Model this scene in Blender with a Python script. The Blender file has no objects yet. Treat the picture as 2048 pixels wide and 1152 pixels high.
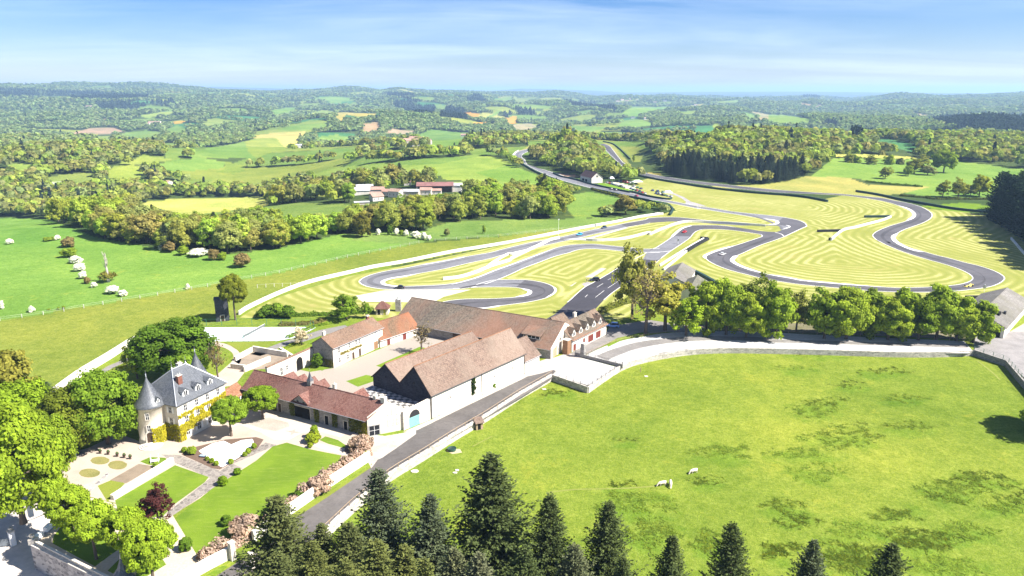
import bpy, bmesh, math, random
import numpy as np
from mathutils import Vector, Matrix, noise as mnoise
from mathutils.geometry import delaunay_2d_cdt
R=math.radians
rng=random.Random(7); nrg=np.random.default_rng(11)
sc=bpy.context.scene; COL=sc.collection
# ------------------------------------------------------------------ camera
CH=80.0; HF=70.0; HOR=180.0
F=1024/math.tan(R(HF/2)); PIT=math.atan((576-HOR)/F); CP,SP=math.cos(PIT),math.sin(PIT)
cd=bpy.data.cameras.new('camera'); cam=bpy.data.objects.new('camera',cd); COL.objects.link(cam)
cam.location=(0,0,CH); cam.rotation_euler=(R(90)-PIT,0,0)
cd.sensor_width=36; cd.angle=R(HF); cd.clip_start=1; cd.clip_end=120000
sc.camera=cam
def G(x,y,z=0.0):
    """pixel of the 2048x1152 photograph -> point on the plane at height z"""
    u=(x-1024)/F; v=(576-y)/F
    d=(u,CP+v*SP,-SP+v*CP); t=(z-CH)/d[2]
    return (d[0]*t,d[1]*t)
def proj(X,Y,Z):
    dz=Z-CH; dep=Y*CP-dz*SP; up=Y*SP+dz*CP
    return 1024+F*X/dep, 576-F*up/dep
def GP(pts,z=0.0): return [G(p[0],p[1],z) for p in pts]
def cr(pts,ox=0,oy=0,s=1.0): return [(ox+p[0]/s,oy+p[1]/s) for p in pts]
def hgt(xb,yb,yt):
    """height of a vertical edge standing on the ground at pixel (xb,yb) whose top is at row yt"""
    X,Y=G(xb,yb); v=(576-yt)/F
    return CH+Y*(-SP+v*CP)/(CP+v*SP)
def smooth(pts,n=6,closed=False):
    out=[]; P=list(pts); N=len(P)
    rngk=range(N if closed else N-1)
    for i in rngk:
        g=(lambda k:P[k%N]) if closed else (lambda k:P[min(max(k,0),N-1)])
        p0,p1,p2,p3=g(i-1),g(i),g(i+1),g(i+2)
        for j in range(n):
            t=j/n; a=[]
            for k in (0,1):
                a.append(.5*(2*p1[k]+(p2[k]-p0[k])*t+(2*p0[k]-5*p1[k]+4*p2[k]-p3[k])*t*t+(3*p1[k]-p0[k]-3*p2[k]+p3[k])*t**3))
            out.append(tuple(a))
    if not closed: out.append(P[-1])
    return out
# ------------------------------------------------------------------ tagging
def tag(o,label=None,cat=None,group=None,kind=None):
    if label: o['label']=label
    if cat: o['category']=cat
    if group: o['group']=group
    if kind: o['kind']=kind
    return o
def thing(name,label,cat,loc=(0,0,0),rz=0,group=None):
    o=bpy.data.objects.new(name,None); COL.objects.link(o); o.empty_display_size=.5
    o.location=loc; o.rotation_euler=(0,0,rz)
    return tag(o,label,cat,group)
class MB:
    def __init__(s): s.v=[]; s.f=[]; s.m=[]
    def add(s,v,f,mi=0):
        b=len(s.v); s.v+= [tuple(p) for p in v]; s.f+=[tuple(i+b for i in q) for q in f]; s.m+=[mi]*len(f); return s
    def box(s,x0,x1,y0,y1,z0,z1,mi=0):
        v=[(x,y,z) for z in (z0,z1) for y in (y0,y1) for x in (x0,x1)]
        return s.add(v,[(0,2,3,1),(4,5,7,6),(0,1,5,4),(2,6,7,3),(0,4,6,2),(1,3,7,5)],mi)
    def obox(s,c,size,rz=0,mi=0,tilt=0):
        hx,hy,hz=[k/2 for k in size]; M=Matrix.Rotation(rz,3,'Z')@Matrix.Rotation(tilt,3,'X')
        v=[]
        for z in (-hz,hz):
            for y in (-hy,hy):
                for x in (-hx,hx):
                    p=M@Vector((x,y,z)); v.append((c[0]+p.x,c[1]+p.y,c[2]+p.z))
        return s.add(v,[(0,2,3,1),(4,5,7,6),(0,1,5,4),(2,6,7,3),(0,4,6,2),(1,3,7,5)],mi)
    def prism(s,poly,z0,z1,mi=0):
        a=sum(poly[i][0]*poly[(i+1)%len(poly)][1]-poly[(i+1)%len(poly)][0]*poly[i][1] for i in range(len(poly)))
        if a<0: poly=poly[::-1]
        n=len(poly); v=[(p[0],p[1],z0) for p in poly]+[(p[0],p[1],z1) for p in poly]
        f=[tuple(range(n-1,-1,-1)),tuple(range(n,2*n))]+[(i,(i+1)%n,n+(i+1)%n,n+i) for i in range(n)]
        return s.add(v,f,mi)
    def tube(s,pts,rad,n=6,mi=0,cap=True):
        if not hasattr(rad,'__len__'): rad=[rad]*len(pts)
        P=[Vector(p) for p in pts]; rings=[]; up=Vector((.31,.17,.93))
        for i,p in enumerate(P):
            d=(P[min(i+1,len(P)-1)]-P[max(i-1,0)])
            d=d.normalized() if d.length>1e-9 else Vector((0,0,1))
            a=d.cross(up); a=a.normalized() if a.length>1e-4 else Vector((1,0,0)); b=d.cross(a)
            rings.append([p+(a*math.cos(t)+b*math.sin(t))*rad[i] for t in [2*math.pi*k/n for k in range(n)]])
        v=[q for r in rings for q in r]; f=[]
        for i in range(len(P)-1):
            for k in range(n): f.append((i*n+k,i*n+(k+1)%n,(i+1)*n+(k+1)%n,(i+1)*n+k))
        if cap: f+= [tuple(range(n-1,-1,-1)),tuple((len(P)-1)*n+k for k in range(n))]
        return s.add(v,f,mi)
    def lathe(s,prof,c=(0,0,0),n=16,mi=0,a0=0,a1=2*math.pi):
        full=abs(a1-a0-2*math.pi)<1e-6; m=n if full else n+1
        v=[];f=[]
        for (r,z) in prof:
            for k in range(m):
                t=a0+(a1-a0)*k/n; v.append((c[0]+r*math.cos(t),c[1]+r*math.sin(t),c[2]+z))
        for i in range(len(prof)-1):
            for k in range(n): f.append((i*m+k,i*m+(k+1)%m,(i+1)*m+(k+1)%m,(i+1)*m+k))
        return s.add(v,f,mi)
    def ball(s,c,r,n=10,mi=0,jit=0,sz=1.0,rg=rng):
        prof=[];m=n//2
        v=[];f=[]
        for i in range(m+1):
            t=math.pi*i/m
            for k in range(n):
                a=2*math.pi*k/n; q=r*(1+jit*(rg.random()-.5))
                v.append((c[0]+q*math.sin(t)*math.cos(a),c[1]+q*math.sin(t)*math.sin(a),c[2]-q*sz*math.cos(t)))
        for i in range(m):
            for k in range(n): f.append((i*n+k,i*n+(k+1)%n,(i+1)*n+(k+1)%n,(i+1)*n+k))
        return s.add(v,f,mi)
    def obj(s,name,mat,parent=None,smooth=False,loc=None):
        me=bpy.data.meshes.new(name); me.from_pydata(s.v,[],s.f)
        mats=mat if isinstance(mat,(list,tuple)) else [mat]
        for k in mats: me.materials.append(k)
        if len(mats)>1: me.polygons.foreach_set('material_index',s.m)
        if smooth: me.polygons.foreach_set('use_smooth',[True]*len(me.polygons))
        me.update()
        o=bpy.data.objects.new(name,me); COL.objects.link(o)
        if parent: o.parent=parent
        if loc is not None: o.location=loc
        return o
def npmesh(name,V,Fc,mats,midx=None):
    """fast mesh: V (n,3), Fc (m,k)"""
    me=bpy.data.meshes.new(name); V=np.asarray(V,np.float32); Fc=np.asarray(Fc,np.int32); m,k=Fc.shape
    me.vertices.add(len(V)); me.vertices.foreach_set('co',V.ravel())
    me.loops.add(m*k); me.loops.foreach_set('vertex_index',Fc.ravel())
    me.polygons.add(m); me.polygons.foreach_set('loop_start',np.arange(0,m*k,k,dtype=np.int32))
    for q in (mats if isinstance(mats,(list,tuple)) else [mats]): me.materials.append(q)
    if midx is not None: me.polygons.foreach_set('material_index',np.asarray(midx,np.int32))
    me.update(calc_edges=True); return me
def setcol(me,name,C):
    a=me.color_attributes.new(name,'FLOAT_COLOR','POINT'); C=np.asarray(C,np.float32)
    if C.shape[1]==3: C=np.hstack([C,np.ones((len(C),1),np.float32)])
    a.data.foreach_set('color',C.ravel())
def link(name,me,parent=None):
    o=bpy.data.objects.new(name,me); COL.objects.link(o)
    if parent: o.parent=parent
    return o
# ------------------------------------------------------------------ materials
def N(nt,t,**k):
    n=nt.nodes.new(t)
    for a,b in k.items():
        if hasattr(n,a): setattr(n,a,b)
        else: n.inputs[a.replace('_',' ')].default_value=b
    return n
def newmat(name):
    m=bpy.data.materials.new(name); m.use_nodes=True; nt=m.node_tree
    return m,nt,nt.nodes['Principled BSDF']
def ramp(nt,fac,stops):
    r=N(nt,'ShaderNodeValToRGB'); e=r.color_ramp.elements
    while len(e)<len(stops): e.new(.5)
    for q,(p,c) in zip(e,stops): q.position=p; q.color=(*c,1) if len(c)==3 else c
    nt.links.new(fac,r.inputs[0]); return r.outputs[0]
def mix(nt,a,b,fac,mode='MIX'):
    m=nt.nodes.new('ShaderNodeMix'); m.data_type='RGBA'; m.blend_type=mode; m.clamp_result=False
    for s,v in ((6,a),(7,b)):
        if hasattr(v,'links'): nt.links.new(v,m.inputs[s])
        else: m.inputs[s].default_value=(*v,1) if len(v)==3 else v
    if hasattr(fac,'links'): nt.links.new(fac,m.inputs[0])
    else: m.inputs[0].default_value=fac
    return m.outputs[2]
def coord(nt,kind='Object'):
    return N(nt,'ShaderNodeTexCoord').outputs[kind]
def noi(nt,vec,scale,detail=4,rough=.55,dist=0):
    n=N(nt,'ShaderNodeTexNoise'); n.inputs['Scale'].default_value=scale; n.inputs['Detail'].default_value=detail
    n.inputs['Roughness'].default_value=rough; n.inputs['Distortion'].default_value=dist
    nt.links.new(vec,n.inputs['Vector']); return n.outputs['Fac']
def bump(nt,b,h,strength=.3,dist=.1):
    n=N(nt,'ShaderNodeBump'); n.inputs['Strength'].default_value=strength; n.inputs['Distance'].default_value=dist
    nt.links.new(h,n.inputs['Height']); nt.links.new(n.outputs[0],b.inputs['Normal'])
def mathn(nt,op,a,b=0.0):
    m=N(nt,'ShaderNodeMath',operation=op)
    for i,v in enumerate((a,b)):
        if hasattr(v,'links'): nt.links.new(v,m.inputs[i])
        else: m.inputs[i].default_value=v
    return m.outputs[0]
MATS={}
def M_plain(name,c,rough=.8,var=.18,scale=.8,c2=None,detail=5,bmp=0,metal=0,fine=None):
    """one colour with two scales of noise wear"""
    if name in MATS: return MATS[name]
    m,nt,b=newmat(name); co=coord(nt)
    c2=c2 or tuple(k*.62 for k in c)
    f=noi(nt,co,scale,detail,.62,.3)
    col=ramp(nt,f,[(.5-var-.12,c2),(.5+var*.4,c)])
    f2=noi(nt,co,fine or scale*9,3,.6)
    col=mix(nt,col,ramp(nt,f2,[(.3,(.72,.72,.72)),(.7,(1.15,1.15,1.15))]),.55,'MULTIPLY')
    nt.links.new(col,b.inputs['Base Color']); b.inputs['Roughness'].default_value=rough; b.inputs['Metallic'].default_value=metal
    b.inputs['Specular IOR Level'].default_value=.25
    if bmp: bump(nt,b,f2,bmp,.08)
    MATS[name]=m; return m
def M_flat(name,c,rough=.5,metal=0,spec=.5):
    if name in MATS: return MATS[name]
    m,nt,b=newmat(name); b.inputs['Base Color'].default_value=(*c,1); b.inputs['Roughness'].default_value=rough
    b.inputs['Metallic'].default_value=metal; b.inputs['Specular IOR Level'].default_value=spec
    MATS[name]=m; return m
def M_stone(name,c1,c2,mortar,scale=1.6,rough=.9,bmp=.5,patch=None):
    if name in MATS: return MATS[name]
    m,nt,b=newmat(name); co=coord(nt)
    mp=N(nt,'ShaderNodeMapping'); mp.inputs['Scale'].default_value=(1,1,1.9); nt.links.new(co,mp.inputs[0])
    v=N(nt,'ShaderNodeTexVoronoi',feature='F1'); v.inputs['Scale'].default_value=scale; nt.links.new(mp.outputs[0],v.inputs['Vector'])
    v2=N(nt,'ShaderNodeTexVoronoi',feature='DISTANCE_TO_EDGE'); v2.inputs['Scale'].default_value=scale; nt.links.new(mp.outputs[0],v2.inputs['Vector'])
    cs=N(nt,'ShaderNodeSeparateColor'); nt.links.new(v.outputs['Color'],cs.inputs[0])
    col=ramp(nt,cs.outputs[0],[(0,c2),(1,c1)])
    col=mix(nt,mortar,col,ramp(nt,v2.outputs['Distance'],[(.03,(0,0,0)),(.09,(1,1,1))]))
    big=noi(nt,co,.22,5,.6)
    if patch: col=mix(nt,col,patch,ramp(nt,big,[(.46,(0,0,0)),(.58,(1,1,1))]))
    col=mix(nt,col,ramp(nt,big,[(.3,(.75,.75,.75)),(.7,(1.12,1.12,1.12))]),.7,'MULTIPLY')
    nt.links.new(col,b.inputs['Base Color']); b.inputs['Roughness'].default_value=rough
    b.inputs['Specular IOR Level'].default_value=.2
    bump(nt,b,v2.outputs['Distance'],bmp,.06); MATS[name]=m; return m
def M_tile(name,c1,c2,c3,row=.34,col_w=.24,moss=None,mossamt=.5,bscale=.12):
    """clay or slate tiles in courses, local x along the eave, y across"""
    if name in MATS: return MATS[name]
    m,nt,b=newmat(name); co=coord(nt)
    w=N(nt,'ShaderNodeTexBrick'); w.offset=.5
    w.inputs['Scale'].default_value=1; w.inputs['Brick Width'].default_value=col_w; w.inputs['Row Height'].default_value=row
    w.inputs['Mortar Size'].default_value=.02; w.inputs['Color1'].default_value=(.25,.25,.25,1); w.inputs['Color2'].default_value=(1,1,1,1); w.inputs['Mortar'].default_value=(.1,.1,.1,1)
    w.inputs['Bias'].default_value=0
    nt.links.new(co,w.inputs['Vector'])
    n1=noi(nt,co,bscale,5,.65,.6); n2=noi(nt,co,1.7,4,.7); n3=noi(nt,co,.05,3,.5)
    sep=N(nt,'ShaderNodeSeparateColor'); nt.links.new(w.outputs['Color'],sep.inputs[0])
    mixf=mathn(nt,'ADD',mathn(nt,'MULTIPLY',n2,.62),mathn(nt,'MULTIPLY',sep.outputs[0],.38))
    colr=ramp(nt,mixf,[(.28,c3),(.48,c1),(.72,c2)])
    if moss: colr=mix(nt,colr,moss,ramp(nt,n1,[(.5-.14*mossamt,(0,0,0)),(.5+.16,(mossamt,)*3)]))
    colr=mix(nt,colr,ramp(nt,n3,[(.35,(.8,.8,.8)),(.65,(1.15,1.15,1.15))]),.8,'MULTIPLY')
    nt.links.new(colr,b.inputs['Base Color']); b.inputs['Roughness'].default_value=.85; b.inputs['Specular IOR Level'].default_value=.2
    bump(nt,b,sep.outputs[0],.55,.05); MATS[name]=m; return m
def M_grass(name,c1,c2,c3,big=.03,fine=1.2,flower=None,famt=.5,stretch=None):
    if name in MATS: return MATS[name]
    m,nt,b=newmat(name); co=coord(nt)
    vec=co
    if stretch:
        mp=N(nt,'ShaderNodeMapping'); mp.inputs['Scale'].default_value=(stretch[1],1,1); mp.inputs['Rotation'].default_value=(0,0,stretch[0]); nt.links.new(co,mp.inputs[0]); vec=mp.outputs[0]
    a=noi(nt,co,big,6,.62,.4); f=noi(nt,vec,fine,5,.7); f3=noi(nt,co,fine*6,2,.6)
    col=ramp(nt,a,[(.34,c2),(.6,c1)])
    col=mix(nt,col,c3,ramp(nt,f,[(.5,(0,0,0)),(.75,(.75,.75,.75))]))
    if flower: col=mix(nt,col,flower,ramp(nt,noi(nt,co,big*2.7,6,.7,.5),[(.57,(0,0,0)),(.72,(famt,)*3)]))
    col=mix(nt,col,ramp(nt,f3,[(.25,(.7,.72,.66)),(.75,(1.22,1.2,1.2))]),.75,'MULTIPLY')
    nt.links.new(col,b.inputs['Base Color']); b.inputs['Roughness'].default_value=1; b.inputs['Specular IOR Level'].default_value=.05
    bump(nt,b,f3,.6,.15); MATS[name]=m; return m
# ------------------------------------------------------------------ light
SUN_AZ=-16.0; SUN_EL=46.0
sd=Vector((math.cos(R(SUN_AZ))*math.cos(R(SUN_EL)),math.sin(R(SUN_AZ))*math.cos(R(SUN_EL)),math.sin(R(SUN_EL))))
sl=bpy.data.lights.new('sun','SUN'); sl.energy=5; sl.angle=R(.5); sl.color=(1,.955,.88)
so=bpy.data.objects.new('sun',sl); COL.objects.link(so); so.rotation_euler=sd.to_track_quat('Z','Y').to_euler(); so.location=(300,0,400)
w=bpy.data.worlds.new('World'); sc.world=w; w.use_nodes=True; nt=w.node_tree
bg=nt.nodes['Background']; sky=N(nt,'ShaderNodeTexSky'); sky.sky_type='NISHITA'; sky.sun_disc=False
sky.sun_elevation=R(SUN_EL); sky.sun_rotation=R(90-SUN_AZ); sky.altitude=300; sky.air_density=1.0; sky.dust_density=.35; sky.ozone_density=1.6
# cirrus: streaks laid out by direction on a flat layer far above
tc=N(nt,'ShaderNodeTexCoord'); sx=N(nt,'ShaderNodeSeparateXYZ'); nt.links.new(tc.outputs['Generated'],sx.inputs[0])
zz=mathn(nt,'ADD',mathn(nt,'MAXIMUM',sx.outputs[2],0.0),.06)
cx=N(nt,'ShaderNodeCombineXYZ'); nt.links.new(mathn(nt,'DIVIDE',sx.outputs[0],zz),cx.inputs[0]); nt.links.new(mathn(nt,'DIVIDE',sx.outputs[1],zz),cx.inputs[1])
mp=N(nt,'ShaderNodeMapping'); mp.inputs['Rotation'].default_value=(0,0,R(20)); mp.inputs['Scale'].default_value=(.13,.34,1); nt.links.new(cx.outputs[0],mp.inputs[0])
n1=noi(nt,mp.outputs[0],1.15,9,.62,.9); n2=noi(nt,cx.outputs[0],.22,4,.55,.3)
cl=mathn(nt,'MULTIPLY',ramp(nt,n1,[(.36,(0,0,0)),(.78,(1,1,1))]),ramp(nt,n2,[(.36,(0,0,0)),(.62,(1,1,1))]))
cl=mathn(nt,'MULTIPLY',cl,.62)
skyc=mix(nt,sky.outputs[0],ramp(nt,sx.outputs[2],[(0,(.78,.80,.97)),(.035,(.66,.76,1.0)),(.115,(.34,.57,.97)),(.5,(.50,.68,1.05))]),1.0,'MULTIPLY')
skyc=mix(nt,skyc,(8.6,9.6,10.6),cl)
nt.links.new(skyc,bg.inputs['Color']); bg.inputs['Strength'].default_value=.05
sc.view_settings.view_transform='Standard'; sc.view_settings.look='None'; sc.view_settings.exposure=1.58; sc.view_settings.gamma=1
sc.cycles.max_bounces=6; sc.cycles.transparent_max_bounces=8; sc.cycles.volume_bounces=0
# ------------------------------------------------------------------ terrain height
def ss(a,b,x):
    t=np.clip((x-a)/(b-a),0,1); return t*t*(3-2*t)
SKY1=[(-900,170),(0,169),(130,166),(250,171),(330,173),(450,179),(600,181),(700,179),(760,181),(800,174),(860,179),(1000,187),(1060,190),(1110,187),(1170,192),(1300,190),(1400,194),(1600,195),(1625,191),(1700,197),(1800,190),(1900,188),(2048,185),(3000,182)]
SKY2=[(-900,184),(0,184),(350,178),(430,174),(560,177),(700,182),(960,184),(1040,177),(1100,178),(1200,182),(1250,185),(1400,183.5),(1600,183),(1800,184.5),(2048,186),(3000,184)]
class FBM:
    def __init__(s,seed,n=8):
        g=np.random.default_rng(seed); s.a=g.uniform(0,2*np.pi,n); s.p=g.uniform(0,2*np.pi,n); s.k=g.uniform(.6,1.6,n)
    def __call__(s,x,y,wl):
        o=0
        for a,p,k in zip(s.a,s.p,s.k): o=o+np.sin((x*np.cos(a)+y*np.sin(a))*2*np.pi*k/wl+p)
        return o/len(s.a)**.5
fb1,fb2,fb3=FBM(3),FBM(5),FBM(9)
MEADOW_PX=[(560,1152),(640,1088),(700,1030),(782,960),(845,922),(907,882),(969,845),(1040,798),(1104,761),(1175.5,786),(1244,740),(1299,723),(1374,710),(1449,706),(1536,707),(1660,710),(1786,714),(1880,714),(1946,711),(2011,733),(2048,777),(2250,1000),(2500,1152),(2500,1500),(300,1500)]
MZ=-1.4
MEADOW=GP(MEADOW_PX,MZ)
TX,TY=G(61,1092); _e=G(200,1162); _l=math.hypot(_e[0]-TX,_e[1]-TY); E2=(TX+(_e[0]-TX)/_l*26,TY+(_e[1]-TY)/_l*26); STREET=[(-400,20),(E2[0],20),E2,(TX,TY),(TX,TY+26),(TX-14,TY+34),(-400,TY+34)]
def inpoly(x,y,poly):
    x=np.asarray(x);y=np.asarray(y); c=np.zeros(x.shape,bool); n=len(poly)
    for i in range(n):
        x1,y1=poly[i]; x2,y2=poly[(i+1)%n]
        if y1==y2: continue
        k=((y1>y)!=(y2>y)); 
        c^= k&(x<(x2-x1)*(y-y1)/(y2-y1)+x1)
    return c
def gauss(x,y,px,r,sr,sl,h,cut):
    t=(px-1024)*CP/F; L=math.hypot(1,t); cx,cy=r*t/L,r/L
    dx,dy=x-cx,y-cy; a=(dx*t+dy)/L; b=(dx-dy*t)/L
    return np.maximum(0,h*np.exp(-.5*((a/sr)**2+(b/sl)**2))-cut)
TRK=np.array([q for a_,b_ in zip([G(*p) for p in ((1300,400),(1260,390),(1200,375),(1150,362),(1110,350),(1080,338),(1050,322),(1034,313),(1030,305),(1045,298),(1062,292))][:-1],[G(*p) for p in ((1260,390),(1200,375),(1150,362),(1110,350),(1080,338),(1050,322),(1034,313),(1030,305),(1045,298),(1062,292))]) for q in [(a_[0]+(b_[0]-a_[0])*k/6,a_[1]+(b_[1]-a_[1])*k/6) for k in range(6)]]+[q for a_,b_ in zip([G(*p) for p in ((1197,286),(1207,290),(1219,300),(1231,310),(1243,325),(1262,338),(1300,353),(1400,366))],[G(*p) for p in ((1207,290),(1219,300),(1231,310),(1243,325),(1262,338),(1300,353),(1400,366),(1500,376))]) for q in [(a_[0]+(b_[0]-a_[0])*k/8,a_[1]+(b_[1]-a_[1])*k/8) for k in range(8)]])
def terrain(x,y,step=True):
    x=np.asarray(x,float); y=np.asarray(y,float); r=np.hypot(x,y)+1e-6
    xp=1024+F*CP*x/np.maximum(y,1e-3*r+1e-6)*1.0/1.0
    xp=np.clip(1024+F*x/(np.maximum(y,.05*r)*CP),-900,3000)
    z=np.zeros_like(r)
    vl=1-ss(430,860,xp)
    z-=46*vl*ss(480,900,r)
    flat=ss(1150,1750,r)
    floor=-46*(1-vl)*flat
    nz=(fb1(x,y,1600)*24+fb2(x,y,760)*13+fb3(x,y,330)*3)*ss(700+450*(1-vl),1900,r)
    z+=floor+nz
    z+=gauss(x,y,60,1220,190,190,34,1)+gauss(x,y,1140,950,130,24,22,1.2)+gauss(x,y,1475,1010,160,110,21,2.5)+gauss(x,y,1900,1500,250,260,26,1)
    q=(r>620)&(r<1420)&(xp>960)&(xp<1620)
    if q.any():
        xx,yy=x[q],y[q]; d=np.full(len(xx),1e9)
        for a_,b_ in TRK: d=np.minimum(d,(xx-a_)**2+(yy-b_)**2)
        z[q]*=ss(17,62,np.sqrt(d))
    s1=np.interp(xp,*zip(*SKY1)); s2=np.interp(xp,*zip(*SKY2))
    R1=8200+fb3(x,x*0+3,9000)*500
    z1=CH-14-R1*np.tan(PIT-np.arctan((576-s1)/F)); z2=CH-21000*np.tan(PIT-np.arctan((576-s2)/F))
    k1=ss(2600,8200,r); z=z*(1-k1)+(z1+nz*.8)*k1
    k1b=ss(8300,12000,r); z=z*(1-k1b)+(-60+nz)*k1b
    k2=np.exp(-.5*((r-21000)/4200)**2); z=z*(1-k2)+z2*k2
    k3=ss(24000,34000,r); z=z*(1-k3)-230*k3
    return z
def tz(x,y): return float(terrain(np.array([x]),np.array([y]))[0])
def march(px,py):
    """first point where the ray of a pixel meets the terrain"""
    u=(px-1024)/F; v=(576-py)/F; d=np.array([u,CP+v*SP,-SP+v*CP])
    L=math.hypot(d[0],d[1]); rs=np.geomspace(70,30000,900); t=rs/L
    X,Y,Z=d[0]*t,d[1]*t,CH+d[2]*t; hh=terrain(X,Y)
    k=np.nonzero(Z<=hh)[0]
    if not len(k): return None
    i=k[0]
    if i==0: return X[0],Y[0],hh[0]
    a=(Z[i-1]-hh[i-1]); b=(Z[i]-hh[i]); f=a/(a-b) if a!=b else 0
    return X[i-1]+(X[i]-X[i-1])*f,Y[i-1]+(Y[i]-Y[i-1])*f,hh[i-1]+(hh[i]-hh[i-1])*f
# ------------------------------------------------------------------ ground sheet with field colours
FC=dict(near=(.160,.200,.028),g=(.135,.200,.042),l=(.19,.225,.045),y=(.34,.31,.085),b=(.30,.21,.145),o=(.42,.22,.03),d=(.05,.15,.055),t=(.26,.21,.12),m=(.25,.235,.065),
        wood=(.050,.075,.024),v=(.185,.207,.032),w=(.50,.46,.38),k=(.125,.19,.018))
FIELDS=[]
def fld(c,ox,oy,s,*pts): FIELDS.append((c,cr(pts,ox,oy,s)))
A=(0,144,4)
fld('l',*A,(0,630),(60,630),(40,690),(0,700)); fld('l',*A,(60,725),(180,735),(255,745),(240,790),(190,810),(60,760))
fld('g',*A,(355,850),(440,830),(690,800),(740,820),(850,860),(830,880),(570,885),(390,890)); fld('l',*A,(850,760),(1140,750),(1150,800),(1090,880),(1000,870),(870,850))
fld('l',*A,(960,720),(1090,690),(1130,665),(1250,670),(1370,700),(1200,740),(960,750)); fld('g',*A,(1150,760),(1430,700),(1640,690),(1800,720),(1790,770),(1400,800),(1290,780))
fld('g',*A,(1520,650),(1660,610),(1900,570),(2048,530),(2048,690),(1840,690),(1600,690),(1500,680)); fld('g',*A,(1720,800),(1800,770),(1800,715),(1960,750),(1950,790),(1880,815))
fld('b',*A,(560,490),(740,445),(900,440),(1000,475),(870,500),(600,500)); fld('g',*A,(710,520),(900,510),(900,570),(830,570)); fld('g',*A,(960,490),(1180,465),(1300,480),(1290,520),(1100,540),(980,530))
fld('g',*A,(1200,580),(1400,565),(1450,580),(1330,615),(1230,600)); fld('g',*A,(1320,460),(1420,425),(1510,460),(1450,490),(1330,490)); fld('l',*A,(1110,350),(1250,325),(1400,310),(1390,330),(1280,350),(1170,370))
fld('o',*A,(1370,395),(1480,385),(1490,400),(1400,420)); fld('l',*A,(1620,410),(1800,390),(1790,420),(1640,450)); fld('g',*A,(1460,880),(1690,860),(1700,880),(1560,910))
fld('w',*A,(370,885),(570,885),(570,895),(400,895)); fld('b',*A,(780,380),(860,375),(870,385),(800,390))
B=(512,144,4)
fld('g',*B,(110,310),(250,285),(340,280),(270,330),(150,350)); fld('g',*B,(470,205),(600,195),(750,205),(760,225),(600,260),(590,235)); fld('g',*B,(700,270),(800,235),(830,265))
fld('l',*B,(440,330),(520,305),(640,315),(600,340),(450,345)); fld('y',*B,(640,330),(700,320),(960,335),(960,355),(790,355),(720,340),(690,400),(640,380)); fld('g',*B,(170,470),(250,440),(430,385),(560,380),(590,420),(580,450),(400,470))
fld('y',*B,(-60,522),(0,508),(180,480),(400,468),(395,505),(330,520),(0,530)); fld('l',*B,(-90,560),(0,530),(160,525),(230,600),(250,620),(100,650),(0,690),(-60,640)); fld('y',*B,(160,525),(340,520),(350,580),(240,610))
fld('g',*B,(500,520),(640,500),(740,520),(770,570),(560,560),(490,550)); fld('t',*B,(850,410),(980,400),(990,470),(860,490)); fld('b',*B,(1000,480),(1100,460),(1270,465),(1270,490),(1180,510))
fld('g',*B,(1280,510),(1400,460),(1560,475),(1720,490),(1660,520),(1700,570),(1500,600),(1400,590)); fld('g',*B,(1430,260),(1540,265),(1510,310),(1450,300)); fld('g',*B,(1770,255),(1860,250),(1840,275))
fld('o',*B,(1650,320),(1790,330),(1780,365),(1700,360)); fld('o',*B,(1730,405),(1900,400),(1900,415),(1740,415)); fld('o',*B,(1990,370),(2048,360),(2048,415),(1990,410)); fld('g',*B,(1820,370),(1960,305),(1950,330),(1830,390))
fld('g',*B,(1900,215),(2048,195),(2048,235),(1950,225)); fld('g',*B,(200,710),(320,700),(330,730),(220,750)); fld('g',*B,(480,620),(700,610),(820,640),(640,660))
fld('l',*B,(400,840),(600,770),(1010,725),(1080,720),(1100,740),(1820,655),(1940,690),(2048,730),(2048,860),(1700,870),(1500,860),(1480,830),(1100,790),(700,820),(500,870),(400,860))
fld('g',*B,(1050,730),(1250,700),(1560,685),(1830,650),(1900,660),(1700,690),(1450,740),(1100,745)); fld('l',*B,(1560,880),(2048,865),(2160,865),(2300,900),(2048,990),(1660,960)); fld('l',*B,(350,960),(600,940),(760,1000),(680,1010),(380,980))
fld('g',*B,(170,1060),(350,1045),(600,1055),(780,1080),(640,1130),(250,1140)); fld('l',*B,(690,1130),(950,1070),(1180,1030),(1150,1090),(1000,1120),(720,1150))
C=(1024,144,4)
fld('g',*C,(0,210),(220,200),(100,240),(30,240)); fld('g',*C,(0,260),(190,260),(380,285),(200,295),(0,280)); fld('g',*C,(180,310),(250,320),(200,345)); fld('g',*C,(440,440),(480,430),(760,440),(700,470),(560,475))
fld('g',*C,(870,330),(960,280),(1060,285),(1250,275),(1240,300),(1050,325),(1000,360),(920,350)); fld('g',*C,(1320,320),(1490,305),(1470,330),(1360,345)); fld('g',*C,(890,390),(1000,370),(1140,410),(1100,430),(900,450),(840,440)); fld('g',*C,(1350,355),(1460,345),(1440,370))
fld('g',*C,(1590,240),(1800,225),(1830,245),(1640,250)); fld('g',*C,(1840,320),(1900,330),(1965,360),(1900,390),(1880,380)); fld('t',*C,(1900,310),(2048,340),(2048,380),(1960,390),(1970,350)); fld('d',*C,(1430,470),(1600,440),(1680,480),(1510,515),(1420,495))
fld('l',*C,(1600,440),(1630,395),(1700,440),(1700,470)); fld('g',*C,(1170,510),(1250,515),(1290,545),(1180,540)); fld('l',*C,(1290,530),(1420,505),(1490,520),(1360,545)); fld('g',*C,(1000,530),(1080,500),(1090,540),(1060,550))
fld('l',*C,(1840,455),(2000,400),(2010,430),(1930,460)); fld('l',*C,(850,590),(1000,600),(1080,620),(1040,680),(1030,720),(970,720),(900,640)); fld('t',*C,(0,420),(150,410),(230,450),(30,470)); fld('o',*C,(0,350),(40,350),(45,410),(0,415))
D=(1536,144,4)
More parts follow.
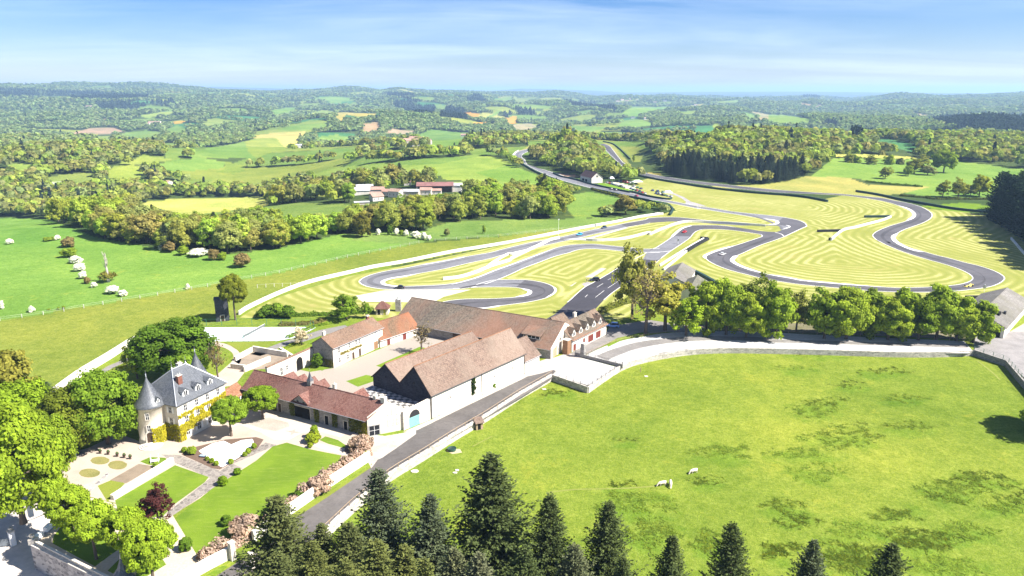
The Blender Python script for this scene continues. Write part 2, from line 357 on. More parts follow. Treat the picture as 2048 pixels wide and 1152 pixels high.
fld('g',*D,(0,340),(150,345),(330,370),(350,410),(200,410),(130,420),(0,400)); fld('g',*D,(750,475),(870,470),(860,490),(760,490)); fld('g',*D,(530,510),(650,515),(660,550),(540,530)); fld('g',*D,(660,560),(740,560),(700,590))
fld('d',*D,(790,545),(960,535),(1100,560),(1230,605),(1150,640),(1000,600),(860,590),(800,570)); fld('y',*D,(480,660),(640,655),(800,660),(1000,670),(1200,680),(1180,697),(900,692),(700,684),(500,678))
fld('g',*D,(330,850),(520,690),(900,694),(1200,700),(1490,710),(1700,730),(2048,775),(2400,800),(2400,1100),(2048,1040),(1800,1000),(1300,1000),(1100,970),(1240,905),(900,890),(700,850),(420,846)); fld('g',*D,(1280,470),(1500,475),(1480,490),(1300,490))
fld('t',*D,(1130,320),(1300,350),(1290,360),(1180,345)); fld('g',*D,(1600,330),(1780,325),(1700,355),(1620,350)); fld('t',*D,(190,240),(300,250),(400,280),(300,265))
fld('y',0,0,1,(270,407),(362,396),(540,394),(535,412),(440,424),(372,431),(330,420)); fld('g',0,0,1,(372,431),(440,424),(535,412),(700,408),(690,425),(640,437),(560,445),(400,440))
# pastures close by
fld('g',0,0,1,(-200,430),(0,436),(95,438),(190,474),(330,500),(470,508),(560,496),(690,466),(740,478),(835,487),(700,513),(560,546),(300,592),(0,641),(-200,676)); fld('g',0,0,1,(700,480),(740,460),(820,468),(900,444),(1000,440),(1130,438),(1250,434),(1180,452),(1000,473),(870,480),(820,490))
fld('v',0,0,1,(-300,700),(-200,676),(0,641),(300,592),(560,546),(700,513),(835,487),(1000,473),(1180,452),(1250,440),(1320,430),(1100,470),(700,548),(560,592),(470,630),(400,655),(310,668),(200,720),(100,780),(-50,830),(-300,830))
fld('g',0,0,1,(1115,395),(1180,383),(1245,398),(1215,415),(1200,436),(1150,436)); fld('g',0,0,1,(950,345),(1024,330),(1075,350),(1092,362),(1060,368),(1000,362)); fld('m',0,0,1,(1390,374),(1536,368),(1616,352),(1700,356),(1735,370),(1860,374),(1800,388),(1720,392),(1640,388),(1536,379))
fld('m',0,0,1,(1255,350),(1300,345),(1330,349),(1300,353)); fld('m',0,0,1,(1205,285),(1225,288),(1262,330),(1256,332)); fld('m',0,0,1,(1028,306),(1064,290),(1066,295),(1040,308))
fld('b',0,0,1,(1110,345),(1165,352),(1140,358)); fld('w',0,0,1,(1208,366),(1228,363),(1262,372),(1300,385),(1350,392),(1335,402),(1290,394)); fld('k',0,0,1,(1840,412),(1930,405),(1985,412),(1985,425),(1900,424))
fld('k',0,0,1,(1195,367),(1215,366),(1300,390),(1318,404),(1260,395),(1195,378)); fld('k',0,0,1,(1250,352),(1290,362),(1380,378),(1370,392),(1310,378))
NC,NR=940,640
th=np.linspace(R(-43),R(43),NC); rr=np.geomspace(55,46000,NR)
TH,RR=np.meshgrid(th,rr); GX=(RR*np.sin(TH)).ravel(); GY=(RR*np.cos(TH)).ravel(); GZ=terrain(GX,GY)
PX,PY=proj(GX,GY,GZ)
def stepmask(poly):
    m=inpoly(GX,GY,poly).reshape(NR,NC); d=m.copy(); d[1:]|=m[:-1]; d[:-1]|=m[1:]; e=d.copy(); e[:,1:]|=d[:,:-1]; e[:,:-1]|=d[:,1:]; return e.ravel()
GZ=np.where(stepmask(MEADOW),MZ,GZ); GZ=np.where(stepmask(STREET),-5.0,GZ)
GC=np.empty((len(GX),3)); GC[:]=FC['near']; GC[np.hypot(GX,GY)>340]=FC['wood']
fieldmask=np.zeros(len(GX),bool)
def fieldof(px,py):
    k=np.full(len(px),-1,int)
    for i,(c,poly) in enumerate(FIELDS):
        xs=[p[0] for p in poly]; ys=[p[1] for p in poly]
        s=(px>=min(xs))&(px<=max(xs))&(py>=min(ys))&(py<=max(ys))
        if s.any():
            ii=np.nonzero(s)[0]; q=inpoly(px[ii],py[ii],poly); k[ii[q]]=i
    return k
K=fieldof(PX,PY); jit=np.random.default_rng(4).uniform(.82,1.18,(len(FIELDS),3))*np.random.default_rng(5).uniform(.85,1.15,(len(FIELDS),1))
def cells(x,y,S=210):
    gx_,gy_=np.floor(x/S).astype(int),np.floor(y/S).astype(int); d1=np.full(len(x),1e9); d2=d1.copy(); h=np.zeros(len(x))
    for i in (-1,0,1):
        for j in (-1,0,1):
            a,b=gx_+i,gy_+j; q=np.sin(a*127.1+b*311.7)*43758.545; q-=np.floor(q); w_=np.sin(a*269.5+b*183.3)*28001.83; w_-=np.floor(w_); d=np.hypot((a+.1+.8*q)*S-x,((b+.1+.8*w_)*S-y)*1.25); n=d<d1
            d2=np.where(n,d1,np.minimum(d2,d)); h=np.where(n,(q*7.13+w_*3.7)%1,h); d1=np.where(n,d,d1)
    return h,d2-d1
FBP=FBM(61)
def openland(x,y,px,r):
    h,e=cells(x,y); p=np.interp(px,[0,230,330,700,1350,1480,2048],[.10,.16,.50,.56,.52,.24,.14])+FBP(x,y,900)*.16; return (r>950)&(r<7600)&(h<p)&~((px<330)&(r<1900))&(e>np.clip(r/110,9,40)),h
cols=np.array([FC[c] for c,_ in FIELDS])*(1+(jit-1)*.55); s=K>=0; OPN,OH=openland(GX,GY,PX,np.hypot(GX,GY)); oc=np.array([FC['g'],FC['g'],FC['l'],FC['g'],FC['l'],FC['y'],FC['g'],FC['d'],FC['l']])*np.array(.92); GC[OPN]=oc[((OH[OPN]*97.3)%1*9).astype(int)]; GC[s]=cols[K[s]]
idx=np.arange(NC*NR).reshape(NR,NC)
Fq=np.stack([idx[:-1,:-1],idx[:-1,1:],idx[1:,1:],idx[1:,:-1]],-1).reshape(-1,4)
gm,nt,b=newmat('ground_grass'); co=coord(nt); at=N(nt,'ShaderNodeAttribute',attribute_name='tint')
a1=noi(nt,co,.02,6,.65,.5); a2=noi(nt,co,.35,5,.7); a3=noi(nt,co,4.5,3,.65); a4=noi(nt,co,.0035,4,.6); a5=noi(nt,co,.055,6,.72,.6)
col=mix(nt,at.outputs['Color'],ramp(nt,a1,[(.3,(.70,.80,.72)),(.52,(1,1,1)),(.7,(1.3,1.17,1.2))]),1,'MULTIPLY')
a6=noi(nt,co,1.3,4,.75,.3); col=mix(nt,col,ramp(nt,a2,[(.25,(.70,.79,.62)),(.75,(1.24,1.2,1.25))]),1,'MULTIPLY'); col=mix(nt,col,ramp(nt,a6,[(.3,(.62,.74,.5)),(.5,(1,1,1)),(.72,(1.34,1.24,1.7))]),.9,'MULTIPLY')
col=mix(nt,col,ramp(nt,a3,[(.2,(.55,.6,.5)),(.5,(1,1,1)),(.8,(1.35,1.32,1.3))]),.9,'MULTIPLY')
col=mix(nt,col,ramp(nt,a4,[(.35,(.84,.93,.9)),(.65,(1.18,1.06,1.0))]),1,'MULTIPLY')
col=mix(nt,col,(.28,.26,.03),ramp(nt,mathn(nt,'MULTIPLY',a5,mathn(nt,'ADD',a2,.5)),[(.60,(0,0,0)),(.78,(.5,.5,.5))]))
nt.links.new(col,b.inputs['Base Color']); b.inputs['Roughness'].default_value=1; b.inputs['Specular IOR Level'].default_value=.03
bump(nt,b,mathn(nt,'ADD',a3,mathn(nt,'MULTIPLY',a2,2)),.7,.25)
# rougher darker grass grows in patches of the paddock
PATCH=[(1640,705,70,9),(1760,742,60,10),(1600,735,50,8),(1650,805,45,12),(1630,820,55,12),(1700,770,40,8),(1810,795,45,10),(1825,852,60,10),(1690,870,80,22),(1450,905,60,18),(1600,905,70,14),(1630,945,60,18),(1410,962,35,12),(1270,1005,75,26),(1300,1065,60,26),(1570,1010,50,14),(1590,1040,45,14),(1710,1060,60,16),(1790,1030,50,16),(1900,985,70,22),(1960,960,80,18),(2010,1010,50,20),(1850,1080,80,26),(1700,1105,70,24),(1420,1085,40,22),(2040,995,18,16),(1930,1060,60,20),(1720,1130,90,20),(1890,1130,80,22),(1560,1100,40,20),(1240,968,30,8),(1110,785,40,10),(1255,880,25,6)]
rough=np.zeros(len(GX)); q=(GZ==MZ); wob=FBM(71)(GX[q],GY[q],9)*.35+FBM(72)(GX[q],GY[q],4)*.25
for cx_,cy_,rx_,ry_ in PATCH: rough[q]=np.maximum(rough[q],ss(1.35,.35,np.hypot((PX[q]-cx_)/rx_,(PY[q]-cy_)/ry_)*1.0+wob*.9)*.62)
GC=GC*(1-rough[:,None])+np.array((.095,.165,.016))*rough[:,None]
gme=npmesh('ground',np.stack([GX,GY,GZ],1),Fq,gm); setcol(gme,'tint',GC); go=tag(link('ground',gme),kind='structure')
del PX,PY,K,TH,RR
# ------------------------------------------------------------------ sheets
def sheet(name,pts,z,mat,kind='structure',world=False):
    W=pts if world else GP(pts,z)
    v,e,f,_,_,_=delaunay_2d_cdt([Vector(p) for p in W],[],[list(range(len(W)))],1,1e-5)
    me=bpy.data.meshes.new(name); F_=[]
    for q in f:
        a=[v[i] for i in q]; s=sum(a[i].x*a[(i+1)%len(a)].y-a[(i+1)%len(a)].x*a[i].y for i in range(len(a)))
        F_.append(tuple(q) if s>0 else tuple(q[::-1]))
    me.from_pydata([(p.x,p.y,z) for p in v],[],F_); me.materials.append(mat); me.update()
    return tag(link(name,me),kind=kind)
def strip(name,L,Rr,z,mat,n=6,zt=None):
    """band between two edge polylines given in pixels"""
    L=GP(smooth(L,n)); Rr=GP(smooth(Rr,n)); m=240
    def res(P):
        P=np.array(P); d=np.r_[0,np.cumsum(np.hypot(*np.diff(P,axis=0).T))]; t=np.linspace(0,d[-1],m); return np.stack([np.interp(t,d,P[:,0]),np.interp(t,d,P[:,1])],1)
    return L,Rr,res(L),res(Rr)
def band(pts,w,world=True,side=0):
    """polygon strip of width w along a world polyline: returns left & right point arrays"""
    P=np.array(pts,float); d=np.gradient(P,axis=0); d/= (np.hypot(*d.T)[:,None]+1e-9); nrm=np.stack([-d[:,1],d[:,0]],1)
    w=np.asarray(w,float); w=w[:,None] if w.ndim else w
    return P+nrm*w*(.5+side*.5), P-nrm*w*(.5-side*.5)
def bandobj(name,pts,w,z,mat,side=0,kind='structure'):
    a,b=band(pts,w,side=side); n=len(a); V=np.zeros((2*n,3)); V[:n,:2]=a; V[n:,:2]=b; V[:,2]=z
    Fc=np.array([(n+i,n+i+1,i+1,i) for i in range(n-1)]); return tag(link(name,npmesh(name,V,Fc,mat)),kind=kind)
def wallobj(name,pts,w,h,mat,label=None,cat='wall',z0=0.0,group=None,parent=None,cap=None):
    """freestanding wall along a world polyline"""
    a,b=band(pts,w); n=len(a); V=[];Fc=[]
    zz=z0 if hasattr(z0,'__len__') else [z0]*n; hh=h if hasattr(h,'__len__') else [h]*n
    mb=MB()
    for i in range(n): V+=[(a[i][0],a[i][1],zz[i]-.3),(a[i][0],a[i][1],zz[i]+hh[i]),(b[i][0],b[i][1],zz[i]+hh[i]),(b[i][0],b[i][1],zz[i]-.3)]
    for i in range(n-1):
        for k in range(4): Fc.append((4*i+k,4*i+(k+1)%4,4*(i+1)+(k+1)%4,4*(i+1)+k))
    Fc+= [(3,2,1,0),tuple(4*(n-1)+k for k in range(4))]
    mb.add(V,[q[::-1] for q in Fc]); o=mb.obj(name,mat,parent)
    if label: tag(o,label,cat,group)
    return o
# ------------------------------------------------------------------ race track
c1=lambda *p:cr(p,700,430,6.4); c2=lambda *p:cr(p,1000,420,6.4); c3=lambda *p:cr(p,1300,410,6.4)
c5=lambda *p:cr(p,1640,350,6.4); c6=lambda *p:cr(p,1728,480,6.4); c7=lambda *p:cr(p,1020,280,8.533); c8=lambda *p:cr(p,880,540,5.69); cp=lambda *p:cr(p,1100,340,6.827)
def M_asphalt(name,c,wear=.25):
    m,nt,b=newmat(name); co=coord(nt)
    f=noi(nt,co,.045,5,.6,.6); f2=noi(nt,co,1.5,5,.7); f3=noi(nt,co,.35,4,.6,1.5)
    col=mix(nt,c,ramp(nt,f,[(.3,(1-wear,)*3),(.7,(1+wear*.7,)*3)]),1,'MULTIPLY')
    col=mix(nt,col,ramp(nt,f2,[(.3,(.86,.86,.86)),(.7,(1.1,1.1,1.1))]),1,'MULTIPLY')
    col=mix(nt,col,ramp(nt,f3,[(.35,(.82,.82,.82)),(.6,(1.05,1.05,1.05))]),.8,'MULTIPLY')
    nt.links.new(col,b.inputs['Base Color']); b.inputs['Roughness'].default_value=.8; b.inputs['Specular IOR Level'].default_value=.3; return m
asp_l=M_asphalt('asphalt_pale',(.158,.156,.166),.2); asp_d=M_asphalt('asphalt_dark',(.086,.081,.087),.28); asp_k=M_asphalt('asphalt_fresh',(.047,.044,.052),.3)
white=M_plain('kerb_white',(.72,.70,.66),.7,.15,.6,(.5,.48,.44))
conc=M_plain('concrete_white',(.66,.64,.58),.85,.2,.25,(.48,.46,.40))
def poly2(name,Lp,Rp,z,mat,n=6):
    return sheet(name,smooth(Lp,n)+smooth(Rp,n)[::-1],z,mat)
# edges (north/outer first)
A_out=c3((1632,228),(1600,244),(1550,251),(1400,255),(1200,245),(1000,228),(800,205),(600,182),(400,161),(250,155),(0,165))+c2((1850,125),(1600,170),(1400,212),(1200,250),(1000,295),(800,340),(600,380),(400,415),(200,460),(0,510))+c1((1800,478),(1500,530),(1200,590),(900,640),(700,680),(500,710),(300,755),(180,800),(120,845),(140,880),(220,915),(350,940),(500,953),(700,958),(1000,957),(1300,948),(1500,935),(1700,890),(1880,830))+c2((128,825),(300,745),(500,670),(700,595),(870,550),(1000,510),(1150,495),(1350,505),(1550,525),(1700,540),(1880,545),(2048,545))
A_in=c3((1700,266),(1480,263),(1200,262),(1000,250),(800,238),(600,222),(400,212),(250,210),(0,228))+c2((1850,180),(1650,215),(1500,250),(1250,300),(1000,360),(700,425),(450,480),(200,535),(0,585))+c1((1800,555),(1500,620),(1200,690),(900,745),(700,785),(540,810),(440,840),(420,865),(450,890),(560,908),(700,912),(900,905),(1200,890),(1450,850),(1650,790),(1850,710))+c2((128,705),(300,640),(500,565),(700,490),(850,455),(1000,440),(1200,436),(1400,455),(1600,475),(1800,495),(1900,497),(2048,490))
B_n=c3((0,565),(70,548),(130,512),(260,425),(330,360),(390,310),(460,280),(540,262),(700,258),(900,262),(1100,285),(1300,315),(1450,338),(1620,347),(1780,285))
B_s=c3((20,770),(110,705),(250,600),(400,500),(510,420),(560,360),(620,325),(720,310),(960,315),(1150,335),(1350,365),(1420,378),(1438,395))
C_out=c3((1438,395),(1420,410),(1300,450),(1100,515),(900,570),(760,620),(700,655),(720,690),(800,745),(950,810),(1100,855),(1300,905),(1500,955),(1700,985),(2048,1030))+c6((180,655),(500,665),(800,668),(1150,655),(1400,630),(1600,600),(1720,560),(1790,510),(1790,470),(1720,420),(1600,370),(1450,325),(1300,290),(1100,235),(950,200),(750,145),(600,105),(430,45))
C_in=c3((1720,405),(1600,450),(1400,520),(1200,610),(1090,660),(1055,700),(1070,730),(1150,775),(1300,830),(1500,885),(1800,935),(2048,975))+c6((300,605),(600,608),(900,598),(1150,578),(1280,555),(1370,520),(1390,475),(1330,425),(1200,365),(1000,300),(800,245),(500,150),(280,60),(170,0))
E_n=c6((430,45))+c5((1050,900),(960,840),(940,790),(1000,740),(1100,690),(1300,620),(1410,560),(1435,510),(1400,465),(1300,410),(1150,365),(950,325),(800,295),(600,275),(300,245),(0,228))+[(1536,378),(1399,363),(1311,350),(1274,340),(1249,327),(1237,314),(1226,300),(1219,292),(1209,287.5)]
E_s=c6((170,0))+c5((760,855),(690,800),(680,760),(750,710),(900,650),(1100,590),(1190,540),(1200,490),(1130,435),(1000,390),(850,345),(600,300),(300,262),(0,246))+[(1536,383.5),(1399,368),(1311,355.5),(1270,347),(1250,337),(1237,325),(1219,308),(1207,296),(1199,288.5)]
H_out=c3((1720,405),(1930,305),(1990,280),(2005,265),(1980,230),(1900,195),(1700,155),(1500,130),(1200,100),(1000,75),(800,40),(600,15))+cp((2048,500),(1600,412),(1300,355),(1100,312),(900,268),(700,228),(540,196),(400,150),(200,85),(50,34))+c7((330,430),(250,335),(200,290),(215,245),(290,205),(340,190))
H_in=c3((1632,222),(1610,200),(1540,187),(1450,175),(1200,135),(1000,105),(800,72),(600,38))+cp((2048,532),(1800,482),(1500,425),(1200,375),(1000,335),(800,290),(600,250))+c7((1420,830),(1000,720),(800,655),(650,600),(400,490),(200,370),(100,305),(62,270),(85,225),(150,190),(250,165),(335,150))
M_l=c2((860,1180),(900,1150),(980,1075),(1090,985),(1200,925),(1400,810),(1570,705),(1800,590),(1880,545))
M_r=c2((1330,1150),(1450,1050),(1660,905),(1950,710),(2048,630))+c3((20,770),(110,705),(140,680))
F_out=c8((300,206),(500,140),(640,113),(900,110),(1050,120),(1200,150),(1290,190),(1315,225),(1290,270),(1200,320),(1000,365),(700,405),(500,435),(250,480),(0,530))
F_in=c8((150,212),(450,195),(800,195),(930,210),(1010,235),(1020,258),(980,285),(850,310),(600,325),(300,330),(130,345),(40,362),(-80,395))
z0=.012
sheet('race_track',smooth(A_out,5)+smooth(A_in,5)[::-1],z0,asp_l)
sheet('pit_straight_apron',GP(c2((1870,548),(2048,480))+c3((300,400),(515,405),(420,490),(250,600),(110,700))+c2((1960,710),(1700,720)),.004),.004,asp_l,world=True)
sheet('race_track',smooth(B_n,5)+c3((1930,305),(1720,405),(1438,397))+smooth(B_s,5)[::-1],z0+.004,asp_d)
sheet('race_track',c2((1875,548),(2048,450))+c3((130,512),(260,425),(320,397),(512,402),(400,500),(250,600),(110,705),(103,710))+c2((1940,642),(1830,630)),z0+.010,asp_l)
sheet('race_track',smooth(C_out,5)+smooth(C_in,5)[::-1],z0+.008,asp_d)
sheet('race_track',smooth(E_n,5)+smooth(E_s,5)[::-1],z0+.003,asp_d)
sheet('race_track',smooth(H_out,5)+smooth(H_in,5)[::-1],z0+.006,asp_l)
sheet('race_track',c3((1432,396),(1300,318),(1450,338),(1620,346),(1780,285),(1790,268),(1700,262),(1632,250),(1632,222),(1700,160),(1900,197),(1980,232),(2004,265),(1930,305),(1720,405),(1600,450)),z0+.012,asp_d)
pts=c2((1130,1152),(700,1500))
sheet('pit_straight',[(1060,660),(1085,642),(1110,628)]+smooth(M_l,5)[6:30]+c2((1500,740),(1840,632),(1945,640),(2036,640))+smooth(M_r,5)[:20][::-1]+[(1205,603),(1170,640),(1140,670),(1090,690)],z0+.014,asp_k)
sheet('hairpin_loop',smooth(F_out,5)+smooth(F_in,5)[::-1],z0+.005,asp_d)
sheet('hairpin_loop',c8((640,108),(960,118),(870,190),(450,197),(300,206),(150,210)),z0+.016,asp_l)
sheet('race_track_patch',c3((0,165),(250,155),(400,161),(600,182),(800,205),(1000,228),(1000,250),(800,238),(600,222),(400,212),(250,210),(0,228))+c2((1850,180),(1620,215),(1550,188),(1600,170),(1850,125)),z0+.012,asp_d)
sheet('service_lane',cp((1560,285),(1680,310),(1830,370),(1920,430),(2048,465),(2150,500),(2048,492),(1900,470),(1850,460),(1855,430),(1800,390),(1700,340),(1560,300)),z0+.004,M_plain('lane_grey',(.30,.28,.27),.9,.2,.1))
sheet('gravel_trap',c1((60,1035),(440,965),(1000,960),(1550,955),(1420,990),(1200,1045),(1100,1100),(780,1115),(160,1110)),z0,M_plain('pale_gravel',(.47,.42,.36),.95,.2,.15,(.48,.42,.35),fine=5))
sheet('gravel_strip',c2((1085,860),(1300,740),(1365,750),(1180,865)),z0,M_plain('pale_gravel2',(.42,.38,.30),.95,.2,.3)); sheet('gravel_strip',c2((890,975),(960,930),(985,925),(920,975)),z0,MATS['pale_gravel2'])
sheet('pit_apron',c2((800,372),(1100,388),(1640,228),(1600,226),(1150,350)),z0+.02,M_plain('apron_pale',(.40,.39,.39),.9,.15,.3))
sheet('concrete_pad',c2((1045,945),(1120,920),(1190,935),(1090,985)),z0,MATS['lane_grey'])
def rubber(Lp,Rp,w,off,mat,z=.030):
    def rs(P,m=200): P=np.array(GP(smooth(P,6))); d=np.r_[0,np.cumsum(np.hypot(*np.diff(P,axis=0).T))]; t=np.linspace(0,d[-1],m); return np.stack([np.interp(t,d,P[:,0]),np.interp(t,d,P[:,1])],1)
    a,b=rs(Lp),rs(Rp); c=a+(b-a)*(.5+off*np.sin(np.linspace(0,9,len(a))))[:,None]; bandobj('rubber_line',[tuple(p) for p in c],w*np.clip(.6+.5*np.sin(np.linspace(0,23,len(a))),.15,1),z,mat)
asp_r=M_asphalt('asphalt_rubber',(.108,.105,.112),.3); asp_r2=M_asphalt('asphalt_rubber_dark',(.058,.054,.058),.3)
rubber(A_out,A_in,2.6,.16,asp_r); rubber(H_out,H_in,2.4,.1,asp_r,.034); rubber(C_out,C_in[::1],2.4,.14,asp_r2); rubber(E_n,E_s,2.0,.14,asp_r2); rubber(F_out,F_in,2.2,.1,asp_r2,.036)
# white edge lines and kerbs
def line(pts,w,z=.034,name='track_edge_line',n=6,side=0): return bandobj(name,GP(smooth(pts,n)),w,z,white,side)
def kerb(pts,w,n=8):
    P=GP(smooth(pts,n)); m=len(P); ww=w*.85*np.clip(np.sin(np.linspace(0,np.pi,m))*2.2,.25,1); return bandobj('track_kerb',P,ww,.045,white)
for e,wd in ((A_out,.7),(A_in[8:],.6),(B_n[:-4],.6),(B_s,.6),(C_out,.65),(C_in,.6),(E_n,.7),(E_s,.6),(H_out,.8),(H_in,.8),(M_l,.55),(M_r,.45),(F_out,.6),(F_in,.6)): line(e,wd*.62)
kerb(c1((900,745),(700,785),(540,810),(440,840),(420,865),(450,890),(560,908),(700,912)),2.2); kerb(c1((1500,530),(1200,590),(900,640)),1.3); kerb(c1((1300,890),(1450,850),(1650,790),(1850,710),(2048,640))+c2((300,640),(500,565),(700,490)),1.3)
kerb(c3((260,425),(330,360),(390,310),(460,280),(540,262)),2.0); kerb(c3((1450,175),(1540,187),(1610,200),(1632,225),(1600,244),(1500,255)),2.6); kerb(c3((1100,515),(900,570),(760,620),(700,655),(715,690)),2.2); kerb(c3((1130,650),(1090,660),(1055,700),(1070,730),(1150,775),(1300,830),(1500,885)),2.6); kerb(c3((1500,885),(1800,935),(2048,975))+c6((220,602)),1.8)
kerb(c5((1000,390),(1130,435),(1200,490),(1190,540),(1100,590)),2.6); kerb(c5((1000,740),(940,790),(960,840),(1050,900),(1200,960),(1320,985)),2.8); kerb(c8((930,210),(1010,235),(1020,258),(980,285),(850,310)),2.2); kerb(c8((1290,190),(1315,225),(1290,270),(1200,320)),1.2); kerb(c8((380,430),(500,435),(700,405)),1.6); kerb(c3((1740,258),(1780,270),(1780,285),(1700,312)),1.2)
kerb(c7((100,305),(60,268),(85,220),(150,170)),3)
for a,b_ in (((1380,1000),(1540,895)),((1560,880),(1610,845)),((1220,1120),(1335,1030)),((1380,895),(1430,870)),((1240,990),(1320,940)),((1090,1115),(1120,1085))): line(c2(a,b_),.17,n=4,name='lane_mark')
line(c3((0,603),(150,600),(260,588)),.5); line(c3((1600,348),(1680,372),(1715,400)),.5)
mb_c=MB()
# concrete barriers, each one its own wall
def wpx(pts,n=4,z=0): return GP(smooth(pts,n),z)
cw=lambda pts,label,h=1.25,w=.55,grp=None:wallobj('barrier_wall',wpx(pts),w,h,conc,label,'barrier',group=grp)
cw([(478,630),(500,616),(560,588),(620,566),(700,547)]+c1((300,678),(700,610),(1300,485),(1700,420),(2048,360))+c2((300,390),(600,330),(1000,250),(1500,158),(1800,96),(2048,60))+c3((60,128),(170,124)),'long white concrete barrier along the outside of the upper track leg',1.5)
cw(c1((1190,832),(1400,808),(1600,750),(1720,700),(1850,650),(2048,590))+c2((150,630),(300,556),(500,462),(650,390),(760,366)),'white concrete barrier winding through the infield to the flag post',1.3,.8)
cw(c1((1735,695),(1800,640),(1850,605),(2000,520),(2048,505))+c2((150,575),(250,550),(340,530)),'short white barrier branching between the two upper track legs',1.0,.8)
cw(c2((1100,392),(1300,398),(1600,375),(1900,300))+c3((0,382),(200,298),(400,232),(600,224),(1000,240),(1480,275)),'white concrete barrier curving between upper leg and red car leg',1.3,.7)
cw(c3((125,785),(400,610),(690,438)),'left white barrier of the grassy pair beside the pit straight',1.0,.7); cw(c3((175,835),(300,735),(480,590)),'right white barrier of the grassy pair beside the pit straight',1.0,.7)
blk=M_plain('tyre_black',(.018,.018,.02),.6,.2,1.0); grn=M_plain('tyre_green',(.018,.05,.042),.7,.25,1.2,(.008,.02,.018))
wallobj('tyre_wall',wpx(c3((470,600),(600,520),(740,445))),1.6,1.3,blk,'black tyre wall behind the grassy pair of barriers','tyre wall'); wallobj('tyre_wall',wpx(c3((640,435),(740,440)),1),1.4,1.3,blk,'short black tyre wall closing the grassy barrier pair','tyre wall')
cw(c5((140,840),(290,718),(450,680),(600,640),(800,588),(910,542)),'white barrier in the middle of the striped infield lawn',1.3,.8)
wallobj('tyre_wall',GP([(1635,464),(1682,463)]),1.5,1.3,blk,'black tyre wall lying across the striped infield lawn','tyre wall'); wallobj('tyre_wall',wpx(c5((125,838),(140,832)),1),1.6,1.4,blk,'black tyre stack at the near tip of the infield barrier','tyre wall'); wallobj('tyre_wall',wpx(c5((570,545),(910,542)),1),1.5,1.4,grn,'dark green tyre wall behind the infield grass triangle','tyre wall')
wallobj('tyre_wall',wpx(c5((460,216),(750,262),(1000,318),(1300,372),(1700,440),(2048,478),(2300,500))),1.3,1.6,grn,'long dark green tyre wall outside the right hand bends','tyre wall'); wallobj('tyre_wall',wpx([(1254,346),(1299,357),(1399,374),(1480,384),(1536,389),(1600,394),(1655,404)]),1.3,1.6,grn,'long dark green tyre wall along the paddock side of the back straight','tyre wall')
wallobj('tyre_wall',wpx(cp((560,262),(800,312),(1000,358),(1300,415),(1500,470),(1600,500),(1670,540),(1660,590),(1630,622))),1.2,1.4,grn,'dark green tyre wall curling round the hedge corner','tyre wall'); wallobj('tyre_wall',wpx(c7((45,290),(110,350),(400,530),(650,640),(800,690))),1.2,1.5,grn,'dark green tyre wall round the far loop of the track','tyre wall')
wallobj('tyre_wall',wpx(c7((740,570),(860,625),(1000,655),(1200,705),(1380,760),(1700,830),(2048,900))+cp((1100,302),(1350,365),(1600,405),(1660,395))),1.1,1.3,grn,'dark green tyre wall between pit building and far straight','tyre wall'); wallobj('tyre_wall',wpx(c7((1590,30),(1750,70),(1850,140),(1950,230),(2048,330))),1.2,1.5,grn,'dark green tyre wall on the outer side of the far right leg','tyre wall')
wallobj('tyre_wall',wpx(c3((555,862),(700,935),(830,1010),(910,1055))),1.3,1.4,grn,'dark green tyre wall running from the grey sheds to the lime row','tyre wall')
wallobj('barrier_wall',wpx(c6((1880,-10),(1950,70),(2048,185),(2200,330))),.6,1.2,conc,'pale barrier wall in the shade below the dark right hand trees','barrier')
wallobj('tyre_wall',wpx(c6((1300,752),(1560,748)),1),1.2,1.2,blk,'dark tyre wall beside the grey shed at the right edge','tyre wall')
# mown striped grass of the circuit
MOWN=[(478,636),(500,622),(560,593),(700,552),(800,533),(900,512),(1100,471),(1250,439),(1318,429),(1352,421),(1340,408),(1318,398),(1280,386),(1262,366),(1300,356),(1400,372),(1536,388),(1640,400),(1700,388),(1745,388),(1860,418),(1985,430),(2200,470),(2200,640),(1990,590),(1900,650),(1500,645),(1380,560),(1300,560),(1255,640),(1170,640),(1100,640),(900,640),(640,632)]
MW=GP(MOWN); xs=[p[0] for p in MW]; ys=[p[1] for p in MW]
gx,gy=np.meshgrid(np.arange(min(xs),max(xs),2.6),np.arange(min(ys),max(ys),2.6)); gx=gx+(np.arange(gx.shape[0])%2)[:,None]*1.3
gx,gy=gx.ravel(),gy.ravel(); k=inpoly(gx,gy,MW); inner=list(zip(gx[k],gy[k]))
v,e,f,_,_,_=delaunay_2d_cdt([Vector(p) for p in MW]+[Vector(p) for p in inner],[],[list(range(len(MW)))],1,1e-4)
V=np.array([(p.x,p.y,.006) for p in v]); V[:,2]=np.maximum(terrain(V[:,0],V[:,1]),0)+.006
f=[q if (v[q[1]]-v[q[0]]).cross(v[q[2]]-v[q[0]])>0 else q[::-1] for q in f if len(q)==3]
E_=np.vstack([np.array(GP(smooth(q,4))) for q in (A_out,A_in,C_out,C_in,E_s,H_in,B_n,B_s,M_l,F_out,F_in)])
dist=np.empty(len(V))
for i in range(0,len(V),4000): dist[i:i+4000]=np.sqrt(((V[i:i+4000,None,:2]-E_[None])**2).sum(2).min(1))
mm,nt,b=newmat('mown_grass'); at=N(nt,'ShaderNodeAttribute',attribute_name='mow'); co=coord(nt)
wob=noi(nt,co,.035,3,.5); st=mathn(nt,'SINE',mathn(nt,'ADD',mathn(nt,'MULTIPLY',at.outputs['Fac'],2*math.pi/4.8),mathn(nt,'ADD',mathn(nt,'MULTIPLY',wob,7),mathn(nt,'MULTIPLY',noi(nt,co,.3,3,.6),1.6))))
st2=mathn(nt,'MULTIPLY',mathn(nt,'ADD',mathn(nt,'MULTIPLY',st,.5),.5),ramp(nt,noi(nt,co,.02,6,.7),[(.34,(.1,.1,.1)),(.56,(1,1,1))]))
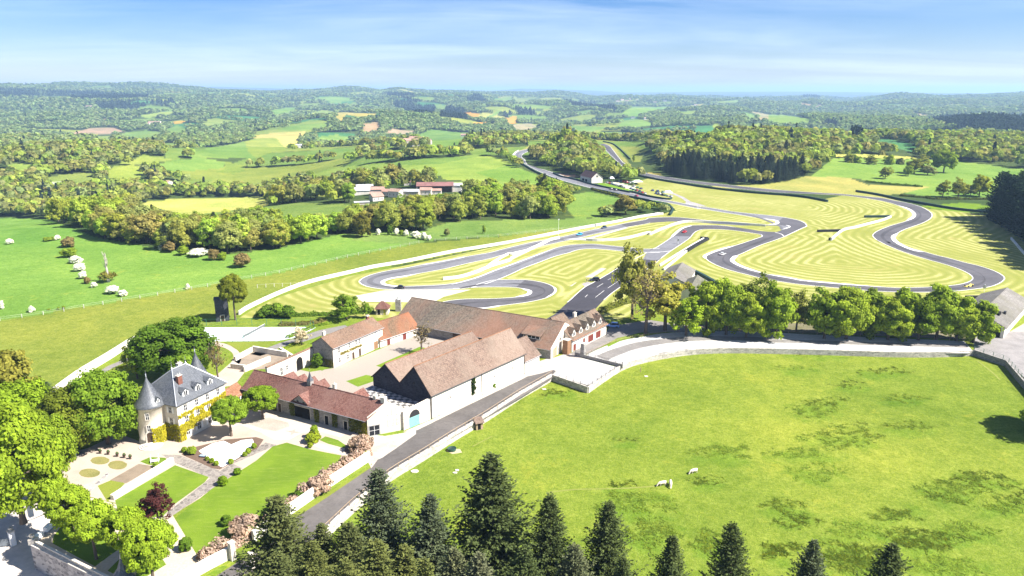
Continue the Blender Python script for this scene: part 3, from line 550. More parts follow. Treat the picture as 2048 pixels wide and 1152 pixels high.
col=ramp(nt,mathn(nt,'ADD',mathn(nt,'MULTIPLY',st2,.58),mathn(nt,'MULTIPLY',noi(nt,co,.55,6,.78),.52)),[(.18,(.185,.203,.042)),(.5,(.235,.238,.062)),(.86,(.365,.345,.135))])
col=mix(nt,col,(.33,.25,.10),ramp(nt,noi(nt,co,.022,6,.7,.8),[(.58,(0,0,0)),(.74,(.7,.7,.7))]))
col=mix(nt,col,ramp(nt,noi(nt,co,3.5,3,.6),[(.25,(.75,.76,.7)),(.75,(1.2,1.2,1.2))]),.8,'MULTIPLY')
nt.links.new(col,b.inputs['Base Color']); b.inputs['Roughness'].default_value=1; b.inputs['Specular IOR Level'].default_value=.03
me=npmesh('mown_grass',V,np.array(f),mm); a=me.attributes.new('mow','FLOAT','POINT'); a.data.foreach_set('value',dist.astype(np.float32)); tag(link('mown_grass',me),kind='structure')
# ------------------------------------------------------------------ building kit
render_w=M_plain('lime_render',(.66,.61,.53),.9,.2,.35,(.52,.46,.38),fine=3)
cream=M_plain('cream_render',(.68,.62,.52),.9,.16,.3,(.55,.48,.38),fine=3)
stone_pale=M_stone('stone_pale',(.62,.56,.47),(.40,.35,.29),(.60,.55,.47),1.5,patch=(.66,.61,.53))
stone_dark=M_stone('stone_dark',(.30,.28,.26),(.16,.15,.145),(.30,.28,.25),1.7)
stone_wall=M_stone('stone_wall',(.55,.50,.43),(.26,.24,.21),(.42,.39,.34),1.3)
tile_barn=M_tile('tile_barn',(.155,.105,.080),(.235,.165,.128),(.085,.056,.043),moss=(.20,.155,.12),mossamt=.6)
tile_big=M_tile('tile_big',(.118,.098,.074),(.180,.148,.115),(.060,.050,.040),moss=(.24,.112,.068),mossamt=.6,row=.55,col_w=.4,bscale=.05)
tile_red=M_tile('tile_red',(.135,.058,.044),(.215,.112,.088),(.06,.026,.022),moss=(.18,.105,.085),mossamt=.6)
tile_farm=M_tile('tile_farm',(.165,.108,.072),(.235,.16,.115),(.085,.054,.04),moss=(.19,.098,.06),mossamt=.5)
tile_link=M_tile('tile_link',(0.149,0.094,0.055),(0.220,0.138,0.088),(0.072,0.047,0.030),moss=(0.275,0.094,0.044),mossamt=.85,bscale=.09)
tile_orange=M_tile('tile_orange',(0.252,0.120,0.063),(0.312,0.180,0.108),(0.132,0.054,0.030),moss=(0.210,0.102,0.060))
slate=M_tile('slate',(0.068,0.074,0.084),(0.124,0.132,0.148),(0.032,0.034,0.040),row=.25,col_w=.2,moss=(0.104,0.108,0.104),mossamt=.5); slate.node_tree.nodes['Principled BSDF'].inputs['Roughness'].default_value=.45; slate.node_tree.nodes['Principled BSDF'].inputs['Specular IOR Level'].default_value=.6
fib=M_tile('fibre_sheet',(.150,.138,.125),(.205,.19,.172),(.09,.082,.072),row=.9,col_w=.45,moss=(.12,.112,.085),mossamt=.7)
wood_d=M_plain('wood_dark',(.075,.048,.032),.7,.2,2); wood_m=M_plain('wood_brown',(.25,.14,.075),.7,.2,2); wood_p=M_plain('wood_pale',(.36,.26,.17),.8,.2,2); red_door=M_plain('door_red',(.16,.035,.025),.6,.15,2)
teal=M_plain('teal_paint',(.19,.47,.44),.5,.12,1.5,(.13,.36,.34)); wht=M_flat('white_paint',(.78,.77,.74),.5); stn=M_plain('dressed_stone',(.58,.53,.45),.85,.15,1.2)
glass=M_flat('window_glass',(.012,.014,.018),.25,0,.25); iron=M_flat('black_iron',(.02,.02,.022),.5); grey_m=M_flat('grey_metal',(.30,.31,.33),.4,.6); dark=M_flat('dark_interior',(.012,.011,.010),.9,0,.1); zinc=M_flat('zinc',(.42,.43,.45),.45,.7)
brick=M_tile('red_brick',(.22,.09,.06),(.29,.13,.09),(.14,.055,.04),row=.12,col_w=.3)
def V2(o,ang,x,y): c,s=math.cos(ang),math.sin(ang); return (o[0]+x*c-y*s,o[1]+x*s+y*c)
def face_frame(face,L,W,skew=0):
    """origin, along, normal of a wall face in local coords"""
    if face=='f': return Vector((0,0,0)),Vector((1,0,0)),Vector((0,-1,0))
    if face=='b': return Vector((L,W,0)),Vector((-1,0,0)),Vector((0,1,0))
    if face=='l': return Vector((0,W,0)),Vector((0,-1,0)),Vector((-1,0,0))
    a=Vector((skew,W,0)).normalized(); return Vector((L,0,0)),a,Vector((a.y,-a.x,0))
def fbox(mb,fr,u0,u1,z0,z1,d0,d1,mi=0):
    o,a,n=fr; v=[]
    for d in (d0,d1):
        for z in (z0,z1):
            for u in (u0,u1): p=o+a*u+n*d; v.append((p.x,p.y,p.z+z))
    return mb.add(v,[(0,1,3,2),(5,4,6,7),(1,0,4,5),(2,3,7,6),(0,2,6,4),(3,1,5,7)],mi)
def opening(root,fr,u,z,w,h,kind='window',frame=None,leaf=None,shut=None):
    frame=frame or stn
    if kind=='window':
        m=MB(); t=.14; fbox(m,fr,u-w/2-t,u+w/2+t,z-t,z,0,.09); fbox(m,fr,u-w/2-t,u+w/2+t,z+h,z+h+t,0,.07); fbox(m,fr,u-w/2-t,u-w/2,z,z+h,0,.06); fbox(m,fr,u+w/2,u+w/2+t,z,z+h,0,.06)
        o=m.obj('window',frame,root); p=MB(); fbox(p,fr,u-w/2,u+w/2,z,z+h,.004,.02); p.obj('pane',glass,o)
        q=MB(); fbox(q,fr,u-.035,u+.035,z,z+h,.02,.045); fbox(q,fr,u-w/2,u+w/2,z+h*.5-.03,z+h*.5+.03,.02,.042)
        fbox(q,fr,u-w/2,u-w/2+.06,z,z+h,.02,.043); fbox(q,fr,u+w/2-.06,u+w/2,z,z+h,.02,.043); q.obj('sash',wht,o)
        if shut:
            for s in (-1,1):
                m=MB(); a=u+s*(w/2+t+.02); b=a+s*w*.5; fbox(m,fr,min(a,b),max(a,b),z-.05,z+h+.05,.01,.07); m.obj('shutter',shut,root)
        return o
    if kind=='door':
        m=MB(); t=.16; fbox(m,fr,u-w/2-t,u+w/2+t,z+h,z+h+t,0,.08); fbox(m,fr,u-w/2-t,u-w/2,z,z+h,0,.07); fbox(m,fr,u+w/2,u+w/2+t,z,z+h,0,.07)
        o=m.obj('door_frame',frame,root); p=MB(); n=max(2,int(w/.3))
        for i in range(n): fbox(p,fr,u-w/2+w*i/n+.008,u-w/2+w*(i+1)/n-.008,z+.02,z+h-.01,.004,.03)
        d=p.obj('door',leaf or wood_d,root); k=MB(); c=fr[0]+fr[1]*(u+w*.38)+fr[2]*.06; k.ball((c.x,c.y,z+h*.48),.07,6); k.obj('handle',iron,d); return o
    if kind=='arch':
        o_,a,nn=fr; m=MB(); n=14; r=w/2; pts=[(u-r,z),(u+r,z)]+[(u+r*math.cos(math.pi*i/n),z+h-r+r*math.sin(math.pi*i/n)) for i in range(n+1)]
        v=[];N_=len(pts)
        for d in (.004,.03):
            for (uu,zz) in pts: p=o_+a*uu+nn*d; v.append((p.x,p.y,zz))
        m.add(v,[tuple(range(N_)),tuple(range(2*N_-1,N_-1,-1))]+[(i,(i+1)%N_,N_+(i+1)%N_,N_+i)[::-1] for i in range(N_)])
        o=m.obj('archway' if leaf is None else 'door',leaf or dark,root); q=MB()
        for i in range(n):
            t0,t1=math.pi*i/n,math.pi*(i+1)/n
            vv=[]
            for d in (.0,.1):
                for (rr_,t) in ((r,t0),(r+.3,t0),(r+.3,t1),(r,t1)):
                    p=o_+a*(u+rr_*math.cos(t))+nn*d; vv.append((p.x,p.y,z+h-r+rr_*math.sin(t)))
            q.add(vv,[(0,1,2,3),(7,6,5,4),(0,4,5,1),(1,5,6,2),(2,6,7,3),(3,7,4,0)])
        fbox(q,fr,u-r-.3,u-r,z,z+h-r,0,.1); fbox(q,fr,u+r,u+r+.3,z,z+h-r,0,.1); q.obj('arch_surround',frame,root); return o
def gable_walls(L,W,e,rg,yr=None,skew=0,hipL=0,hipR=0):
    yr=W/2 if yr is None else yr; sk=lambda y:skew*y/W
    v=[(0,0,-.5),(L,0,-.5),(L+sk(W),W,-.5),(0,W,-.5),(0,0,e),(L,0,e),(L+sk(W),W,e),(0,W,e)]; f=[(0,1,5,4),(1,2,6,5),(2,3,7,6),(3,0,4,7),(3,2,1,0)]
    if not hipL: v.append((0,yr,rg-.12)); f.append((4,len(v)-1,7)); 
    if not hipR: v.append((L+sk(yr),yr,rg-.12)); f.append((5,6,len(v)-1))
    return MB().add(v,f)
def gable_roof(L,W,e,rg,ov=.45,og=.3,yr=None,skew=0,hipL=0,hipR=0,t=.16,flare=0):
    yr=W/2 if yr is None else yr; sk=lambda y:skew*y/W
    m=MB()
    def slope(y_e,sgn):
        run=abs(yr-y_e); k=(rg-e)/run; ye=y_e-sgn*ov; ze=e-k*ov
        xl0=-og; xr0=L+sk(max(0,min(W,ye)))+og
        r0=hipL if hipL else -og; r1=(L+sk(yr)-hipR) if hipR else L+sk(yr)+og
        if hipL: xl0=-ov
        if hipR: xr0=L+ov
        NX=max(1,int(L/3)); vs=[]
        pts=[(xl0+(xr0-xl0)*i/NX,ye,ze) for i in range(NX+1)]+[(r1-(r1-r0)*i/NX,yr,rg) for i in range(NX+1)]
        wv=[(x,y,z+(.05*math.sin(x*.9+y)*rng.random() if not hipL else 0)) for x,y,z in pts]
        n=NX+1; up=wv; lo=[(x,y,z-t) for x,y,z in wv]; f=[]
        for i in range(NX):
            a,b_,c,d=i,i+1,2*n-2-i,2*n-1-i
            q=(a,b_,c,d); f.append(q if sgn>0 else q[::-1]); q2=tuple(2*n+k for k in q); f.append(q2[::-1] if sgn>0 else q2)
        bd=list(range(2*n))
        for i in range(2*n): a,b_=bd[i],bd[(i+1)%(2*n)]; q=(b_,a,2*n+a,2*n+b_); f.append(q if sgn>0 else q[::-1])
        m.add(up+lo,f)
    slope(0,1); slope(W,-1)
    for hp,x0,x1,sg in ((hipL,-ov,hipL,-1),(hipR,L+ov,L-hipR,1)):
        if hp:
            k=(rg-e)/(W/2); ze=e-k*ov; a,b_,c=(x0,-ov,ze),(x0,W+ov,ze),(x1,yr,rg); vs=[a,b_,c]+[(p[0],p[1],p[2]-t) for p in (a,b_,c)]
            f=[(0,1,2),(5,4,3),(0,3,4,1),(1,4,5,2),(2,5,3,0)]; m.add(vs,f if sg>0 else [q[::-1] for q in f])
    return m
def ridge_cap(L,rg,yr,og=.3,skewr=0,r=.13,x0=None,x1=None):
    m=MB(); n=max(3,int(L/.45)); x0=-og if x0 is None else x0; x1=L+skewr+og if x1 is None else x1
    for i in range(n):
        a=x0+(x1-x0)*i/n; b_=x0+(x1-x0)*(i+.93)/n; m.tube([(a,yr,rg+.0),(b_,yr,rg+.03)],[r*1.05,r*.9],6)
    return m
def house(name,label,cat,O,ang,L,W,e,rg,wm,rm,op=(),group=None,ov=.45,og=.3,yr=None,skew=0,hipL=0,hipR=0,z=0,cap=True,gutter=True,endm=None):
    t=thing(name,label,cat,(O[0],O[1],z),ang,group)
    wl=gable_walls(L,W,e,rg,yr,skew,hipL,hipR).obj('wall',wm,t)
    rf=gable_roof(L,W,e,rg,ov,og,yr,skew,hipL,hipR).obj('roof',rm,t)
    if cap: ridge_cap(L,rg,W/2 if yr is None else yr,og,skew*.5,x0=hipL if hipL else None,x1=L-hipR if hipR else None).obj('ridge_tiles',rm,rf)
    if gutter:
        k=(rg-e)/(W/2 if yr is None else yr); g=MB(); g.tube([(-og,-ov-.07,e-k*ov-.05),(L+og,-ov-.07,e-k*ov-.05)],.075,6); g.obj('gutter',zinc,rf)
    for o in op: opening(t,face_frame(o[0],L,W,skew),*o[1:])
    return t,rf
def chimney(rf,x,y,z0,z1,w=.8,d=.6,mat=None,pots=2):
    m=MB(); m.box(x-w/2,x+w/2,y-d/2,y+d/2,z0,z1,0); m.box(x-w/2-.08,x+w/2+.08,y-d/2-.08,y+d/2+.08,z1,z1+.15,1)
    for i in range(pots): m.lathe([(.14,z1+.15),(.12,z1+.55),(.001,z1+.55)],(x+(i-(pots-1)/2)*w*.5,y,0),8,1)
    return m.obj('chimney',[mat or brick,stn],rf)
def dormer(root,x,y,z,w,h,depth,rm,wm,rise=.8,win=True):
    """gabled dormer facing -y, sitting on the roof"""
    m=MB(); v=[(x-w/2,y,z),(x+w/2,y,z),(x+w/2,y,z+h),(x,y,z+h+rise),(x-w/2,y,z+h)]; v+=[(a,b_+depth,c) for a,b_,c in v]
    m.add(v,[(0,1,2,3,4),(9,8,7,6,5),(1,0,5,6),(1,6,7,2),(0,4,9,5)]); o=m.obj('dormer',wm,root)
    r=MB(); ov=.22; k=rise/(w/2)
    for s in (-1,1):
        a=[(x+s*(w/2+ov),y-.25,z+h-k*ov),(x,y-.25,z+h+rise+.06),(x,y+depth+.6,z+h+rise+.06),(x+s*(w/2+ov),y+depth+.6,z+h-k*ov)]
        vs=a+[(p[0],p[1],p[2]+.12) for p in a]; f=[(0,1,2,3),(7,6,5,4),(0,4,5,1),(1,5,6,2),(2,6,7,3),(3,7,4,0)]; r.add(vs,f if s<0 else [q[::-1] for q in f])
    r.obj('dormer_roof',rm,o)
    if win:
        fr=(Vector((x,y,0)),Vector((1,0,0)),Vector((0,-1,0))); p=MB(); fbox(p,fr,-w*.28,w*.28,z+.25,z+h+.05,.004,.03); p.obj('pane',glass,o)
        q=MB(); fbox(q,fr,-.05,.05,z+.25,z+h+.05,.03,.06); fbox(q,fr,-w*.34,-w*.28,z+.2,z+h+.1,0,.07); fbox(q,fr,w*.28,w*.34,z+.2,z+h+.1,0,.07); fbox(q,fr,-w*.34,w*.34,z+.14,z+.25,0,.09); q.obj('sash',wht,o)
    return o
rad=math.radians
# ------------------------------------------------------------------ twin barn
a0=rad(51.7); O=(-20.3,169.2)
gab_d=M_stone('gable_dark',(.060,.064,.078),(.030,.032,.042),(.05,.052,.06),1.7)  # near-black bluish stonework, far darker than the barn's other walls
t=thing('barn','long stone barn with two parallel brown tiled gable roofs and blank white side wall','barn',(*O,0),a0)
m=MB(); L1,L2=38.6,33.5; Wd=10.75
v=[(0,0,-.5),(L1,0,-.5),(L1,Wd,-.5),(0,Wd,-.5),(0,0,6.8),(L1,0,6.8),(L1,Wd,7.3),(0,Wd,7.3),(0,Wd/2,12.75),(L1,Wd/2,12.75)]
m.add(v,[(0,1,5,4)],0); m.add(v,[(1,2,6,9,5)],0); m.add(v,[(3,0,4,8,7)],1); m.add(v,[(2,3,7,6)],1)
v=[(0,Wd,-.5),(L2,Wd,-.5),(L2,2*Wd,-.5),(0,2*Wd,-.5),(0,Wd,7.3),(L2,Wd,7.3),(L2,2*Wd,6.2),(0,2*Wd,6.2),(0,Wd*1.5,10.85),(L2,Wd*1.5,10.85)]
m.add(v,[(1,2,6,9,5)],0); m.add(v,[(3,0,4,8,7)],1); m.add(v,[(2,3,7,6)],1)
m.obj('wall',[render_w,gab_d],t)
def roofslab(m,P,tk=.16):
    """P: eave0, eave1, ridge1, ridge0 (counter clockwise from above)"""
    n=(Vector(P[1])-Vector(P[0])).cross(Vector(P[3])-Vector(P[0])); P=P if n.z>0 else P[::-1]
    m.add(list(P)+[(p[0],p[1],p[2]-tk) for p in P],[(0,1,2,3),(7,6,5,4),(1,0,4,5),(2,1,5,6),(3,2,6,7),(0,3,7,4)])
m=MB(); g=.35
roofslab(m,[(-g,-.5,6.35),(L1+g,-.5,6.35),(L1+g,Wd/2,12.95),(-g,Wd/2,12.95)]); roofslab(m,[(-g,Wd+.02,7.3),(L1+g,Wd+.02,7.3),(L1+g,Wd/2+.02,12.95),(-g,Wd/2+.02,12.95)])
rf=m.obj('roof',tile_barn,t); m=MB(); roofslab(m,[(-g,Wd+.04,7.32),(L2+g,Wd+.04,7.32),(L2+g,Wd*1.5,11.05),(-g,Wd*1.5,11.05)]); roofslab(m,[(-g,2*Wd+.5,5.9),(L2+g,2*Wd+.5,5.9),(L2+g,Wd*1.5+.02,11.05),(-g,Wd*1.5+.02,11.05)])
rf2=m.obj('roof',tile_barn,t); ridge_cap(L1,12.95,Wd/2).obj('ridge_tiles',tile_orange,rf); ridge_cap(L2,11.05,Wd*1.5).obj('ridge_tiles',tile_orange,rf2)
m=MB(); m.tube([(-g,-.6,6.3),(L1+g,-.6,6.3)],.09,6); m.obj('gutter',iron,rf)
for x in (.15,19.5,38.4): m=MB(); m.tube([(x,-.1,6.3),(x,-.1,0)],.08,6); m.obj('downpipe',iron,t)
m=MB()
for x in (-.0,): m.tube([(-g,-.5,6.3),(-g,Wd/2,12.9),(-g,Wd+.02,7.25),(-g,Wd*1.5,11),(-g,2*Wd+.5,5.85)],.07,5)
m.obj('verge_board',wood_d,t)
def lantern(root,fr,u,z):
    o=fr[0]+fr[1]*u; m=MB(); p=o+fr[2]*.02; q=o+fr[2]*.5; m.tube([(p.x,p.y,z+.3),((p.x+q.x)/2,(p.y+q.y)/2,z+.6),(q.x,q.y,z+.5)],.04,5); m.lathe([(.02,z+.5),(.16,z+.38),(.12,z),(.02,z-.08)],(q.x,q.y,0),6); return m.obj('wall_lantern',iron,root)
ff=face_frame('f',L1,Wd)
for u in (6.5,24.5,32.5): lantern(t,ff,u,3.6)
m=MB(); fbox(m,ff,.6,L1-.4,0,.7,0,.06); m.obj('plinth',stone_pale,t)
for y,z in ((5.4,8.2),(16,7.2)): lantern(t,(Vector((0,0,0)),Vector((0,1,0)),Vector((-1,0,0))),y,z)
house('annex','low white annex with brown tiled roof butting against the end of the twin barn','annex',V2(O,a0,38.75,0.15),a0,7.4,10,4.1,8.6,render_w,tile_barn,[('f',2.5,1.6,.5,.7,'window'),('f',4.2,1.6,.5,.7,'window')])
# ------------------------------------------------------------------ great barn across the yard
ab=rad(-28.9); Lb=59.5; Wb=20.4; OB=(11.7-Lb*math.cos(ab),211.6-Lb*math.sin(ab))
t,rf=house('great_barn','largest barn with a huge mottled brown red tile roof and white gable end','barn',OB,ab,Lb,Wb,3.5,9.1,stone_dark,tile_big,[('r',2.8,0.05,2.6,3.0,'door',stn,wood_m),('r',6.5,4.4,.8,.9,'window'),('f',33,0,5,2.6,'door',wood_d,wood_d),('f',26,0,4,2.6,'door',wood_d,wood_d),('f',41,0,4,2.6,'door',wood_d,wood_d)],ov=.7,og=.15)
m=MB(); fr=face_frame('r',Lb,Wb); v=[(Lb+.05,0,-.5),(Lb+.05,Wb,-.5),(Lb+.05,Wb,3.4),(Lb+.05,Wb/2,8.95),(Lb+.05,0,3.4)]; v+=[(.25+p[0],p[1],p[2]) for p in v]; m.add(v,[(0,1,2,3,4)[::-1],(5,6,7,8,9),(0,5,6,1)[::-1],(1,6,7,2)[::-1],(2,7,8,3)[::-1],(3,8,9,4)[::-1],(4,9,5,0)[::-1]]); ge=m.obj('gable_wall',render_w,t)
m=MB(); fbox(m,(Vector((Lb+.32,0,0)),fr[1],fr[2]),1.5,4.1,.05,2.9,0,.06); m.obj('garage_door',wood_p,t); m=MB(); fbox(m,(Vector((Lb+.32,0,0)),fr[1],fr[2]),6,6.8,4.3,5.2,0,.05); m.obj('window',glass,t); lantern(t,(Vector((Lb+.32,0,0)),fr[1],fr[2]),3,3.2)
# shed dormer on the front slope
x0,x1=Lb-10.8,Lb-4.6; k=(9.1-3.5)/(Wb/2); m=MB(); yb=2.2; zb=3.5+k*yb; zt=zb+1.35; yk=6.6; zk=3.5+k*yk
v=[(x0,yb,zb),(x1,yb,zb),(x1,yb,zt),(x0,yb,zt),(x0,yk,zk),(x1,yk,zk)]; m.add(v,[(0,1,2,3),(1,5,2),(0,3,4)]); d=m.obj('dormer',wood_d,t)
m=MB(); roofslab(m,[(x0-.3,yb-.6,zt+.02),(x1+.3,yb-.6,zt+.02),(x1+.3,yk+.4,zk+.42),(x0-.3,yk+.4,zk+.42)],.18); m.obj('dormer_roof',tile_big,d)
m=MB(); fd=(Vector((x0,yb,0)),Vector((1,0,0)),Vector((0,-1,0)))
for i in range(4): fbox(m,fd,.5+i*1.4,1.6+i*1.4,zb+.3,zt-.15,.01,.03)
m.obj('pane',glass,d); m=MB()
for i in range(5): fbox(m,fd,.36+i*1.4,.5+i*1.4,zb+.2,zt-.05,0,.06)
fbox(m,fd,.3,6.15,zb+.15,zb+.28,.002,.075); fbox(m,fd,.3,6.15,zt-.14,zt-.04,.002,.07)
m.obj('sash',wht,d)
house('low_barn','lower stone wing with orange patched tile roof between farmhouse and great barn','barn',(-42.3,221.9),rad(51),17,10,2.8,6.9,render_w,tile_link,[('f',3.5,0,1.3,2,'door',stn,red_door),('f',7,1.3,.5,.5,'window'),('f',10.5,0,1.5,2.1,'door',stn,red_door),('f',14,1.3,.5,.5,'window')],ov=.4)
# ------------------------------------------------------------------ farmhouse
t,rf=house('farmhouse','long white farmhouse with shuttered windows and vine across its front','house',(-53.1,204.2),rad(60.1),22.7,8.2,6.5,9.0,render_w,tile_farm,
 [('f',2.6,1.0,.9,1.4,'window'),('f',2.6,4.1,.9,1.4,'window'),('f',6.2,.9,.9,1.4,'window'),('f',8.6,.05,1.0,2.2,'door',stn,wood_d),('f',7.2,4.2,.8,1.3,'window'),('f',10.2,4.2,.8,1.3,'window'),('f',11.8,4.2,.8,1.3,'window'),('f',11.6,.05,1.0,2.5,'door',stn,wood_d),('f',14.5,1.4,.7,.5,'window'),('f',15.4,4.6,.5,.7,'window'),('f',15.6,2.9,.5,.6,'window'),('f',19.2,.05,1.9,2.5,'door',stn,wood_m),('f',19.4,2.9+.6,.6,.8,'window'),('f',19.4,5.1,.6,.8,'window')],ov=.5)
m=MB(); m.add([(-.06,0,-.5),(-.06,8.2,-.5),(-.06,8.2,6.4),(-.06,4.1,8.75),(-.06,0,6.4)],[(0,1,2,3,4)]); m.add([(-.004,0,-.5),(-.004,8.2,-.5),(-.004,8.2,6.4),(-.004,4.1,8.75),(-.004,0,6.4)],[(4,3,2,1,0)]); m.obj('gable_wall',stone_dark,t)
chimney(rf,1.8,4.9,7.9,10.0,.9,.6,cream,1); chimney(rf,20.8,4.3,8.4,9.9,1.0,.7,brick,2)
# ------------------------------------------------------------------ house with five dormers
t,rf=house('dormer_house','white house with five gabled dormers over red shutter doors','house',(18.9,218.0),rad(52.9),21.6,9.6,4.3,8.2,render_w,tile_big,
 [('f',1.6,.05,1.5,2.2,'door',stn,red_door),('f',7.2,.05,1.2,2.6,'door',stn,red_door),('f',11.4,.3,3.2,2.4,'door',stn,red_door),('f',16.2,.3,3.0,2.4,'door',stn,red_door),('f',19.7,2.3,.5,.5,'window')],ov=.6)
for i in range(5): dormer(t,1.9+i*4.1,.55,4.5,2.15,1.4,3.6,tile_big,render_w,1.35)
chimney(rf,9.5,5.2,7.6,9.6,1.2,.8,cream,2); m=MB(); m.box(-.4,22,-.75,-.1,3.85,4.0); m.obj('eave_tiles',tile_orange,rf)
house('lean_to','small brown roofed shed behind the house with five dormers','shed',V2((18.9,218.0),rad(52.9),7.5,10.0),rad(52.9),7,6,4.5,7.0,stone_dark,tile_big,gutter=False)
# ------------------------------------------------------------------ service wing
aw=rad(-28.2); OW=(-70.7,179.2); Lw=41; Ww=8.0
t,rf=house('service_wing','long red tiled service wing with ivy columns and a white skewed gable end','wing',OW,aw,Lw,Ww,4.9,7.9,stone_dark,tile_red,
 [('f',3.2,.05,1.1,2.3,'door',stn,dark),('f',7.6,1,.9,1.5,'window'),('f',12.5,.05,1.1,2.4,'door',stn,wood_d),('f',14.8,3.4,.7,.9,'window'),('f',20.3,.05,5.2,3.0,'door',stn,dark),('f',18.6,4.0,.8,1.0,'window'),('f',22.6,4.0,.8,1.0,'window'),('f',26.2,3.5,.8,.9,'window'),('f',28.3,.05,1.2,2.4,'door',stn,dark),('f',31.2,3.5,.8,.9,'window'),('f',34.3,.05,1.1,2.3,'door',stn,dark),('f',37.4,1.2,.9,1.4,'window')],ov=.9,skew=6.0,og=.1)
m=MB(); sk=lambda y:6.0*y/Ww; v=[(Lw,0,-.5),(Lw+6,Ww,-.5),(Lw+6,Ww,4.9),(Lw+3,Ww/2,8.1),(Lw,0,4.9)]; v=[(p[0]+.02,p[1]-.02,p[2]) for p in v]+[(p[0]+.28,p[1]-.2,p[2]+(.15 if p[2]>0 else 0)) for p in v]
m.add(v,[(4,3,2,1,0),(5,6,7,8,9),(0,1,6,5),(1,2,7,6),(2,3,8,7),(3,4,9,8),(4,0,5,9)]); ge=m.obj('gable_wall',cream,t)
fr=(Vector((Lw+.28,-.2,0)),Vector((6,Ww,0)).normalized(),Vector((Ww,-6,0)).normalized())
for u in (5.2,6.3,7.4): opening(t,fr,u,1.9,.35,1.3,'window'); opening(t,fr,u-.1,4.6 if u<7 else 4.4,.16,1.5,'window')
opening(t,fr,1.6,.1,2.6,2.4,'window',grey_m); opening(t,fr,9.2,.05,.9,2.1,'door',stn,wht)
# cross gable
m=MB(); x=20.5; w_=4.6; v=[(x-w_/2,-.5,3.4),(x+w_/2,-.5,3.4),(x+w_/2,-.5,5.0),(x,-.5,6.6),(x-w_/2,-.5,5.0)]; v+=[(a,b_+4.0,c) for a,b_,c in v]; m.add(v,[(0,1,2,3,4),(9,8,7,6,5),(1,0,5,6),(1,6,7,2),(0,4,9,5)]); d=m.obj('dormer',stone_dark,t)
m=MB(); roofslab(m,[(x-w_/2-.4,-.95,4.75),(x,-.95,6.75),(x,3.4,6.75),(x-w_/2-.4,3.4,4.75)][::-1]); roofslab(m,[(x+w_/2+.4,-.95,4.75),(x+.01,-.95,6.75),(x+.01,3.4,6.75),(x+w_/2+.4,3.4,4.75)]); m.obj('dormer_roof',tile_red,d)
fr=(Vector((x,-.5,0)),Vector((1,0,0)),Vector((0,-1,0)))
for u in (-1.0,1.0):
    p=MB(); fbox(p,fr,u-.35,u+.35,3.9,4.9,.004,.03); p.obj('pane',glass,d)
# bell turret, chimneys
m=MB(); m.box(19.2,20.4,3.4,4.6,7.2,8.7); bt=m.obj('bell_turret',stone_dark,rf); m=MB(); m.lathe([(.95,8.7),(.45,9.5),(.02,11.2)],(19.8,4.0,0),4,a0=rad(45),a1=rad(405)); m.obj('spire',slate,bt); m=MB(); m.tube([(19.8,4,11.1),(19.8,4,11.9)],.03,5); m.ball((19.8,4,11.9),.1,6); m.obj('finial',zinc,bt)
chimney(rf,27.5,4.4,7.4,9.0,.8,.7,cream,1); m=MB(); m.box(Lw+1.6,Lw+2.7,3.5,4.6,7.4,9.0,0); m.obj('chimney',cream,rf); chimney(rf,Lw-.6,4.2,7.4,8.6,.9,.7,cream,1)
# rear gabled bays
for i,x in enumerate((7.5,11.5,15,18.5,31.5)):
    m=MB(); roofslab(m,[(x-1.9,Ww-3.5,4.9),(x,Ww-3.5,6.7),(x,Ww+2.6,6.7),(x-1.9,Ww+2.6,4.9)]); roofslab(m,[(x+1.9,Ww-3.5,4.9),(x+.01,Ww-3.5,6.7),(x+.01,Ww+2.6,6.7),(x+1.9,Ww+2.6,4.9)]); o=m.obj('rear_bay',tile_red,rf)
    m=MB(); m.prism([(x-1.6,Ww-.2),(x+1.6,Ww-.2),(x+1.6,Ww+2.3),(x-1.6,Ww+2.3)],-.5,4.9); m.add([(x-1.6,Ww+2.3,4.9),(x+1.6,Ww+2.3,4.9),(x,Ww+2.3,6.5)],[(1,0,2)]); m.obj('bay_wall',render_w,o)
# ivy panels are real leaf sheets, added with the plants
# ------------------------------------------------------------------ gallery between chateau and wing
t,rf=house('gallery','low open gallery with orange tiled roof joining chateau and service wing','gallery',(-73.3,170.6),rad(74),9.4,4.6,3.3,5.2,cream,tile_orange,ov=.5,gutter=False)
m=MB(); fbox(m,face_frame('f',9.4,4.6),.5,8.9,.3,2.7,.004,.03); m.obj('archway',dark,t)
for u in (.4,2.6,4.7,6.9,9.0): m=MB(); m.lathe([(.28,0),(.28,.25),(.19,.35),(.17,2.5),(.27,2.65),(.27,2.85)],(u,-.35,0),8); m.obj('column',wht,t)
# ------------------------------------------------------------------ chateau
ac=rad(67); OC=(-77.9,156.7); Lc,Wc,ec=15.0,12.6,9.7
t=thing('chateau','cream chateau with slate hip roof and pointed turrets and yellow ivy','chateau',(*OC,0),ac)
m=MB(); m.prism([(0,0),(Lc,0),(Lc,Wc),(0,Wc)],-.5,ec); m.obj('wall',cream,t)
rf=gable_roof(Lc,Wc,ec,15.3,.5,.3,hipL=5.4,hipR=5.4).obj('roof',slate,t)
m=MB(); e_=ec-.43
for a_,b_ in (((-.5,-.5,e_),(5.4,6.3,15.35)),((Lc+.5,-.5,e_),(Lc-5.4,6.3,15.35)),((-.5,Wc+.5,e_),(5.4,6.3,15.35)),((Lc+.5,Wc+.5,e_),(Lc-5.4,6.3,15.35)),((5.4,6.3,15.35),(Lc-5.4,6.3,15.35))): m.tube([a_,b_],.13,6)
m.obj('hip_flashing',zinc,rf); m=MB()
for x in (5.4,Lc-5.4): m.lathe([(.16,15.3),(.22,15.6),(.08,15.8),(.02,17.4)],(x,6.3,0),8)
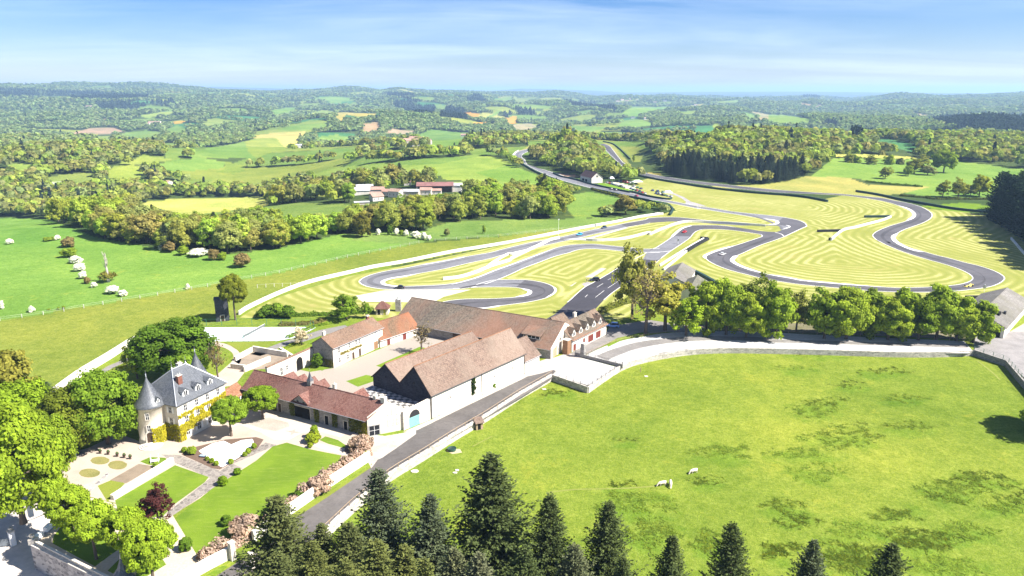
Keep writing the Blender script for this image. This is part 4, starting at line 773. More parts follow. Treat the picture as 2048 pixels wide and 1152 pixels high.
for i in range(14): x=5.6+i*(Lc-11.2)/13; m.tube([(x,6.3,15.4),(x,6.3,15.85)],.025,4)
m.obj('roof_cresting',zinc,rf)
m=MB(); m.prism([(-.12,-.12),(Lc+.12,-.12),(Lc+.12,Wc+.12),(-.12,Wc+.12)],ec-.75,ec-.5); m.obj('cornice',stn,t)
chimney(rf,4.6,3.4,11.2,14.5,1.25,.8,brick,2); chimney(rf,10.5,9.5,12.0,14.6,1.2,.8,cream,2)
for x in (3.6,7.4,11.2): dormer(t,x,.7,ec+.2,1.75,1.5,3.2,slate,wht,.6)
fc=face_frame('f',Lc,Wc)
for z,h in ((.9,1.6),(4.0,1.75),(7.1,1.45)):
    for u in (2.4,5.8,9.2,12.6):
        if z<1 and u>12: opening(t,fc,u,.05,1.2,2.4,'door',stn,wht)
        else: opening(t,fc,u,z,1.0,h,'window',stn,None,wht)
fl=face_frame('l',Lc,Wc)
for z,h in ((4.0,1.7),(7.1,1.4)): opening(t,fl,10.4,z,.9,h,'window',stn,None,wht)
def turret(cx,cy,r,ez,az,win=True):
    m=MB(); m.lathe([(r*1.06,-.5),(r*1.06,.6),(r,.7),(r,ez-.5),(r*1.05,ez-.45),(r*1.05,ez)],(cx,cy,0),28); w_=m.obj('turret',cream,t,True)
    m=MB(); m.lathe([(r*1.22,ez-.12),(r*1.24,ez+.02),(r*1.0,ez+.55),(r*.72,ez+(az-ez)*.30),(r*.40,ez+(az-ez)*.58),(r*.14,ez+(az-ez)*.82),(.03,az)],(cx,cy,0),28); c_=m.obj('turret_roof',slate,t,True)
    m=MB(); m.lathe([(.12,az-.3),(.16,az),(.05,az+.3),(.015,az+1.5)],(cx,cy,0),8); m.ball((cx,cy,az+.45),.16,8); m.obj('finial',zinc,c_)
    return w_
turret(-1.35,7.0,3.05,9.2,16.0); turret(15.4,9.2,2.5,9.4,16.2)
def round_open(cx,cy,r,ang,z,w_,h,leaf,name,frame):
    fr=(Vector((cx+(r+.02)*math.cos(ang),cy+(r+.02)*math.sin(ang),0)),Vector((-math.sin(ang),math.cos(ang),0)),Vector((math.cos(ang),math.sin(ang),0)))
    if name=='arch': return opening(t,fr,0,z,w_,h,'arch',frame,leaf)
    return opening(t,fr,0,z,w_,h,'window',frame)
for ang in (rad(215),rad(150)): round_open(-1.35,7.0,3.05,ang,6.4,.8,1.5,None,'w',stn); round_open(-1.35,7.0,3.05,ang,3.4,.8,1.5,None,'w',stn)
round_open(-1.35,7.0,3.05,rad(180+37),.55,1.5,2.7,wood_d,'arch',stn)
dormer(t,-1.35,4.15,9.5,1.0,1.1,1.6,slate,wht,.6)
m=MB()
for i in range(4): m.lathe([(2.6-.4*i,-.1),(2.6-.4*i,.14+.14*i),(.01,.14+.14*i)],(-1.35+3.5*math.cos(rad(217)),7.0+3.5*math.sin(rad(217)),0),20)
m.obj('entrance_steps',stn,t)
# ------------------------------------------------------------------ yard walls and gates
def wall_thing(name,label,A_,B_,h,th,mat,op=(),cat='wall',cap=None,z=0,h2=None):
    d=Vector((B_[0]-A_[0],B_[1]-A_[1])); Lx=d.length; an=math.atan2(d.y,d.x); t=thing(name,label,cat,(*A_,z),an); m=MB(); h2=h2 or h
    v=[(0,0,-.4),(Lx,0,-.4),(Lx,th,-.4),(0,th,-.4),(0,0,h),(Lx,0,h2),(Lx,th,h2),(0,th,h)]; m.add(v,[(3,2,1,0),(4,5,6,7),(0,1,5,4),(1,2,6,5),(2,3,7,6),(3,0,4,7)]); m.obj('wall',mat,t)
    if cap:
        m=MB(); k=(h2-h)/Lx
        for i in range(max(2,int(Lx/.6))):
            n=max(2,int(Lx/.6)); x=Lx*i/n; zz=h+k*x; m.add([(x,-.15,zz),(x+Lx/n*.96,-.15,zz),(x+Lx/n*.96,th/2,zz+.32),(x,th/2,zz+.35),(x,th+.15,zz),(x+Lx/n*.96,th+.15,zz)],[(0,1,2,3),(3,2,5,4),(0,3,4),(1,5,2),(0,4,5,1)])
        m.obj('wall_coping',cap,t)
    for o in op: opening(t,(Vector((0,0,0)),Vector((1,0,0)),Vector((0,-1,0))),*o)
    return t
wall_thing('courtyard_wall','white courtyard wall with dark arched gateway and tile coping beside the farmhouse','wall',)if False else None
wall_thing('courtyard_wall','tall white wall with dark arched gateway and tile coping beside the farmhouse',(-68.5,191.5),(-58.6,211.2),5.0,.7,render_w,[(12.6,0,2.6,4.0,'arch',stn,dark),(7.6,1.8,.9,1.3,'window'),(5.3,1.0,1.0,2.2,'window')],cap=tile_farm)
t=wall_thing('gate_wall','pale stone wall with teal double door under a fanlight beside the twin barn',(-26.3,162.7),(-20.5,169.0),4.9,.5,stone_pale,h2=5.7)
fr=(Vector((0,0,0)),Vector((1,0,0)),Vector((0,-1,0))); opening(t,fr,3.4,2.65,3.3,1.75,'arch',stn,iron); m=MB()
for i in range(10): fbox(m,fr,1.75+i*.33,1.75+i*.33+.315,.08,2.6,.004,.06)
m.obj('door',teal,t)
# ------------------------------------------------------------------ sheds
t,rf=house('grey_shed','long grey roofed shed with dark dormer beside the drive at the right edge','shed',(163.7,230.9),rad(47),43.6,15,4.0,7.6,render_w,fib,ov=.6,gutter=False)
m=MB(); v=[(7,3.2,4+.48*3.2),(10.4,3.2,4+.48*3.2),(10.4,3.2,6.4),(7,3.2,6.4),(7,5.4,6.65),(10.4,5.4,6.65)]; m.add(v,[(0,1,2,3),(3,2,5,4),(0,3,4),(1,5,2)]); m.obj('dormer',dark,rf); m=MB(); m.box(12.2,13.6,2.2,2.9,4.9,6.1); m.obj('roof_vent',iron,rf)
m=MB(); fbox(m,face_frame('l',43.6,15),1,14,.1,3.6,.01,.05); m.obj('door',dark,t)
for i,y in enumerate((18,23)): house('lean_to_shed','low grey lean-to behind the long shed, '+('nearer' if i==0 else 'farther')+' of the two','shed',V2((163.7,230.9),rad(47),8+i*5,y-2.5),rad(47),9-i,4.6,2.6,3.5,stone_dark,fib,gutter=False)
house('grey_shed','grey roofed shed peeping out behind the tall bare trees, farther of the pair','shed',(71.5,289.5),rad(69),26,11.5,3.6,6.2,render_w,fib,ov=.4,gutter=False); house('grey_shed','grey roofed shed half hidden by the lime row, nearer of the pair','shed',(74.2,274.0),rad(68.6),19.5,9.5,3.5,6.0,render_w,M_tile('fibre_green',(.12,.115,.085),(.17,.16,.12),(.075,.075,.055),row=.9,col_w=.45),ov=.4,gutter=False)
p0,p1=G(1160.6,361),G(1183,366.7); an=math.atan2(p1[1]-p0[1],p1[0]-p0[0]); L_=math.hypot(p1[0]-p0[0],p1[1]-p0[1])
t,rf=house('pit_building','white pit building with dark brown roof beside the far straight','building',p0,an,L_,11,5.0,9.6,render_w,M_tile('tile_plum',(.075,.045,.045),(.12,.075,.07),(.04,.025,.025)),[('r',5.5,5.2,2.2,1.6,'window'),('f',6,.1,4,2.5,'door',stn,dark),('f',12,.1,4,2.5,'door',stn,dark),('f',20,3,2,1.5,'window')],og=.6)
# ------------------------------------------------------------------ hamlets
far_r=[M_tile('far_tile_a',(.36,.215,.165),(.43,.28,.22),(.24,.14,.11)),M_tile('far_tile_b',(.30,.20,.15),(.40,.29,.22),(.2,.13,.1)),M_plain('far_metal',(.42,.42,.43),.6,.1,.3),M_plain('far_red',(.23,.115,.10),.6,.12,.2),slate]
gF='buildings of the farm hamlet behind the track'
far_w=[M_plain('far_wall_a',(.62,.58,.52),.9,.15,.5),M_plain('far_wall_b',(.46,.40,.33),.9,.15,.5)]
def far_house(px,py,w_,an,d,e,rg,ri,wi,label,group,name='farm_house',cat='house',nwin=3):
    p=march(px,py); x,y,z=p; sc_=.82 if group==gF else 1; w_,d,e,rg=w_*sc_,d*sc_,e*sc_,rg*sc_; k=(x*math.cos(an)+y*math.sin(an)); O_=V2((x,y),an,-w_/2,0)
    op=[('f',w_*(i+.5)/nwin,(e-2.2)*.5+.3,.9,1.2,'window') for i in range(nwin)] if nwin else []
    return house(name,label,cat,O_,an,w_,d,e,rg,far_w[wi],far_r[ri],op,group,gutter=False,cap=False,z=z)
gF='buildings of the farm hamlet behind the track'
far_house(722,390,18,rad(12),14,4.5,7,2,0,'grey metal roofed farm hall at the left end of the farm hamlet',gF,'farm_hall','barn',0)
far_house(733,384,20,rad(14),10,5,7.5,2,0,'second grey roofed hall just behind the left one in the farm hamlet',gF,'farm_hall','barn',0)
far_house(755,391,13,rad(5),9,6,8.2,0,0,'white two storey house with red roof beside the grey farm halls',gF,'farm_house','house',4)
far_house(770,392,8,rad(-20),8,4.5,6.5,0,0,'low red roofed link between the two taller hamlet houses',gF)
far_house(787,395,12,rad(-25),9,6,8,1,0,'house with brown roof and shaded blue grey front in the farm hamlet',gF)
far_house(757,402,11,rad(35),9,4.5,7,0,0,'white cottage with pale red roof nearest the hamlet lane',gF); far_house(750,397,9,rad(10),7,4,6,0,0,'small red roofed cottage behind the white one by the lane',gF)
far_house(724,410,13,rad(16),5,2.6,3.2,2,1,'low grey lean-to beside the hamlet lane',gF,'lean_to','shed',0); far_house(812,393,24,rad(-4),9,5,6.6,2,1,'long stone building with grey roof in the middle of the farm hamlet',gF,'farm_hall','barn',5)
far_house(815,371,7,rad(5),6,4,5.5,0,0,'small white hut with red roof above the farm hamlet',gF,'hut','hut',1)
t,_=far_house(870,385,36,rad(4),20,6.6,9.2,3,1,'big open sided barn with a bright red metal roof',gF,'open_barn','barn',0); m=MB(); fbox(m,face_frame('f',29.5,16.4),1,28.5,.3,4.8,.02,.2); m.obj('barn_opening',dark,t)
far_house(907,384,16,rad(0),18,6.5,8,2,0,'white metal shed at the right end of the red barn',gF,'farm_hall','shed',0); far_house(851,390,11,rad(-3),9,5,7,0,0,'white house with salmon roof in front of the red barn',gF); far_house(868,389,14,rad(2),7,4,5.5,0,0,'low salmon roofed outbuilding in front of the red barn',gF,'outbuilding','shed')
far_house(318,373,24,rad(-12),11,4.5,7,0,0,'lone white barn with purple brown roof in the left valley','lone buildings in the valley','farm_hall','barn',0)
gs={'village':'white houses of the far village on the left','mid':'houses of the hamlet beyond the middle pastures','ctr':'houses of the stone hamlet above the tree line','row':'pale buildings strung along the far valley road','town':'roofs of the distant hilltop village'}
def cluster(key,lst,desc):
    for i,(px,py,w_,a_,d,e,rg,ri,wi) in enumerate(lst): far_house(px,py,w_,rad(a_),d,e,rg,ri,wi,desc,gs[key],nwin=0)
cluster('village',[(268,255,22,10,12,6,9,1,0),(280,253,18,-15,11,6,9,0,0),(292,250,26,5,12,6,9,0,0),(303,248,22,20,12,7,10,0,0),(314,247,26,-10,12,6,9,1,0),(323,252,24,15,12,7,10,0,0),(309,254,22,0,11,5,8,1,0),(178,215,34,5,16,6,10,1,0)],'white house with pale roof among the trees of the far left village')
cluster('mid',[(596,296,22,12,10,5,7,2,0),(606,293,24,10,11,5,7,2,0),(618,291,20,12,11,6,8.5,2,0),(637,288,18,-5,9,6,8.5,4,0),(672,287,14,10,9,5,7.5,1,0)],'pale house with grey roof in the hamlet beyond the middle pastures')
cluster('ctr',[(816,290,12,20,9,7,10,0,1),(826,287,14,-15,10,8,11,0,0),(836,291,12,15,9,7,10,1,1),(846,286,15,0,10,6,9,0,0),(831,293,9,30,8,6,9,1,0),(855,289,10,-10,8,5,8,1,1)],'stone house with red brown roof in the hamlet above the tree line')
cluster('row',[(928,273,20,0,10,5,8,0,1),(945,270,26,4,10,5,7,2,0),(958,267,22,-5,10,6,8.5,0,0),(972,269,30,3,12,5,7,2,0),(988,267,26,0,11,6,8.5,1,0),(1004,265,30,-4,12,6,9,0,0),(1020,265,24,6,11,5,7.5,2,0),(1040,266,46,2,14,6,8,0,0),(1060,265,30,0,12,5,7,0,0)],'pale low building along the far valley road')
cluster('town',[(1236,204,30,0,14,7,11,0,0),(1245,201,26,20,14,7,11,0,0),(1253,203,28,-15,14,7,11,0,0),(1262,199,24,10,14,7,11,0,0),(1275,202,24,0,14,7,11,1,0),(1284,198,22,12,12,7,11,0,0),(1310,206,24,-10,14,7,11,1,0),(1370,210,28,0,14,7,11,4,0),(1392,212,24,10,14,7,11,1,0),(1400,215,26,-10,14,7,11,4,0),(1383,207,22,0,14,7,11,0,0),(1330,203,24,0,12,7,10,4,0),(1295,239,26,8,12,6,9,1,0),(1266,237,20,0,12,6,9,4,0),(1625,214,24,4,12,7,10,0,0),(1634,216,20,-8,12,7,10,0,0),(1640,213,22,10,12,7,10,1,0),(915,204,24,0,12,6,9,0,0),(925,202,26,0,12,6,9,0,0),(1790,264,30,0,14,7,9,2,0),(1782,266,20,5,12,6,8,1,0)],'tiny house of the distant hilltop village')
# ------------------------------------------------------------------ plant kit
def M_leaf(name,attr=None,trans=.32,fine=1.0):
    m=bpy.data.materials.new(name); m.use_nodes=True; nt=m.node_tree; nt.nodes.remove(nt.nodes['Principled BSDF'])
    if attr: c=N(nt,'ShaderNodeAttribute',attribute_name=attr).outputs['Color']
    else:
        c=N(nt,'ShaderNodeObjectInfo').outputs['Color']; lv=N(nt,'ShaderNodeAttribute',attribute_name='lv').outputs['Color']; c=mix(nt,mix(nt,c,lv,1,'MULTIPLY'),(1.3,1.27,1.15),1,'MULTIPLY')
    co=coord(nt); c=mix(nt,c,ramp(nt,noi(nt,co,.45*fine,4,.7),[(.3,(.72,.76,.8)),(.7,(1.25,1.18,1.1))]),1,'MULTIPLY')
    d=N(nt,'ShaderNodeBsdfDiffuse'); tr=N(nt,'ShaderNodeBsdfTranslucent'); mx=N(nt,'ShaderNodeMixShader'); mx.inputs[0].default_value=trans
    nt.links.new(c,d.inputs[0]); nt.links.new(mix(nt,c,(1.15,1.2,.7),1,'MULTIPLY'),tr.inputs[0]); nt.links.new(d.outputs[0],mx.inputs[1]); nt.links.new(tr.outputs[0],mx.inputs[2]); nt.links.new(mx.outputs[0],nt.nodes['Material Output'].inputs[0]); return m
leafM=M_leaf('leaf',None,.42); leafS=M_leaf('leaf_mass','tint',.34,.25); needM=M_leaf('needles',None,.1); barkM=M_plain('bark',(.13,.10,.075),.95,.2,2.0); barkP=M_plain('bark_pale',(.46,.41,.35),.95,.2,2.0)
def quads(C,Nn,size,g,asp=1.0):
    """leaf faces at C facing roughly Nn"""
    n=len(C); Nn=Nn/np.linalg.norm(Nn,axis=1)[:,None]; r=g.normal(size=(n,3)); a=np.cross(Nn,r); a/=np.linalg.norm(a,axis=1)[:,None]+1e-9; b=np.cross(Nn,a)
    s=(size*g.uniform(.65,1.3,n))[:,None]; k=g.uniform(-.25,.25,(n,1))
    V=np.stack([C-a*s-b*s*asp*.8,C+a*s*.9-b*s*asp+Nn*s*k,C+a*s+b*s*asp*.9,C-a*s*.85+b*s*asp+Nn*s*k],1).reshape(-1,3)
    return V,np.arange(4*n).reshape(n,4)
def crown(seed,Rc,Hc,zc,ncl=60,per=60,leaf=.34,clump=1.5,rough=.25,hollow=.5,flat=1.0,sparse=0.0):
    """leaf clumps through a crown of radius Rc, half height Hc, centre height zc"""
    g=np.random.default_rng(seed); u=g.normal(size=(ncl,3)); u/=np.linalg.norm(u,axis=1)[:,None]; u[:,2]=np.where(u[:,2]<-.75,-u[:,2],u[:,2])
    lob=1+rough*np.sin(u[:,0]*3+seed)*np.cos(u[:,1]*2.7+seed*2)+g.normal(size=ncl)*rough*.45
    rad_=(hollow+(1-hollow)*g.random(ncl)**.45)*lob; c=u*rad_[:,None]*np.array([Rc-clump*.6,Rc-clump*.6,Hc-clump*.45])
    Vs=[];Ls=[];Fs=[];k=0
    for i in range(ncl):
        n=int(per*g.uniform(.6,1.3)); d=g.normal(size=(n,3)); d/=np.linalg.norm(d,axis=1)[:,None]; q=clump*g.uniform(.7,1.25)
        P=c[i]+d*q*(g.random(n)**.4)[:,None]*np.array([1,1,.72*flat]); out=d*.9+u[i]*.55+np.array([0,0,.35])+g.normal(size=(n,3))*.45
        V,F_=quads(P,out,leaf,g); Vs.append(V); Fs.append(F_+k); k+=len(V); base=g.uniform(.78,1.22)
        Ls.append(np.repeat(base*g.uniform(.85,1.15,n),4))
    V=np.vstack(Vs); V[:,2]+=zc; lv=np.concatenate(Ls); return V,np.vstack(Fs),np.stack([lv,lv,lv*.95],1),c+np.array([0,0,zc])
def crown_mesh(name,V,Fc,lv,mat): me=npmesh(name,V,Fc,mat); setcol(me,'lv',lv); return me
def trunk_mesh(seed,H,r,tips,mat,nl=9,bend=.3,twigs=0):
    g=random.Random(seed); mb=MB(); top=Vector((g.uniform(-.4,.4),g.uniform(-.4,.4),H)); z1=H*.45
    P=[Vector((0,0,-.3)),Vector((0,0,.25)),Vector((g.uniform(-1,1)*bend*.4,g.uniform(-1,1)*bend*.4,z1)),Vector((g.uniform(-1,1)*bend,g.uniform(-1,1)*bend,H*.72)),top]
    mb.tube(P,[r*1.5,r*1.1,r*.8,r*.5,r*.12],8)
    for t in tips[:nl]:
        t=Vector(t); s=P[2].lerp(P[3],g.random()) ; m=s.lerp(t,.5)+Vector((g.uniform(-.4,.4),g.uniform(-.4,.4),-.25)); q=r*.42*g.uniform(.7,1.2)
        mb.tube([s,m,t],[q,q*.6,q*.18],5,cap=False)
        for _ in range(twigs):
            k=m.lerp(t,g.uniform(.1,1)); e=k+Vector((g.gauss(0,1),g.gauss(0,1),g.gauss(.5,.7)))*(t-s).length*.30; mb.tube([k,k.lerp(e,.5)+Vector((g.gauss(0,.1),g.gauss(0,.1),.1)),e],[q*.35,q*.22,q*.07],4,cap=False)
    me=bpy.data.meshes.new('trunk'); me.from_pydata(mb.v,[],mb.f); me.materials.append(mat); me.update(); return me
PROTO={}
def proto(kind):
    """unit prototypes: about 10 m tall, crown radius about 4 m; several of each kind"""
    if kind in PROTO: return PROTO[kind]
    L=[]
    spec=dict(round=(5,4.7,4.8,5.2,135,150,.16,1.12,.2,.6,1),oak=(6,5.0,4.5,5.5,115,88,.22,1.22,.34,.5,1),light=(4,4.3,4.6,5.5,90,52,.19,1.05,.4,.35,1),lolly=(2,4.6,3.4,6.4,150,190,.125,.85,.08,.75,1),grand=(3,4.9,4.7,5.3,230,150,.125,1.0,.2,.62,1),bush=(4,4.6,4.6,4.4,80,62,.33,1.4,.3,.55,1),tall=(4,4.0,5.0,5.1,118,98,.20,1.08,.34,.5,1),twig=(3,3.8,4.0,6.2,44,8,.20,1.1,.4,.4,1))[kind]
    for i in range(spec[0]):
        V,Fc,lv,c=crown(len(kind)*17+ord(kind[0])*7+i*13,*spec[1:]); L.append((crown_mesh('crown',V,Fc,lv,leafM),trunk_mesh(i+ord(kind[1]),spec[3]+spec[2]*.4,.30,[tuple(q) for q in c],barkM,18 if kind in('twig','light') else 9,twigs=7 if kind=='twig' else (3 if kind=='light' else 0))))
    PROTO[kind]=L; return L
def tree(name,label,cat,kind,x,y,z,h,r,color,group=None,i=None,flatr=None):
    L=proto(kind); cm,tm=L[rng.randrange(len(L)) if i is None else i%len(L)]
    t=thing(name,label,cat,(x,y,z),rng.uniform(0,6.28),group); t.scale=(r/4.3,r/4.3,h/10.0)
    c=link('crown',cm,t); c.color=(*color,1); k=link('trunk',tm,t); return t
def pxtree(name,label,kind,cx,yt,yb,w,color,group=None,cat='tree',z=0.0,hmul=1,i=None,xb=None):
    xb=cx if xb is None else xb; X,Y=G(xb,yb,z); v=(576-yt)/F; h=(CH+Y*(-SP+v*CP)/(CP+v*SP)-z)
    dep=Y*CP-(z+h/2-CH)*SP; r=w/2*dep/F
    if abs(X)<420 and Y<420: pass
    return tree(name,label,cat,kind,X,Y,z,h*hmul,r,color,group,i)
# albedos
cF=(.165,.25,.026); cY=(.235,.265,.032); cO=(.21,.205,.042); cB=(.20,.16,.072); cGr=(.175,.19,.075); cD=(.085,.150,.018); cM=(.135,.215,.024); cBr=(.20,.28,.026); cPu=(.055,.018,.022); cW=(.62,.63,.70); cPk=(.36,.27,.24)
def needles(C,Nn,D,s,g):
    D=D/np.linalg.norm(D,axis=1)[:,None]; b=np.cross(Nn,D); b/=np.linalg.norm(b,axis=1)[:,None]+1e-9; n=len(C); L=(s*g.uniform(1.0,2.1,n))[:,None]; W=(s*g.uniform(.6,1.05,n))[:,None]
    V=np.stack([C-b*W,C+D*L*.55-b*W*.75,C+D*L*1.25,C+b*W],1); V[:,3]+=D*L*.3; return V.reshape(-1,3),np.arange(4*n).reshape(n,4)
def conifer_mesh(seed,H,Rb,mat,dens=1.0,droop=.25,tipup=.1,step=.42,nb=6,qs=.30,pw=.82):
    g=np.random.default_rng(seed); Cs=[];Ns=[];Ls=[];Ds=[]; z=H*.05; d0=droop
    while z<H*.985:
        f=1-z/H; L=Rb*(f**pw)*(1+.14*math.sin(z*1.9+seed))*g.uniform(.72,1.15)+.12; n=max(4,int(nb*(0.75+.5*f))); a0=g.uniform(0,6.28)
        droop=d0*(1.25-1.9*(1-f)); 
        for k in range(n):
            a=a0+6.283*k/n+g.normal()*.22; Lk=L*g.uniform(.62,1.18)*(1.25 if g.random()<.05 else 1); m=max(2,int(Lk/.30*dens)); t=(np.arange(m)+g.random(m)*.8)/m; t=.15+.85*t
            d=np.array([math.cos(a),math.sin(a)]); side=np.array([-d[1],d[0]]); wdt=(.1+.28*Lk*(1-t)*.9)*g.uniform(-1,1,m)
            P=np.stack([d[0]*Lk*t+side[0]*wdt,d[1]*Lk*t+side[1]*wdt,z+Lk*(-droop*t+tipup*t**3*1.6)-np.abs(wdt)*.18+g.normal(size=m)*.08],1)
            Ds.append(np.stack([d[0]*.75+side[0]*wdt/(Lk*.3+.1)+g.normal(size=m)*.3,d[1]*.75+side[1]*wdt/(Lk*.3+.1)+g.normal(size=m)*.3,np.full(m,-.15+.45*(1-f))+g.normal(size=m)*.35],1)); Cs.append(P); Ns.append(np.stack([d[0]*.55+g.normal(size=m)*.5,d[1]*.55+g.normal(size=m)*.5,np.full(m,.75)+g.normal(size=m)*.35],1)); Ls.append(.62+.55*t+g.uniform(-.15,.15,m))
        z+=step*(.55+.6*f)*g.uniform(.8,1.2)
    C_=np.vstack(Cs); V,Fc=needles(C_,np.vstack(Ns),np.vstack(Ds),qs,g); lv=np.repeat(np.concatenate(Ls),4); return crown_mesh('crown',V,Fc,np.stack([lv,lv,lv],1),mat)
def cone_trunk(H,r): mb=MB(); mb.tube([(0,0,-.5),(0,0,H*.5),(0,0,H*.97)],[r,r*.6,.03],8); me=bpy.data.meshes.new('trunk'); me.from_pydata(mb.v,[],mb.f); me.materials.append(barkM); me.update(); return me
SPR=[conifer_mesh(20+i,24,(6.0,6.6,5.4,6.2)[i],needM,2.9,.32,.20,.34,11,.15) for i in range(4)]; SPT=cone_trunk(24,.38)
CED=[conifer_mesh(40+i,20,6.2,needM,1.6,.12,.12,.5,9,.32,.42) for i in range(2)]; CET=cone_trunk(20,.45)
def conifer(name,label,x,y,z,h,r,color,group=None,i=0,ced=False):
    me=(CED if ced else SPR)[i%(2 if ced else 4)]; H0=20 if ced else 24; R0=6.2 if ced else 5.6
    t=thing(name,label,'conifer',(x,y,z),rng.uniform(0,6.28),group); _k=1.45*(1 if ced else rng.uniform(.9,1.18)); t.scale=(r/R0*_k*rng.uniform(.9,1.1),r/R0*_k,h/H0); t.rotation_euler=(rng.uniform(-.035,.035),rng.uniform(-.035,.035),t.rotation_euler[2]); c=link('crown',me,t); c.color=(*color,1); link('trunk',CET if ced else SPT,t); return t
# ------------------------------------------------------------------ foreground spruces
nS=(.052,.070,.026); nB=(.060,.077,.044); nY=(.086,.100,.032); nO=(.068,.082,.030)
SP_=[(985,903,100,7.4,nS,'tallest dark spruce standing in front of the paddock at the bottom'),(762,936,101,5.2,nB,'spruce with bluish needles rising over the road at the bottom'),(855,988,97,5.0,nB,'narrow spruce between the road spruce and the tallest spruce'),(1100,990,96,5.0,nS,'spruce next right of the tallest spruce'),(1210,998,95,4.4,nS,'second spruce to the right of the tallest spruce'),(555,985,97,6.0,nO,'spruce beside the lower iron gate at the left end of the spruce row'),
 (1345,1063,92,4.6,nS,'blunt topped spruce left of the pair at the paddock bottom'),(1475,1045,93,4.6,nS,'pointed dark spruce in the middle of the paddock bottom edge'),(1625,1080,91,3.6,nB,'thin spruce with drooping side branch at the paddock bottom'),(1782,1086,91,4.0,nS,'rightmost small spruce at the bottom edge of the picture'),
 (640,1045,98,4.6,nO,'olive spruce just behind the gate spruce'),(700,1040,97,5.2,nO,'broad olive spruce under the bluish road spruce'),(625,1085,90,5.0,nY,'yellowish spruce at the bottom left of the spruce group'),(745,1075,90,5.6,nY,'yellow tipped spruce in the heart of the spruce group'),(812,1085,91,4.6,nY,'small yellowish spruce below the narrow bluish one'),(905,1095,88,4.6,(.085,.095,.05),'pale tipped spruce at the foot of the tallest spruce on its left'),(962,1100,87,4.6,(.09,.10,.06),'pale grey green spruce at the foot of the tallest spruce'),(1040,1090,88,4.2,nS,'dark low spruce tucked under the right side of the tallest spruce'),(1250,1112,89,3.4,nS,'little spruce to the right of the second right hand spruce'),(1150,1085,88,4.0,(.08,.092,.05),'pale low spruce between the two right hand spruces'),(690,1115,84,4.8,nY,'ochre spruce cut off by the bottom edge of the picture'),(560,1105,88,4.6,nO,'low olive spruce at the bottom below the iron gate'),(850,1120,84,4.4,nY,'lowest yellowish spruce at the bottom centre left')]
for i,(px,py,Y,r,c,lab) in enumerate(SP_):
    u=(px-1024)/F; v=(576-py)/F; t_=Y/(CP+v*SP); X=u*t_; Z=CH+t_*(-SP+v*CP); conifer('spruce_tree',lab,X,Y,MZ,Z-MZ,r,c,'spruces along the bottom edge',i)
# ------------------------------------------------------------------ trees of the estate
pt=lambda *a,**k:pxtree('broadleaf_tree',*a,**k)
pt('big dark green oak behind the chateau turrets','grand',352,640,752,128,cD,i=1); pt('mid green round tree directly behind the rear turret','round',378,706,765,76,cM); pt('small pale yellow tree left of the dark oak','light',275,688,757,54,cY)
pt('full green tree left of the slate turret','grand',217,737,888,112,cM,i=0); pt('olive green tree between turret tree and left edge trees','grand',151,777,905,112,(.13,.165,.022),i=2); pt('largest bright lime green tree at the left edge','grand',46,815,1040,150,cBr,i=2); pt('bright green tree above the big lime green one at the left edge','grand',45,768,900,124,(.17,.25,.022),i=3)
pt('olive spring tree at the far left above the copper beech','oak',22,703,815,84,cO,i=3); pt('dark purple copper beech at the left edge','oak',16,746,812,60,cPu,i=4)
pt('fresh green tree at the left edge behind the lime green giant','grand',100,830,960,90,(.17,.24,.025),i=1)
conifer('conifer_tree','small dark conifer at the foot of the long white wall',*G(98,800),0,5.2,1.6,(.045,.07,.05),None,1)
pt('clipped oval tree with bare trunk beside the dark tower','lolly',471,549,640,54,(.15,.175,.022),i=0); pt('leafless pollard tree beside the courtyard of the chateau','twig',437,683,765,54,(.17,.14,.06),i=0); pt('leafless tree in the courtyard by the great barn','twig',846,648,705,52,(.16,.13,.08),i=1,xb=843)
pt('left lollipop tree in front of the chateau','lolly',463,796,872,68,cF,i=0); pt('right lollipop tree in front of the service wing','lolly',530,773,838,66,(.15,.23,.02),i=1,xb=526)
pt('light green tree behind the tennis court hedge','light',693,590,640,52,cM); pt('white blossoming tree beside the terraced path','light',604,658,690,30,(.45,.40,.33)); pt('low green fruit tree left of the hedge by the gravel trap','bush',535,608,634,32,cD); pt('bushy green tree in the hedge by the gravel trap','bush',556,604,634,30,cM); pt('dark round tree at the right of the gravel trap hedge','bush',576,610,636,28,cD); pt('small thin tree next to the red roofed hut','light',733,604,636,22,cM)
pt('copper plum tree on the lower garden lawn','light',317,978,1052,64,(.075,.028,.03),i=2); pt('farmhouse corner evergreen shrub tree','round',636,707,734,24,cD)
for k,(cx,yt,yb,w_) in enumerate([(118,950,1046,66),(150,968,1078,84),(193,998,1118,92),(262,1012,1124,88),(308,1036,1172,108)]): pt(('farthest','second farthest','middle','second nearest','nearest and largest')[k]+' bright lime tree of the clipped terrace row','lolly',cx,yt+4,yb,w_*.9,(.205,.29,.026),group='clipped limes on the terrace',i=k)
cF=(.215,.28,.032); cM=(.18,.25,.028)
